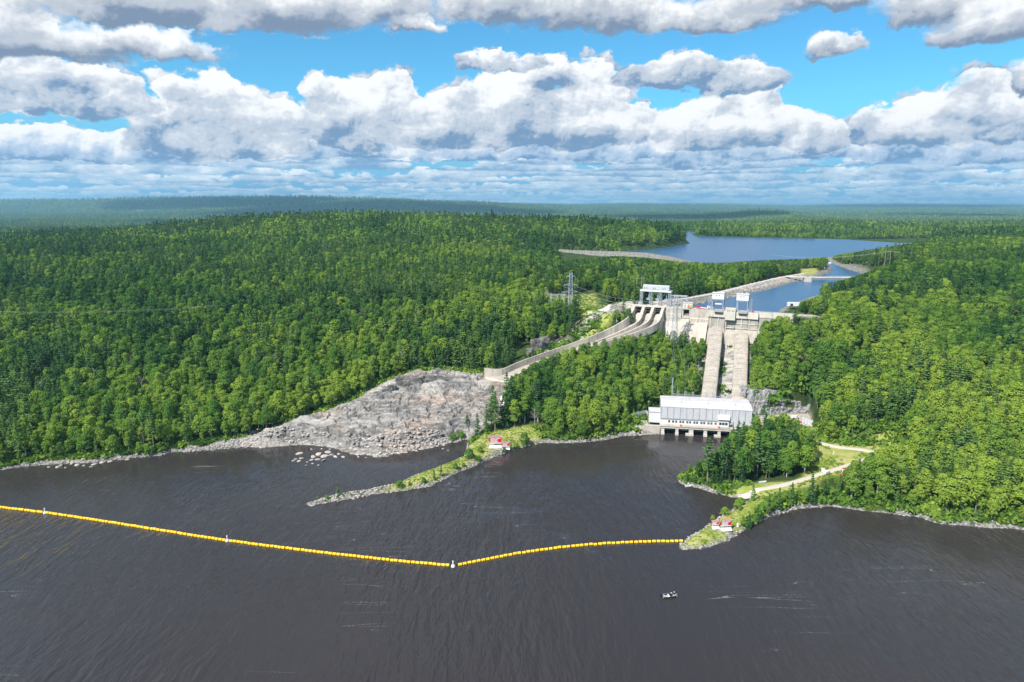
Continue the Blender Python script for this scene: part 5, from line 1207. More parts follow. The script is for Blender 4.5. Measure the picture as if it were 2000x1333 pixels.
# ------------------------------------------------------------------ towers and lines
def tower(name, x, y, z0, z1, wb, wt, zk, arms, label, body=None):
    """square lattice tower: splayed foot up to zk, slim body above, crossarms at given heights"""
    t = thing(name, (x, y, z0), label, 'pylon'); 
    def w_at(z): return wb + (wt - wb) * (z - z0) / (zk - z0) if z < zk else wt * (1 - 0.35 * (z - zk) / (z1 - zk))
    for i, j in ((-1, -1), (1, -1), (1, 1), (-1, 1)):
        MB().bar((x + i * wb / 2, y + j * wb / 2, z0 - 1), (x + i * wt / 2, y + j * wt / 2, zk), 0.2).build('leg', M_steel, t)
    b = MB()
    for i, j in ((-1, -1), (1, -1), (1, 1), (-1, 1)): w1 = w_at(z1); b.bar((x + i * wt / 2, y + j * wt / 2, zk), (x + i * w1 / 2, y + j * w1 / 2, z1), 0.17)
    n = int((z1 - z0) / 2.6); zs = np.linspace(z0 + .5, z1, n + 1)
    for a, c_ in zip(zs[:-1], zs[1:]):
        wa, wc = w_at(a) / 2, w_at(c_) / 2
        for (i, j), (k, l) in (((-1, -1), (1, -1)), ((1, -1), (1, 1)), ((1, 1), (-1, 1)), ((-1, 1), (-1, -1))):
            b.bar((x + i * wa, y + j * wa, a), (x + k * wc, y + l * wc, c_), 0.11); b.bar((x + k * wa, y + l * wa, a), (x + i * wc, y + j * wc, c_), 0.11); b.bar((x + i * wc, y + j * wc, c_), (x + k * wc, y + l * wc, c_), 0.10)
    b.build('lattice_body', M_steel, t)
    for z, L in arms:
        a = MB()
        for sg in (-1, 1):
            for dy in (-.5, .5): a.bar((x + sg * .4, y + dy, z), (x + sg * L, y, z + .1), 0.16); a.bar((x + sg * .4, y + dy, z + 1.3), (x + sg * L, y, z + .15), 0.14)
            for f in (.3, .6): a.bar((x + sg * L * f, y - .3, z), (x + sg * L * f, y - .2, z + 1.3 * (1 - f)), 0.1)
        a.build('crossarm', M_steel, t)
        for sg in (-1, 1): MB().cyl((x + sg * L, y, z + .1), (x + sg * L, y, z - 1.3), .14, 6).build('insulator', M_wire, t)
    return t
x1 = colx(1316, 424.0); T1 = (x1, 424.0); z1g = float(ground(x1, 424))
tower('lattice_tower', T1[0], T1[1], z1g, 64.5, 8.0, 3.2, 41.5, [(62.0, 4.2), (55.5, 4.6), (49.5, 4.2)], 'tall steel lattice tower standing on the slope in front of the dam')
x2 = colx(1113, 478.0); T2 = (x2, 478.0); z2g = float(ground(x2, 478))
tower('lattice_tower', T2[0], T2[1], z2g, 73.0, 5.6, 3.0, 52.0, [(70.5, 3.0), (64.5, 4.6), (59.5, 6.2)], 'steel lattice tower beside the small substation left of the dam')
def solid(name, cu):
    tmp = bpy.data.objects.new(name, cu); COL.objects.link(tmp); bpy.context.view_layer.update()
    me = bpy.data.meshes.new_from_object(tmp.evaluated_get(bpy.context.evaluated_depsgraph_get())); bpy.data.objects.remove(tmp); me.name = name
    o = bpy.data.objects.new(name, me); COL.objects.link(o); return o
def wire(a, b_, sag, label, r=0.07, group=None):
    a = Vector(a); b_ = Vector(b_); cu = bpy.data.curves.new('power_cable', 'CURVE'); cu.dimensions = '3D'; cu.bevel_depth = r; cu.bevel_resolution = 0
    sp = cu.splines.new('POLY'); n = 14; sp.points.add(n)
    for k in range(n + 1): f = k / n; p_ = a.lerp(b_, f) - a; sp.points[k].co = (p_.x, p_.y, p_.z - sag * 4 * f * (1 - f), 1)
    cu.materials.append(M_wire); o = solid('power_cable', cu); o.location = a; return tag(o, label, 'cable', group)
for k, (za, la, zb, lb) in enumerate(((64.6, 4.6, 62, -4.2), (59.6, 6.2, 55.5, -4.6), (59.6, -6.2, 49.5, -4.2), (64.6, -4.6, 55.5, 4.6))):
    wire((T2[0] + la, T2[1], za - 1.2), (T1[0] + lb, T1[1], zb - 1.2), 3.5, ['topmost', 'right hand', 'lowest', 'left hand'][k] + ' grey cable strung between the two lattice towers', 0.06, 'cables between the two lattice towers')
for k, (la, zb) in enumerate(((-4.2, 62), (4.2, 62), (-4.6, 55.5), (4.6, 55.5), (4.2, 49.5), (-4.2, 49.5))):
    g_ = gp[1 + k % 5]; wire((T1[0] + la, T1[1], zb - 1.2), (g_[0], g_[1], 16.8), 2.2, ordinal(k) + ' thin cable running down from the dam tower to the powerhouse gantry', 0.035, 'cables down to the powerhouse')
def hframe(px, Y_, ztop_py, wdt, label, brace=True, three=False):
    x = colx(px, Y_); z0 = float(ground(x, Y_)); a_ = PITCH - math.atan((666.5 - ztop_py) / FPX); z1 = HC - Y_ * math.tan(a_)
    t = thing('pole_frame', (x, Y_, z0), label, 'power poles'); k = [-wdt / 2, wdt / 2] + ([0] if three else [])
    for i in k: MB().cyl((x + i, Y_, z0 - 1), (x + i, Y_, z1), 0.22, 7, .16).build('pole', M_wood, t)
    MB().bar((x - wdt * .95, Y_, z1 - 2.2), (x + wdt * .95, Y_, z1 - 2.2), .22, .3).build('crossbeam', M_wood, t)
    if brace: MB().bar((x - wdt / 2, Y_, z1 - 9), (x + wdt / 2, Y_, z1 - 4.5 - wdt), .16).build('brace', M_wood, t)
    return (x, Y_, z1 - 2.2)
H1 = hframe(1245.5, 505, 538, 3.6, 'tall two-pole wooden frame left of the long hoist house')
H2 = hframe(1726, 690, 487, 5, 'two-pole wooden frame on the right hilltop carrying lines')
H3 = hframe(958, 560, 573, 6.5, 'row of three poles standing in the wood left of the substation', False, True)
H4 = hframe(1446, 720, 513, 6, 'wooden pole frame in the trees beyond the dike', False)
H5 = hframe(1225, 640, 537, 2, 'slim pole pair far behind the spillway', False)
for sgn in (-1, 1):
    wire((H2[0] + sgn * 4, H2[1], H2[2]), (colx(1500, 800), 800, 63), 5, ('left' if sgn < 0 else 'right') + ' hand pale power line running left from the hilltop frame', 0.10, 'lines to the left of the hilltop frame')
    wire((H2[0] + sgn * 4, H2[1], H2[2]), (colx(2050, 640), 640, H2[2] + 3 - sgn), 3, ('left' if sgn < 0 else 'right') + ' hand pale power line running right from the hilltop frame', 0.10, 'lines to the right of the hilltop frame')
for k in range(3):
    wire((colx(-30, 455), 455 + k * 3, 50 - k * .8), (colx(440, 480), 480 + k * 3, 50.5 - k * .8), 2.5, ['upper', 'middle', 'lower'][k] + ' thin line crossing over the wood at the left', 0.018, 'lines over the left wood')
# substation behind the left tower
sx_, sy_ = colx(1095, 486), 486.0; gz = float(ground(sx_, sy_))
t = thing('substation_frame', (sx_, sy_, gz), 'steel frames of the small substation under the left tower', 'substation')
for k, (dx, dy, h_) in enumerate(((-7, 0, 16), (-2.5, 3, 14), (2, 0, 16), (-7, 9, 14), (2, 9, 14))):
    b = MB(); 
    for i in (-.6, .6): b.bar((sx_ + dx + i, sy_ + dy, gz - .5), (sx_ + dx + i * .5, sy_ + dy, gz + h_), .2)
    for q in range(6): b.bar((sx_ + dx - .6, sy_ + dy, gz + q * h_ / 6), (sx_ + dx + .6, sy_ + dy, gz + (q + 1) * h_ / 6), .12)
    b.build('post', M_steel, t)
MB().bar((sx_ - 10, sy_, gz + 15), (sx_ + 4, sy_, gz + 15), .4).bar((sx_ - 7, sy_ + 9, gz + 13), (sx_ + 4, sy_ + 9, gz + 13), .35).bar((sx_ - 7, sy_, gz + 12), (sx_ - 7, sy_ + 9, gz + 12), .3).build('beam', M_steel, t)
for k, (px, dy, h_) in enumerate(((1092, -3, 5.5), (1102, -2, 6.5), (1097, 2, 4.5), (1107, -4, 3), (1088, 3, 4), (1118, 0, 2.5), (1124, 2, 2.2), (1104, -6, 1.8))):
    x = colx(px, sy_ + dy); g0 = float(ground(x, sy_ + dy)); t = thing('switchgear', (x, sy_ + dy, g0), ['leftmost tall', 'tallest', 'middle slim', 'short', 'rear left', 'right low', 'rightmost low', 'front low'][k] + ' white switchgear column in the substation yard', 'switchgear', 'switchgear in the substation')
    MB().cyl((x, sy_ + dy, g0 - .2), (x, sy_ + dy, g0 + h_ * .75), .35, 7).build('column', M_steel, t); MB().box(x, sy_ + dy, g0 + h_ * .75, 1.7, 1.2, h_ * .25).build('head', M_white, t)

# ------------------------------------------------------------------ danger signs
def sign(px, py, Y_, wdt, hgt, label, z0=None, rz=0.06, pw=True):
    x = colx(px, Y_); g0 = float(ground(x, Y_)) if z0 is None else z0
    t = thing('danger_sign', (x, Y_, g0), label, 'warning sign', 'red and white danger signs'); t.rotation_euler = (0, 0, rz)
    def loc(b, name, mat, par=None):
        v = np.array(b.v); me = bpy.data.meshes.new(name); me.from_pydata(v.tolist(), [], b.f); me.update(); return link(name, me, mat, par or t)
    zb = hgt * 0.42
    for k in range(6 if wdt > 3 else 4): q = -wdt / 2 + .25 + (wdt - .5) * k / (5 if wdt > 3 else 3); loc(MB().box(q, .25, -.6, .16, .16, zb + hgt + .4), 'post', M_black)
    for q in (-wdt / 2 + .3, wdt / 2 - .3): loc(MB().bar((q, .3, zb + hgt * .7), (q, hgt * .75, 0), .14), 'brace', M_black)
    bd = loc(MB().box(0, 0, zb, wdt, .14, hgt), 'board', M_red)
    loc(MB().box(0, -.1, zb + .02, wdt + .04, .06, hgt * .13), 'lower_band', M_white, bd)
    cu = bpy.data.curves.new('lettering', 'FONT'); cu.body = 'DANGER'; cu.align_x = 'CENTER'; cu.size = wdt * .27; cu.extrude = .03; cu.offset = wdt * .004; cu.materials.append(M_white)
    o = solid('lettering', cu); o.parent = bd; o.rotation_euler = (R(90), 0, 0); o.location = (0, -.12, zb + hgt * .74)
    rows_ = [(.60, .84), (.49, .62), (.38, .56), (.27, .66), (.17, .58)]
    for f, ww in rows_:
        for s_ in range(2): loc(MB().box(-wdt / 2 + .09 * wdt + ww * wdt * (.25 + .5 * s_) , -.10, zb + hgt * f, ww * wdt * .46, .06, hgt * .065), 'text_line', M_white, bd)
    loc(MB().hexa([(-wdt / 2, -1.5, .05), (wdt / 2, -1.5, .05), (wdt / 2, -.05, .05), (-wdt / 2, -.05, .05), (-wdt / 2, -1.3, .35), (wdt / 2, -1.3, .35), (wdt / 2, -.1, zb * .62), (-wdt / 2, -.1, zb * .62)]), 'plinth', M_white)
    return t
sign(967, 872, 322, 6.1, 4.3, 'larger red danger sign at the foot of the long spit, left of its pair')
sign(987.5, 873, 321.5, 4.0, 2.9, 'smaller red danger sign at the foot of the long spit, right of its pair')
sign(1405, 1031, 236.5, 2.7, 2.1, 'smaller red danger sign near the tip of the right grassy point')
sign(1426.5, 1034, 235, 4.0, 2.9, 'larger red danger sign near the tip of the right grassy point')
q = PG(1441, 1029); t = thing('gas_tank', (q[0], q[1], q[2]), 'small upright white tank right of the larger sign on the grassy point', 'tank')
MB().cyl((q[0], q[1], q[2] - .1), (q[0], q[1], q[2] + 1.3), .42, 12).build('shell', M_white, t); MB().cyl((q[0], q[1], q[2] + 1.3), (q[0], q[1], q[2] + 1.5), .2, 8).build('cap', M_trim, t)

# ------------------------------------------------------------------ boom of yellow floats
fl_me = None
def float_mesh():
    bm = bmesh.new(); n = 14; prof_ = [(-.62, .30), (-.60, .46), (-.50, .52), (-.20, .525), (-.18, .50), (.18, .50), (.20, .525), (.50, .52), (.60, .46), (.62, .30)]
    R_ = [[bm.verts.new((x, r * math.cos(a * 6.2832 / n), r * math.sin(a * 6.2832 / n))) for a in range(n)] for x, r in prof_]
    for a, b in zip(R_[:-1], R_[1:]):
        for k in range(n): bm.faces.new((a[k], a[(k + 1) % n], b[(k + 1) % n], b[k]))
    bm.faces.new(R_[0][::-1]); bm.faces.new(R_[-1]); bmesh.ops.recalc_face_normals(bm, faces=bm.faces[:])
    me = bpy.data.meshes.new('boom_float'); bm.to_mesh(me); bm.free(); me.materials.append(M_yel)
    me.polygons.foreach_set('use_smooth', [True] * len(me.polygons)); me.update(); return me
FM = float_mesh()
bpts = [P(-60, 985, 0), P(0, 992, 0), P(88, 1002.5, 0), P(200, 1019, 0), P(320, 1038, 0), P(444, 1057, 0), P(600, 1077, 0), P(750, 1094, 0), P(885, 1107, 0)]
bpts2 = [P(885, 1107, 0), P(950, 1094, 0), P(1020, 1081, 0), P(1120, 1068, 0), P(1220, 1061, 0), P(1336, 1058, 0)]
def along(pts, pitch):
    d = dens(pts, 12); L = np.concatenate([[0], np.cumsum(np.linalg.norm(np.diff(d, axis=0), axis=1))]); out_ = []
    for s_ in np.arange(pitch * .5, L[-1] - pitch * .3, pitch): out_.append([np.interp(s_, L, d[:, k]) for k in range(3)] + [0])
    o = np.array(out_); dd_ = np.gradient(o[:, :2], axis=0); o[:, 3] = np.arctan2(dd_[:, 1], dd_[:, 0]); return o
A1 = along(bpts, 1.52); A2 = along(bpts2, 1.66)
buoy = [P(88, 1002.5, 0), P(444, 1057, 0), P(885, 1107, 0)]
segn = ['left of the first white marker', 'between the left and middle white markers', 'between the middle and right white markers', 'from the right marker to the grassy point']
for arr, right in ((A1, False), (A2, True)):
    for x, y, z, a in arr:
        if min(math.hypot(x - b[0], y - b[1]) for b in buoy) < 1.25: continue
        sgi = 3 if right else (0 if x < buoy[0][0] else 1 if x < buoy[1][0] else 2)
        o = bpy.data.objects.new('boom_float', FM); COL.objects.link(o); o.location = (x, y, 0.24); o.rotation_euler = (rng.uniform(0, 6), rng.normal(0, .02), a + rng.normal(0, .07))
        o.location.z += rng.normal(0, .03); o.location.x += rng.normal(0, .05); o.location.y += rng.normal(0, .06)
        tag(o, 'yellow boom float on the water ' + segn[sgi], 'boom float', 'yellow boom floats ' + segn[sgi])
for nm, pts, lab in (('boom_cable', bpts, 'cable threaded through the left run of floats'), ('boom_cable', bpts2, 'cable threaded through the right run of floats')):
    cu = bpy.data.curves.new(nm, 'CURVE'); cu.dimensions = '3D'; cu.bevel_depth = .05; sp = cu.splines.new('POLY'); d = dens(pts, 8); sp.points.add(len(d) - 1)
    for k, q in enumerate(d): sp.points[k].co = (q[0], q[1], .2, 1)
    cu.materials.append(M_black); o = solid(nm, cu); tag(o, lab, 'cable')
for k, b_ in enumerate(buoy):
    t = thing('marker_buoy', (b_[0], b_[1], 0), ['leftmost', 'middle', 'rightmost'][k] + ' white marker buoy with a short mast on the float boom', 'buoy')
    MB().cyl((b_[0], b_[1], -.3), (b_[0], b_[1], .55), .85, 14, .6).build('hull', M_white, t, smooth=False); MB().cyl((b_[0], b_[1], .55), (b_[0], b_[1], 1.9), .26, 8, .2).build('mast', M_white, t); MB().cyl((b_[0], b_[1], 1.9), (b_[0], b_[1], 2.2), .3, 8, .1).build('lamp', M_white, t)

# ------------------------------------------------------------------ fishing boat with two people
BX, BY = P(1308, 1166, 0)[:2]
t = thing('fishing_boat', (BX, BY, 0), 'small open aluminium fishing boat with a black hull and outboard motor', 'boat'); t.rotation_euler = (0, 0, R(8))
def hull():
    bm = bmesh.new(); st = [(-2.35, .92, .62, -.12), (-1.2, 1.0, .60, -.18), (0.2, 1.02, .62, -.18), (1.3, .86, .70, -.15), (2.1, .45, .82, -.02), (2.55, .05, .92, .35)]
    O = []
    for x, w, h, k in st: O.append([bm.verts.new(q) for q in ((x, -w, h), (x, -w * .92, h * .35), (x, -w * .6, k), (x, 0, k - .08), (x, w * .6, k), (x, w * .92, h * .35), (x, w, h), (x, w - .09, h), (x, w * .8, .12), (x, -w * .8, .12), (x, -w + .09 if w > .1 else -w * .5, h))])
    for a, b in zip(O[:-1], O[1:]):
        for k in range(len(a)): bm.faces.new((a[k], b[k], b[(k + 1) % len(a)], a[(k + 1) % len(a)]))
    bm.faces.new(O[0]); bm.faces.new(O[-1][::-1]); bmesh.ops.recalc_face_normals(bm, faces=bm.faces[:]); me = bpy.data.meshes.new('hull'); bm.to_mesh(me); bm.free()
    me.materials.append(M_black); me.materials.append(M_trim)
    for f in me.polygons:
        if f.center.z > 0.05 and (f.normal.z > .6): f.material_index = 1
    return me
link('hull', hull(), None, t)
def lb(b, name, mat, par): me = bpy.data.meshes.new(name); me.from_pydata([tuple(q) for q in b.v], [], b.f); me.update(); return link(name, me, mat, par)
lb(MB().box(1.65, 0, .14, 1.3, 1.0, .42), 'bow_deck', M_trim, t); lb(MB().box(-1.9, 0, .14, .7, 1.5, .38), 'stern_deck', M_trim, t)
lb(MB().box(-.35, 0, .14, .35, 1.5, .34), 'bench', M_white, t); lb(MB().box(.1, -.45, .14, .5, .45, .75), 'console', M_black, t)
mo = lb(MB().box(-2.75, 0, .45, .5, .42, .65), 'outboard_motor', M_black, t); lb(MB().box(-2.78, 0, -.5, .18, .16, .95), 'motor_leg', M_black, mo)
lb(MB().bar((-2.0, .5, .5), (-2.0, .5, 1.15), .07).bar((-2.3, -.5, .5), (-2.4, -.5, 1.2), .06), 'rod_holder', M_black, t)
M_skin = simple('skin', (0.48, 0.27, 0.18), 0.6); M_dark = simple('dark_clothing', (0.025, 0.025, 0.035), 0.9)
def person(x, y, z, rz, label, arm):
    """one skinned body: seated at the knees-bent pose on deck or bench"""
    e = thing('person', (BX + math.cos(R(8)) * x - math.sin(R(8)) * y, BY + math.sin(R(8)) * x + math.cos(R(8)) * y, z), label, 'person'); e.rotation_euler = (0, 0, rz)
    V_ = [(0, 0, 0, .15), (0.02, 0, .25, .15), (0.05, 0, .47, .17), (0.06, 0, .58, .07), (0.08, 0, .68, .10), (0.09, 0, .78, .09)]
    E_ = [(0, 1), (1, 2), (2, 3), (3, 4), (4, 5)]
    for sg in (-1, 1):
        o = len(V_); V_ += [(.02, sg * .10, -.02, .10), (.44, sg * .14, .04, .08), (.50, sg * .14, -.40, .055), (.62, sg * .14, -.42, .045)]; E_ += [(0, o), (o, o + 1), (o + 1, o + 2), (o + 2, o + 3)]
        o = len(V_); V_ += [(.04, sg * .20, .50, .07), (.12, sg * .24, .26, .05), (.36, sg * .14, .22 + arm, .04), (.43, sg * .12, .23 + arm, .035)]; E_ += [(2, o), (o, o + 1), (o + 1, o + 2), (o + 2, o + 3)]
    me = bpy.data.meshes.new('body'); me.from_pydata([v[:3] for v in V_], E_, []); ob = link('body', me, M_dark, e)
    sk = ob.modifiers.new('skin', 'SKIN'); 
    for k, v in enumerate(V_): me.skin_vertices[0].data[k].radius = (v[3], v[3])
    me.skin_vertices[0].data[0].use_root = True; ss = ob.modifiers.new('smooth', 'SUBSURF'); ss.levels = 1; ss.render_levels = 1
    bm = bmesh.new(); bmesh.ops.create_uvsphere(bm, u_segments=12, v_segments=8, radius=.115); bmesh.ops.scale(bm, vec=(1, .85, 1.15), verts=bm.verts); mh = bpy.data.meshes.new('face'); bm.to_mesh(mh); bm.free(); h_ = link('face', mh, M_skin, e); h_.location = (.10, 0, .74)
    lb(MB().cyl((.08, 0, .79), (.08, 0, .92), .14, 12, .11).cyl((.12, 0, .785), (.12, 0, .81), .20, 12), 'cap', M_white, e)
    return e
me_ok = True
def seat_person(*a):
    return person(*a)
try:
    seat_person(1.35, .15, .62, R(20), 'seated person in dark clothes and white cap at the bow of the boat', .05)
    seat_person(0.55, -.1, .55, R(200), 'seated person in dark clothes and white cap amidships in the boat', .0)
except Exception as ex: print('person', ex)
fr_ = MB().bar((0, 0, 0), (1.6, .2, 1.3), .03)
# small craft and kit at the landing on the right point
def rowboat(px, py, z, rz, label, L=3.6):
    q = PG(px, py); t = thing('rowing_boat', (q[0], q[1], q[2]), label, 'boat'); t.rotation_euler = (0, 0, rz)
    m = hull(); ob = link('hull', m, None, t); m.materials[0] = M_white; ob.scale = (L / 5, L / 5, L / 5); lb(MB().box(0, 0, .18, .25, 1.1, .12), 'bench', M_wood, t); return t
rowboat(1490, 943, 3, R(15), 'white rowing boat drawn up on the grass below the headland trees')
q = P(1345, 951, 0); t = rowboat(1345, 951, 0, R(10), 'small white boat moored at the headland shore', 3.2); t.location = (q[0], q[1], 0.05)
for k, (px, py, rz) in enumerate(((1615, 926, .4), (1607, 922, 1.2))):
    q = PG(px, py); van('utility_cart', q[0], q[1], q[2], rz, 2.6, 1.4, 1.5, M_white, ['white utility cart parked beside the gravel track', 'smaller white cart in the grass left of the gravel track'][k], 'cart')
q = PG(1656, 927); t = thing('equipment_trailer', (q[0], q[1], q[2]), 'white equipment trailer with red roof half hidden beside the track', 'trailer')
MB().box(q[0], q[1], q[2] + .6, 4.4, 2.2, 1.9, .2).build('body', M_white, t); MB().box(q[0], q[1], q[2] + 2.5, 4.5, 2.3, .3, .2).build('roof', M_red, t)
for a in (-1, 1): MB().cyl((q[0] + a, q[1] - 1.2, q[2] + .35), (q[0] + a, q[1] - .9, q[2] + .35), .35, 9).build('wheel', M_black, t)
q = PG(1645, 932); tag(MB().box(q[0], q[1], q[2] - .2, 3.0, 1.8, 1.5, .5).build('rust_container', M_orange), 'rust orange container in the bushes beside the white trailer', 'container')
for k, (px, py, lab) in enumerate(((1628, 888, 'short white post on the dry lawn below the access road'), (1211, 605, 'orange marker post beside the hill road'))):
    q = PG(px, py, 3 if k == 0 else 44); tag(MB().box(q[0], q[1], q[2] - .2, .5, .5, 1.8).build('marker_post', M_white if k == 0 else M_orange), lab, 'post')

# ------------------------------------------------------------------ bare rock slope below the chute
gs_ = 0.45
ox = np.arange(-135, 16, gs_); oy = np.arange(312, 402, gs_); OX, OY = np.meshgrid(ox, oy)
od = sdf(OX, OY, outcrop) + vnoise(OX, OY, 9, 120, 3) * 2.0
base_h = ground(OX, OY)
# folded, tilted benches: ridges run along the slope and step down to the water
u_ = (OX * 0.78 + OY * 0.62); v_ = (-OX * 0.30 + OY * 0.95)
w1 = v_ + vnoise(OX, OY, 34, 121, 4) * 13 + vnoise(OX, OY, 9, 122, 3) * 2.2
saw = lambda q, per: (q / per - np.floor(q / per))
st1 = np.where(saw(w1, 11.0) < 0.8, saw(w1, 11.0) / 0.8, (1 - saw(w1, 11.0)) / 0.2); st2 = saw(w1 * 1.0 + vnoise(OX, OY, 12, 123, 3) * 3, 3.1)
ridg = 1 - np.abs(vnoise(OX + OY * .4, OY * 2.2, 14, 124, 5, .6)) * 2
crk = np.abs(vnoise(OX * 1.0, OY * 1.0, 11, 126, 4, .55)); crk = np.minimum(crk, np.abs(vnoise(OX + OY * .7, OY * 1.3, 6.5, 127, 3, .5)) * 1.3); crack = -1.4 * sst(0.05, 0.0, crk)
fine = vnoise(OX, OY * 2, 2.6, 125, 3) * 0.32
lift = sst(1.0, -9.0, od)
OH = base_h + 0.15 + lift * (st1 * 3.0 + st2 * 0.9 + ridg * 1.4 + crack * 1.5 + fine + 0.1) + sst(0.5, -1.5, od) * (fine + 0.15) - sst(-0.5, 1.5, od) * 3.0
OH = np.where(sdf(OX, OY, river) < 2, np.minimum(OH, base_h + 0.6 + fine), OH)
dch, zch = dline(OX, OY, chute_c); OH = np.where(dch < 11, np.minimum(OH, zch + .6), OH)
M_rock, nt = newmat('glacier_smoothed_rock'); p, nrm = geopos(nt)
rc, rb, rf = rock_color(nt, p, 0.86)
mpv = nt.nodes.new('ShaderNodeMapping'); mpv.inputs['Rotation'].default_value = (0, 0, R(-28)); mpv.inputs['Scale'].default_value = (0.22, 1.0, 1.0); nt.links.new(p, mpv.inputs[0])
seam = noise(nt, mpv.outputs[0], 0.55, 6, 0.7, dist=0.6); pinkp = noise(nt, mpv.outputs[0], 0.09, 4, 0.55)
rc = mixc(nt, pinkp.step(0.54, 0.68) * 0.5, rc, (0.43, 0.305, 0.235)); rc = mixc(nt, pinkp.step(0.45, 0.30) * 0.5, rc, (0.27, 0.285, 0.275))
rc = mixc(nt, (seam - 0.5).m('ABSOLUTE').step(0.035, 0.0) * 0.75, rc, (0.07, 0.065, 0.06)); rc = mixc(nt, attr(nt, 'crack') * 0.8, rc, (0.055, 0.05, 0.048))
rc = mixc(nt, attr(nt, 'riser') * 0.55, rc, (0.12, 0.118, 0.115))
rc = mixc(nt, attr(nt, 'pale') * 0.4, rc, (0.52, 0.48, 0.43))
finish(nt, rc, 0.9, bump=(seam + rf * 0.5), bstr=0.9, bdist=0.6, spec=0.15)
keep = (od < 2.5)
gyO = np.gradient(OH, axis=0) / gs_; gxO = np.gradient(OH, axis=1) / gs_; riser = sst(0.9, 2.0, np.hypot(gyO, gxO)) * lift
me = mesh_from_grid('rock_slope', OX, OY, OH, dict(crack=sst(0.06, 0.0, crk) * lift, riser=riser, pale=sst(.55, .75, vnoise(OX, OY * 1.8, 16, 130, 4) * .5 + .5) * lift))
bm = bmesh.new(); bm.from_mesh(me); bm.verts.ensure_lookup_table(); kf = keep.reshape(-1); bmesh.ops.delete(bm, geom=[v for v, k in zip(bm.verts, kf) if not k], context='VERTS'); bm.to_mesh(me); bm.free()
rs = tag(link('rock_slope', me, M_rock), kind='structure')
# upright dark rock wall along the top edge, and other small cliffs: craggy blocks
def crag(x, y, z, w, d, h, seed, mat, name='rock'):
    r = np.random.default_rng(seed); bm = bmesh.new(); bmesh.ops.create_icosphere(bm, subdivisions=3, radius=1.0)
    for v in bm.verts:
        c = v.co; n = Vector((np.sign(c.x) * abs(c.x) ** .6, np.sign(c.y) * abs(c.y) ** .6, np.sign(c.z) * abs(c.z) ** .6))
        f = 1 + .16 * math.sin(c.x * 5 + seed) * math.sin(c.z * 3.1) + .12 * math.sin(c.y * 7 + seed * 2) + r.normal(0, .045)
        v.co = Vector((n.x * w / 2 * f, n.y * d / 2 * f, n.z * h / 2 * f))
    me = bpy.data.meshes.new(name); bm.to_mesh(me); bm.free(); me.materials.append(mat); o = bpy.data.objects.new(name, me); COL.objects.link(o); o.location = (x, y, z); o.rotation_euler = (r.normal(0, .12), r.normal(0, .12), r.uniform(-.5, .5)); return o
M_crag, nt = newmat('dark_cliff_rock'); p, nrm = geopos(nt); rc, rb, rf = rock_color(nt, p, 0.62)
mv = nt.nodes.new('ShaderNodeMapping'); mv.inputs['Scale'].default_value = (1.2, 1.2, .25); nt.links.new(p, mv.inputs[0]); vs_ = noise(nt, mv.outputs[0], .8, 6, .7)
rc = mixc(nt, (vs_ - .5).m('ABSOLUTE').step(.05, 0) * .8, rc, (.05, .047, .045)); finish(nt, rc, .95, bump=vs_ + rf * .4, bstr=1, bdist=.6, spec=.1)
cw_labels = []
for k, (px, py, h0, w, d, h) in enumerate([(742, 772, 13, 9, 5, 6), (757, 768, 14, 6, 5, 9), (766, 765, 14, 5, 5, 9), (792, 755, 15, 11, 6, 9), (815, 752, 16, 12, 6, 9), (838, 748, 17, 11, 6, 8), (862, 745, 18, 12, 6, 7), (888, 741, 19, 12, 6, 6), (912, 738, 19.5, 11, 6, 5),
                                       (1050, 0, 424, 8, 5, 12), (1062, 0, 428, 7, 4, 11), (1036, 0, 418, 5, 4, 7), (1112, 0, 437, 7, 4, 3), (1140, 0, 441, 6, 4, 3), (1165, 0, 445, 5, 3, 3),
                                       (1556, 668, 41, 10, 8, 8), (1568, 664, 42, 7, 8, 7), (1522, 664, 40, 6, 7, 6)]):
    q = P(px, py, h0) if py else G(px, h0); z = float(ground(q[0], q[1])); o = crag(q[0], q[1], z + h * .18, w, d, h, 40 + k, M_crag)
    where = 'in the dark rock band above the bare slope' if k < 9 else 'beside the spillway chute in the woods' if k < 15 else 'showing through the trees right of the dam'
    tag(o, ['massive', 'upright', 'blocky', 'broad', 'cracked', 'flat-topped', 'rounded', 'low', 'end'][k % 9] + ' dark rock outcrop ' + where, 'rock outcrop', 'rock outcrops ' + where)
# rock cutting behind the powerhouse yard
cy_ = np.linspace(0, 1, 120); zz2 = np.linspace(0, 1, 40); CU, CZ = np.meshgrid(cy_, zz2)
ca = np.array([colx(1452, 364), 364.0]); cb_ = np.array([colx(1520, 366), 366.0]); cc = np.array([colx(1622, 372.0), 372.0])
lnx = np.where(CU < .5, ca[0] + (cb_[0] - ca[0]) * CU * 2, cb_[0] + (cc[0] - cb_[0]) * (CU - .5) * 2); lny = np.where(CU < .5, ca[1] + (cb_[1] - ca[1]) * CU * 2, cb_[1] + (cc[1] - cb_[1]) * (CU - .5) * 2)
topz = 19.5 - 4.0 * CU + vnoise(lnx, lny * 0, 7, 140, 3) * 1.8
jag = vnoise(CU * 60, CZ * 16, 3.4, 141, 4, .6) * 1.8 + np.abs(vnoise(CU * 70, CZ * 6, 5, 142, 3)) * 1.6 + np.floor(CZ * 3 + vnoise(CU * 60, CZ * 0, 8, 143, 2) * .5) * -.7
CX2 = lnx + CZ * 1.0; CY2 = lny + CZ * 3.5 - jag; CZ2 = 4.0 + CZ * (topz - 4.0)
back = np.stack([CX2[-1] + 2, CY2[-1] + 9, CZ2[-1] + .5], 0)
CX2 = np.vstack([CX2, back[0][None]]); CY2 = np.vstack([CY2, back[1][None]]); CZ2 = np.vstack([CZ2, back[2][None]])
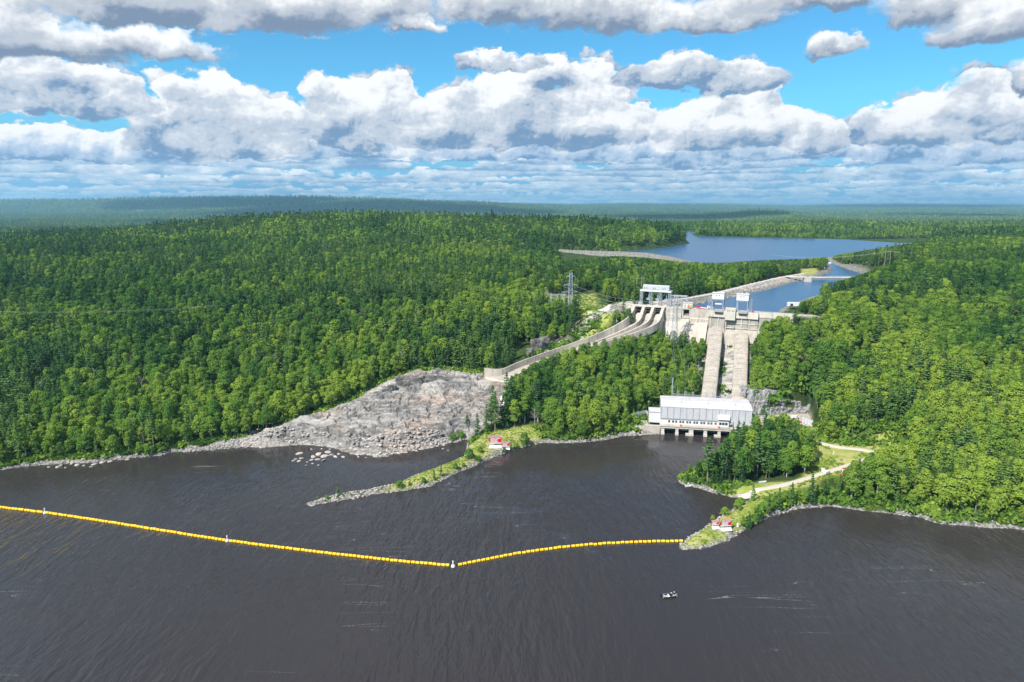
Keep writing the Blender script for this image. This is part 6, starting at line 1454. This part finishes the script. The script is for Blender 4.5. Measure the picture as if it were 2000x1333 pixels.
M_cut, nt = newmat('grey_cut_rock'); p, nrm = geopos(nt); mv = nt.nodes.new('ShaderNodeMapping'); mv.inputs['Scale'].default_value = (1.1, 1.1, .3); nt.links.new(p, mv.inputs[0]); a = noise(nt, mv.outputs[0], .7, 6, .7); b = noise(nt, p, .15, 4)
c = mixc(nt, a.step(.35, .65), (.11, .113, .115), (.33, .33, .325)); c = mixc(nt, b.step(.55, .7) * .5, c, (.30, .25, .21)); finish(nt, c, .95, bump=a, bstr=1, bdist=.5, spec=.1)
tag(link('rock_cutting', mesh_from_grid('rock_cutting', CX2, CY2, CZ2, smooth=False), M_cut), kind='structure')

# ------------------------------------------------------------------ boulders and rubble
def stone(seed, sub=2):
    r = np.random.default_rng(seed); bm = bmesh.new(); bmesh.ops.create_icosphere(bm, subdivisions=sub, radius=1.0); P_ = r.normal(0, 1, (7, 3)); P_ /= np.linalg.norm(P_, axis=1)[:, None]
    for v in bm.verts:
        c = np.array(v.co); k = 1.0
        for q in P_: k = min(k, 0.74 / max(c @ q, .3))
        v.co = Vector(c * k * (1 + r.normal(0, .03)) * np.array([1.25, .95, .62]))
    me = bpy.data.meshes.new('boulder'); bm.to_mesh(me); bm.free(); return me
M_stone, nt = newmat('grey_pink_stone'); p, nrm = geopos(nt); oi = nt.nodes.new('ShaderNodeObjectInfo'); rnd = NV(nt, oi.outputs['Random']); a = noise(nt, p, .9, 5, .65)
c = mixc(nt, rnd, (.22, .21, .20), (.42, .375, .335)); c = mixc(nt, rnd.step(.75, .95) * .7, c, (.46, .36, .30)); c = mixc(nt, a.step(.5, .75) * .5, c, (.15, .145, .14)); finish(nt, c, .9, bump=a, bstr=.5, bdist=.15, spec=.15)
SM = [stone(k) for k in range(5)]
for m in SM: m.materials.append(M_stone)
bl = []
def boulder(px, py, size_, lab, grp, name='boulder'):
    q = P(px, py, 0); z = max(float(ground(q[0], q[1])), -size_ * .15); o = bpy.data.objects.new(name, SM[rng.integers(0, 5)]); COL.objects.link(o)
    o.location = (q[0], q[1], z + size_ * .1); s_ = size_ / 2; o.scale = (s_ * rng.uniform(.9, 1.3), s_ * rng.uniform(.8, 1.1), s_ * rng.uniform(.7, 1.1)); o.rotation_euler = (rng.normal(0, .2), rng.normal(0, .2), rng.uniform(0, 6.3)); return tag(o, lab, 'boulder', grp)
CT = {}
def ordb(kind_, word):
    CT[kind_ + word] = CT.get(kind_ + word, -1) + 1; return ordinal(CT[kind_ + word])
for (px, py, s_) in sorted([(585, 886, 3.2), (612, 893, 2.6), (622, 888, 3.4), (634, 892, 3.6), (640, 884, 3.0), (633, 899, 3.0), (620, 898, 2.0), (648, 889, 2.4), (608, 899, 1.6), (578, 897, 2.2), (584, 901, 2.0), (590, 896, 2.4), (573, 900, 1.8), (600, 903, 1.3),
                     (610, 906, 1.3), (622, 909, 1.2), (598, 909, 1.1), (655, 893, 2.0), (662, 887, 2.2), (670, 893, 1.8), (608, 878, 1.2), (628, 877, 1.5), (645, 878, 1.6), (700, 893, 1.4), (715, 894, 1.3), (865, 877, 1.2), (875, 880, 1.0), (800, 880, 1.8), (820, 878, 1.4)]):
    boulder(px, py, s_, (lambda w: ordb('a', w) + ' ' + w + ' pale boulder from the left in the water off the rock slope')('large' if s_ > 2.9 else 'middling' if s_ > 1.9 else 'small'), ('large' if s_ > 2.9 else 'middling' if s_ > 1.9 else 'small') + ' boulders off the rock slope')
for (px, py, s_) in sorted([(118, 910, 2.6), (112, 913, 1.8), (140, 906, 2.4), (150, 909, 2.2), (163, 910, 1.8), (185, 907, 2.6), (200, 904, 2.2), (215, 902, 1.8), (236, 898, 2.4), (178, 912, 1.6), (95, 913, 1.4), (128, 914, 1.3), (248, 898, 2.0)]):
    boulder(px, py, s_, (lambda w: ordb('b', w) + ' ' + w + ' pinkish boulder from the left in the shallows off the beach')('larger' if s_ > 2 else 'small'), ('larger' if s_ > 2 else 'small') + ' boulders off the left beach')
# rubble: shore stones too many to count
def surf(x, y):
    g = ground(x, y); i = (y - oy[0]) / gs_; j = (x - ox[0]) / gs_; k = (i > 0) & (i < len(oy) - 1) & (j > 0) & (j < len(ox) - 1)
    i0 = np.clip(i.astype(int), 0, len(oy) - 1); j0 = np.clip(j.astype(int), 0, len(ox) - 1); return np.where(k & keep[i0, j0], np.maximum(g, OH[i0, j0]), g)
pts = []
def fill(poly, sp, smin, smax, seed, cond=None):
    r = np.random.default_rng(seed); a = np.array(poly); x0, y0 = a.min(0); x1, y1 = a.max(0); n = int((x1 - x0) * (y1 - y0) / sp ** 2); x = r.uniform(x0, x1, n); y = r.uniform(y0, y1, n); k = sdf(x, y, poly) < 0
    if cond is not None: k &= cond(x, y)
    x, y = x[k], y[k]; pts.append(np.stack([x, y, surf(x, y), smin + (smax - smin) * r.random(len(x)) ** 2.2], 1))
shore_box = [(-330, 215), (330, 215), (330, 420), (-330, 420)]
ds = lambda x, y: sdf(x, y, river) + vnoise(x, y, 5, 50, 3) * 1.2
rockish = lambda x, y: ((x < -20) | (y < 345)) 
fill(shore_box, 0.85, .35, 1.0, 1, lambda x, y: (ds(x, y) > -.8) & (ds(x, y) < 2.3) & (np.abs(x) < .8 * y + 10) & (sdf(x, y, pad_house) > 0) & (rng.random(len(x)) < .8) & ((x < 88) | (y > 300) | (vnoise(x, y, 12, 99, 2) > .12)))
fill(PXY([(455, 874), (540, 866), (650, 868), (700, 885), (800, 876), (905, 862), (902, 855), (840, 866), (740, 878), (690, 872), (600, 858), (520, 858)], .5), 0.85, .35, 1.8, 2)
fill(PXY([(690, 892), (745, 896), (860, 873), (905, 864), (905, 858), (760, 872), (700, 878)], 0), .9, .5, 2.0, 3)
fill(PXY([(560, 905), (570, 893), (600, 886), (640, 876), (690, 884), (700, 896), (640, 904), (600, 910)], 0), 1.7, .5, 1.7, 4)
fill(PXY([(330, 893), (320, 882), (420, 868), (500, 848), (530, 852), (520, 876), (400, 886)], 1), 1.0, .4, 1.6, 5)
fill(PXY([(100, 918), (90, 908), (150, 900), (250, 888), (330, 882), (310, 896), (200, 910)], .3), 1.2, .4, 1.5, 6)
fill(PXY([(596, 990), (600, 982), (655, 968), (700, 962), (770, 950), (776, 960), (700, 972), (640, 984)], .5), .7, .35, 1.1, 7)
fill(PXY([(1232, 842), (1224, 850), (1274, 850), (1280, 832), (1240, 832)], 2), .75, .4, 1.1, 8)
dkp = [(q[0], q[1]) for q in dike]
fill([tuple(P(1240, 590, 52)[:2]), tuple(P(1400, 560, 52)[:2]), tuple(P(1590, 532, 52)[:2]), tuple(P(1590, 550, 50)[:2]), tuple(P(1400, 590, 50)[:2]), tuple(dam_xy(20, -8)), tuple(dam_xy(-14, 0))], 1.7, .5, 1.5, 9, lambda x, y: (dline(x, y, dike)[0] > 2.5) & (dline(x, y, dike)[0] < 11))
fill([tuple(dam_xy(-4, 3)), tuple(dam_xy(-15, 3)), tuple(dam_xy(-14, 16)), tuple(dam_xy(-5, 18))], 1.1, .5, 1.3, 10)
pts = np.concatenate(pts)
rn = len(pts); me = bpy.data.meshes.new('rubble'); me.vertices.add(rn); me.vertices.foreach_set('co', np.ascontiguousarray(pts[:, :3] + [0, 0, .05], dtype=np.float32).reshape(-1))
srt = rng.integers(0, 4, rn)
for k, v, ty in (('siz', pts[:, 3] * .55, 'FLOAT'), ('turn', rng.uniform(0, 6.28, rn), 'FLOAT'), ('sort', srt, 'INT')):
    a_ = me.attributes.new(k, ty, 'POINT'); a_.data.foreach_set('value', np.asarray(v, np.int32 if ty == 'INT' else np.float32))
ro = tag(link('rubble', me), 'loose grey stones along the shores and embankments', kind='stuff')
bobs = [o for o in COL.objects if o.name.startswith('boulder')]; srcb = [next(o for o in bobs if o.data == SM[k]) if any(o.data == SM[k] for o in bobs) else bobs[0] for k in range(4)]
grow(ro, [[o] for o in srcb]); print('rubble', rn)

# grass and shrubs: low tufts on the lawns and along the wood's edge
gpts = []
def tufts(poly, sp, s0, s1, t0, t1, seed, cond=None):
    r = np.random.default_rng(seed); a = np.array(poly); x0, y0 = a.min(0); x1, y1 = a.max(0); n = int((x1 - x0) * (y1 - y0) / sp ** 2); x = r.uniform(x0, x1, n); y = r.uniform(y0, y1, n); k = (sdf(x, y, poly) < 0) & (sdf(x, y, river) > .8)
    for pp, w in roads.values(): k &= dline(x, y, [(q[0], q[1], 0) for q in pp])[0] > w / 2 + .2
    if cond is not None: k &= cond(x, y)
    x, y = x[k], y[k]; n_ = vnoise(x, y, 9, seed, 3); gpts.append(np.stack([x, y, ground(x, y), s0 + (s1 - s0) * r.random(len(x)) ** 1.6, np.clip(t0 + (t1 - t0) * (r.random(len(x)) * .5 + .25 + n_ * .5), 0, 1)], 1))
def tuft_mesh(seed, n=26, size=.35):
    r = np.random.default_rng(seed); c = r.normal(0, .38, (n, 3)); c[:, 2] = np.abs(c[:, 2]) * .7 + .1; return crown_mesh('foliage', leaf_quads(c, np.tile([0, 0, .8], (n, 1)), size, r, .8), r.uniform(0, 1, n), M_leaf)
tu = []
for k in range(3):
    q = [PG(1375, 1058), PG(1395, 1050), PG(850, 938)][k]; e = thing('weed_clump', tuple(q), ['low green weed clump near the tip of the right grassy point', 'low green weed clump below the signs on the right point', 'low weed clump halfway along the long spit'][k], 'weeds')
    c_ = link('foliage', tuft_mesh(500 + k), None, e); c_['tint'] = .8; tu.append([c_])
tufts(z_grass[1], .75, .15, .42, .8, 1.0, 11); tufts(z_grass[0], .8, .2, .5, .75, 1.0, 12); tufts(PXY([(1585, 838), (1770, 846), (1770, 868), (1596, 866)], 4), 1.6, 1.0, 3.4, .4, .95, 21); tufts(z_grass[2], 1.25, .3, .8, .5, .95, 13, lambda x, y: vnoise(x, y, 14, 77, 3) > -.15); tufts(z_grass[3], 1.6, .4, 1.1, .5, .95, 14); tufts(pad_switch, 2.0, .4, 1.0, .5, .9, 15)
# brush along the wood's lower edge: shores, the top of the rock slope, between the penstocks
edge_c = lambda x, y: (sdf(x, y, river) > 1.6) & (sdf(x, y, river) < 9) & (sdf(x, y, outcrop) > 1) & allow(x, y, -1.5)
tufts(shore_box, 1.15, .8, 2.6, .3, .95, 16, edge_c); tufts(shore_box, 1.2, .7, 2.4, .4, .95, 24, lambda x, y: (sdf(x, y, river) < 3) & (x > 88) & (y < 300) & (vnoise(x, y, 12, 99, 2) < .2))
tufts(shore_box + [], 1.5, 1.0, 3.0, .45, 1.0, 17, lambda x, y: (sdf(x, y, outcrop) > -2) & (sdf(x, y, outcrop) < 9) & (y > 355) & (x < 5))
tufts(shore_box, 1.7, .6, 1.6, .55, .95, 18, lambda x, y: (sdf(x, y, outcrop) > -9) & (sdf(x, y, outcrop) < -1) & (y > 345) & (x < -30))
gul = [(colx(1352, 362), 362), (colx(1372, 410), 410), (colx(1384, 436), 436), (colx(1466, 424), 424), (colx(1468, 398), 398), (colx(1468, 366), 366)]
tufts(gul, 1.7, .8, 2.6, .25, .85, 19, lambda x, y: vnoise(x, y, 9, 91, 3) > -.05)
tufts([tuple(dam_xy(20, 9)), tuple(dam_xy(52, 9)), tuple(dam_xy(50, 17)), tuple(dam_xy(18, 17))], 1.4, 1.0, 2.6, .3, .9, 20)
tufts([(colx(1510, 366), 366), (colx(1600, 367), 367), (colx(1640, 380), 380), (colx(1500, 382), 382)], 1.5, 1.6, 4.6, .25, .9, 22, lambda x, y: sdf(x, y, pad_house) > 1.5)
tufts([(colx(1040, 372), 372), (colx(1230, 350), 350), (colx(1330, 362), 362), (colx(1370, 372), 372), (colx(1300, 380), 380)], 2.2, 1.2, 3.2, .3, .9, 23)
tufts([(colx(1030, 415), 415), (colx(1175, 440), 440), (colx(1165, 452), 452), (colx(1030, 432), 432)], 1.6, 1.0, 3.0, .3, .9, 25)
gpts = np.concatenate(gpts); gn = len(gpts); me = bpy.data.meshes.new('undergrowth'); me.vertices.add(gn); me.vertices.foreach_set('co', np.ascontiguousarray(gpts[:, :3], dtype=np.float32).reshape(-1))
for k, v, ty in (('siz', gpts[:, 3], 'FLOAT'), ('tint', gpts[:, 4], 'FLOAT'), ('turn', rng.uniform(0, 6.28, gn), 'FLOAT'), ('sort', rng.integers(0, 3, gn), 'INT')):
    a_ = me.attributes.new(k, ty, 'POINT'); a_.data.foreach_set('value', np.asarray(v, np.int32 if ty == 'INT' else np.float32))
uo = tag(link('undergrowth', me), 'weeds, long grass and brush on banks and lawns', kind='stuff'); grow(uo, tu); print('tufts', gn)

# bushes and small conifers one can tell apart
for px, py, kd, s_, tn, lab in [(661, 966, 11, .95, .7, 'lone little conifer near the tip of the long spit'), (638, 974, 10, .45, .7, 'small bush on the very tip of the long spit'), (620, 977, 10, .42, .75, 'lowest bush at the left end of the long spit'),
        (780, 952, 10, .85, .5, 'round bush where the long spit turns green'), (800, 948, 10, .5, .6, 'small bush right of the round one on the long spit'), (828, 944, 10, .75, .3, 'dark bush on the middle of the long spit'), (848, 936, 11, .85, .4, 'dark small conifer on the middle of the long spit'),
        (862, 930, 11, 1.15, .35, 'taller dark conifer past the middle of the long spit'), (890, 917, 10, .9, .5, 'bush on the upper half of the long spit'), (905, 912, 10, .6, .6, 'small bush on the upper half of the long spit'), (934, 901, 10, .8, .45, 'bush left of the danger signs lawn'),
        (916, 895, 10, 1.3, .4, 'bigger bush at the left edge of the sign lawn'), (938, 884, 10, .9, .6, 'bush behind the sign lawn'), (985, 884, 10, .8, .45, 'bush right below the smaller danger sign'), (998, 880, 11, .9, .4, 'small conifer right of the danger signs'), (1024, 870, 10, 1.9, .45, 'largest round bush on the bank right of the danger signs'),
        (1008, 876, 10, .8, .6, 'little bush between the conifer and the largest round bush'), (1392, 1018, 10, .7, .75, 'bush at the water left of the right danger signs'), (1415, 1008, 10, 1.0, .8, 'yellow green bush behind the right danger signs'), (1440, 996, 10, 1.2, .7, 'bush on the inner edge of the right point'),
        (1446, 988, 10, 1.0, .6, 'bush higher up the inner edge of the right point'), (1470, 978, 11, 1.5, .95, 'bright young conifer at the neck of the right point'), (1462, 1035, 8, .50, .35, 'dark conifer nearest the water on the right point'), (1480, 1022, 8, .55, .6, 'green conifer above it on the right point'),
        (1500, 1008, 5, .55, .65, 'broad conifer on the outer side of the right point'), (1520, 995, 8, .7, .6, 'tall conifer where the right point meets the shore'), (1545, 985, 8, .7, .55, 'conifer beside the gravel landing'), (1452, 1028, 10, .8, .45, 'bush beside the conifer nearest the water'), (1583, 985, 8, 1.05, .25, 'tall blue-green spruce below the gravel track'),
        (1340, 944, 8, .45, .75, 'first young pine at the tip of the headland'), (1356, 944, 8, .40, .7, 'second young pine at the tip of the headland'), (1372, 946, 8, .45, .7, 'third young pine at the tip of the headland'), (1328, 938, 10, .8, .9, 'lime bush at the very tip of the headland'), (1390, 950, 8, .6, .4, 'dark pine on the headland behind the beach'),
        (275, 886, 10, 1.7, .55, 'round green bush on the stony islet off the left bank'), (288, 887, 10, 1.5, .6, 'second green bush on the stony islet'), (300, 886, 10, 1.2, .5, 'third green bush on the stony islet'),
        (1280, 648, 11, 1.6, .25, 'dark pointed conifer standing before the spillway wall'), (1300, 652, 11, 1.1, .2, 'smaller dark conifer right of it before the dam'), (885, 862, 10, 1.2, .5, 'bush at the lower right foot of the bare rock slope'), (900, 858, 10, 1.3, .6, 'second bush at the foot of the bare rock slope'), (912, 835, 11, 1.4, .85, 'yellow green small tree on the bare rock')]:
    q = PG(px, py, 2 if py > 700 else 30)
    place(kd, q[0], q[1], q[2], s_, tn, lab, None, sink=.1)
for k, (px, Y_) in enumerate([(1040, 512), (1048, 505), (1056, 515), (1064, 508), (1072, 514), (1052, 522), (1066, 524), (1380, 560), (1392, 566), (1290, 600), (1300, 610), (60, 372), (75, 378), (90, 372)]):
    q = G(px, Y_); place(9, q[0], q[1], q[2], rng.uniform(.9, 1.25), .5, ordinal(k) + ' bare grey dead tree, counted from the substation rightwards then the shores', 'bare grey trees')
# thin waterfall on the rock at the foot of the chute
wf = [P(987, 766, 15), P(985, 774, 13.5), P(981, 783, 11.5), P(979, 792, 9.5), P(981, 801, 7.5), P(984, 811, 5.5), P(983, 820, 3.8)]
A_ = []
for k, q in enumerate(wf): z = float(ground(q[0], q[1])) + 2.6; A_.append([(q[0] - .8 + .3 * math.sin(k * 2), q[1], z - .5), (q[0] - .1, q[1] - .3, z + .25), (q[0] + .7 + .3 * math.cos(k * 3), q[1], z - .5)])
A_ = np.array(A_); M_fall = simple('white_water', (0.80, 0.82, 0.84), 0.5, var=0.1, scale=2)
tag(link('waterfall', mesh_from_grid('waterfall', A_[..., 0], A_[..., 1], A_[..., 2]), M_fall), kind='structure')

# ------------------------------------------------------------------ air
M_air = bpy.data.materials.new('air'); M_air.use_nodes = True; nt = M_air.node_tree; nt.nodes.clear()
o = nt.nodes.new('ShaderNodeOutputMaterial'); v = nt.nodes.new('ShaderNodeVolumePrincipled'); v.inputs['Color'].default_value = (0.38, 0.72, 0.95, 1); v.inputs['Density'].default_value = 0.000062; v.inputs['Anisotropy'].default_value = 0.2
nt.links.new(v.outputs[0], o.inputs['Volume'])
tag(MB().box(0, 12000, -5.2, 56000, 26000, 400).build('haze', M_air), kind='stuff')
# ------------------------------------------------------------------ clouds outside the picture that shade the far hills
def cloud(x, y, z, w, d, h, seed, label):
    r = np.random.default_rng(seed); bm = bmesh.new()
    for k in range(16):
        a = r.uniform(0, 6.28); rr = math.sqrt(r.random()) * .75; s_ = r.uniform(.28, .5) * (1.15 - rr * .6)
        m = Matrix.Translation((x + math.cos(a) * rr * w / 2, y + math.sin(a) * rr * d / 2, z + r.uniform(0, .4) * h * (1 - rr))) @ Matrix.Diagonal((w / 2 * s_ * 1.2, d / 2 * s_ * 1.2, h / 2 * s_ * 1.6, 1))
        bmesh.ops.create_icosphere(bm, subdivisions=3, radius=1.0, matrix=m)
    for v_ in bm.verts: v_.co.z = max(v_.co.z, z - h * .12); n = math.sin(v_.co.x * .021 + seed) * math.sin(v_.co.y * .018) * math.sin(v_.co.z * .03); v_.co += Vector((n * 30, n * 30, n * 18 if v_.co.z > z else 0))
    me = bpy.data.meshes.new('cloud'); bm.to_mesh(me); bm.free(); me.polygons.foreach_set('use_smooth', [True] * len(me.polygons)); return tag(link('cloud', me, M_cloud), label, 'cloud')
M_cloud, nt = newmat('cloud_white'); o = nt.nodes.new('ShaderNodeOutputMaterial'); d = nt.nodes.new('ShaderNodeBsdfDiffuse'); d.inputs[0].default_value = (.9, .9, .9, 1); tr = nt.nodes.new('ShaderNodeBsdfTranslucent'); tr.inputs[0].default_value = (.35, .35, .36, 1); mx = nt.nodes.new('ShaderNodeAddShader')
nt.links.new(d.outputs[0], mx.inputs[0]); nt.links.new(tr.outputs[0], mx.inputs[1]); nt.links.new(d.outputs[0], o.inputs[0])
def cloud_for(px, Y_, w, d, zc, seed, label):
    """cloud whose shadow falls at this ground point"""
    x = colx(px, Y_); gz_ = float(ground(x, Y_)); k = (zc - gz_) / sd.z; cloud(x + sd.x * k, Y_ + sd.y * k, zc, w, d, 500, seed, label)
cloud_for(440, 9300, 3300, 2300, 3200, 1, 'broad white cloud over the far left ridge'); cloud_for(740, 7400, 4200, 2300, 2700, 2, 'long white cloud over the dark middle ridge')
cloud_for(1345, 5900, 1700, 1900, 2200, 3, 'white cloud over the low hill behind the lake'); cloud_for(1860, 6900, 1100, 1700, 2500, 4, 'white cloud over the far right valley')
cloud_for(1800, 14500, 4200, 2200, 4600, 5, 'white cloud over the right horizon ridge'); cloud_for(330, 4300, 900, 500, 1700, 6, 'white cloud over the far left valley')
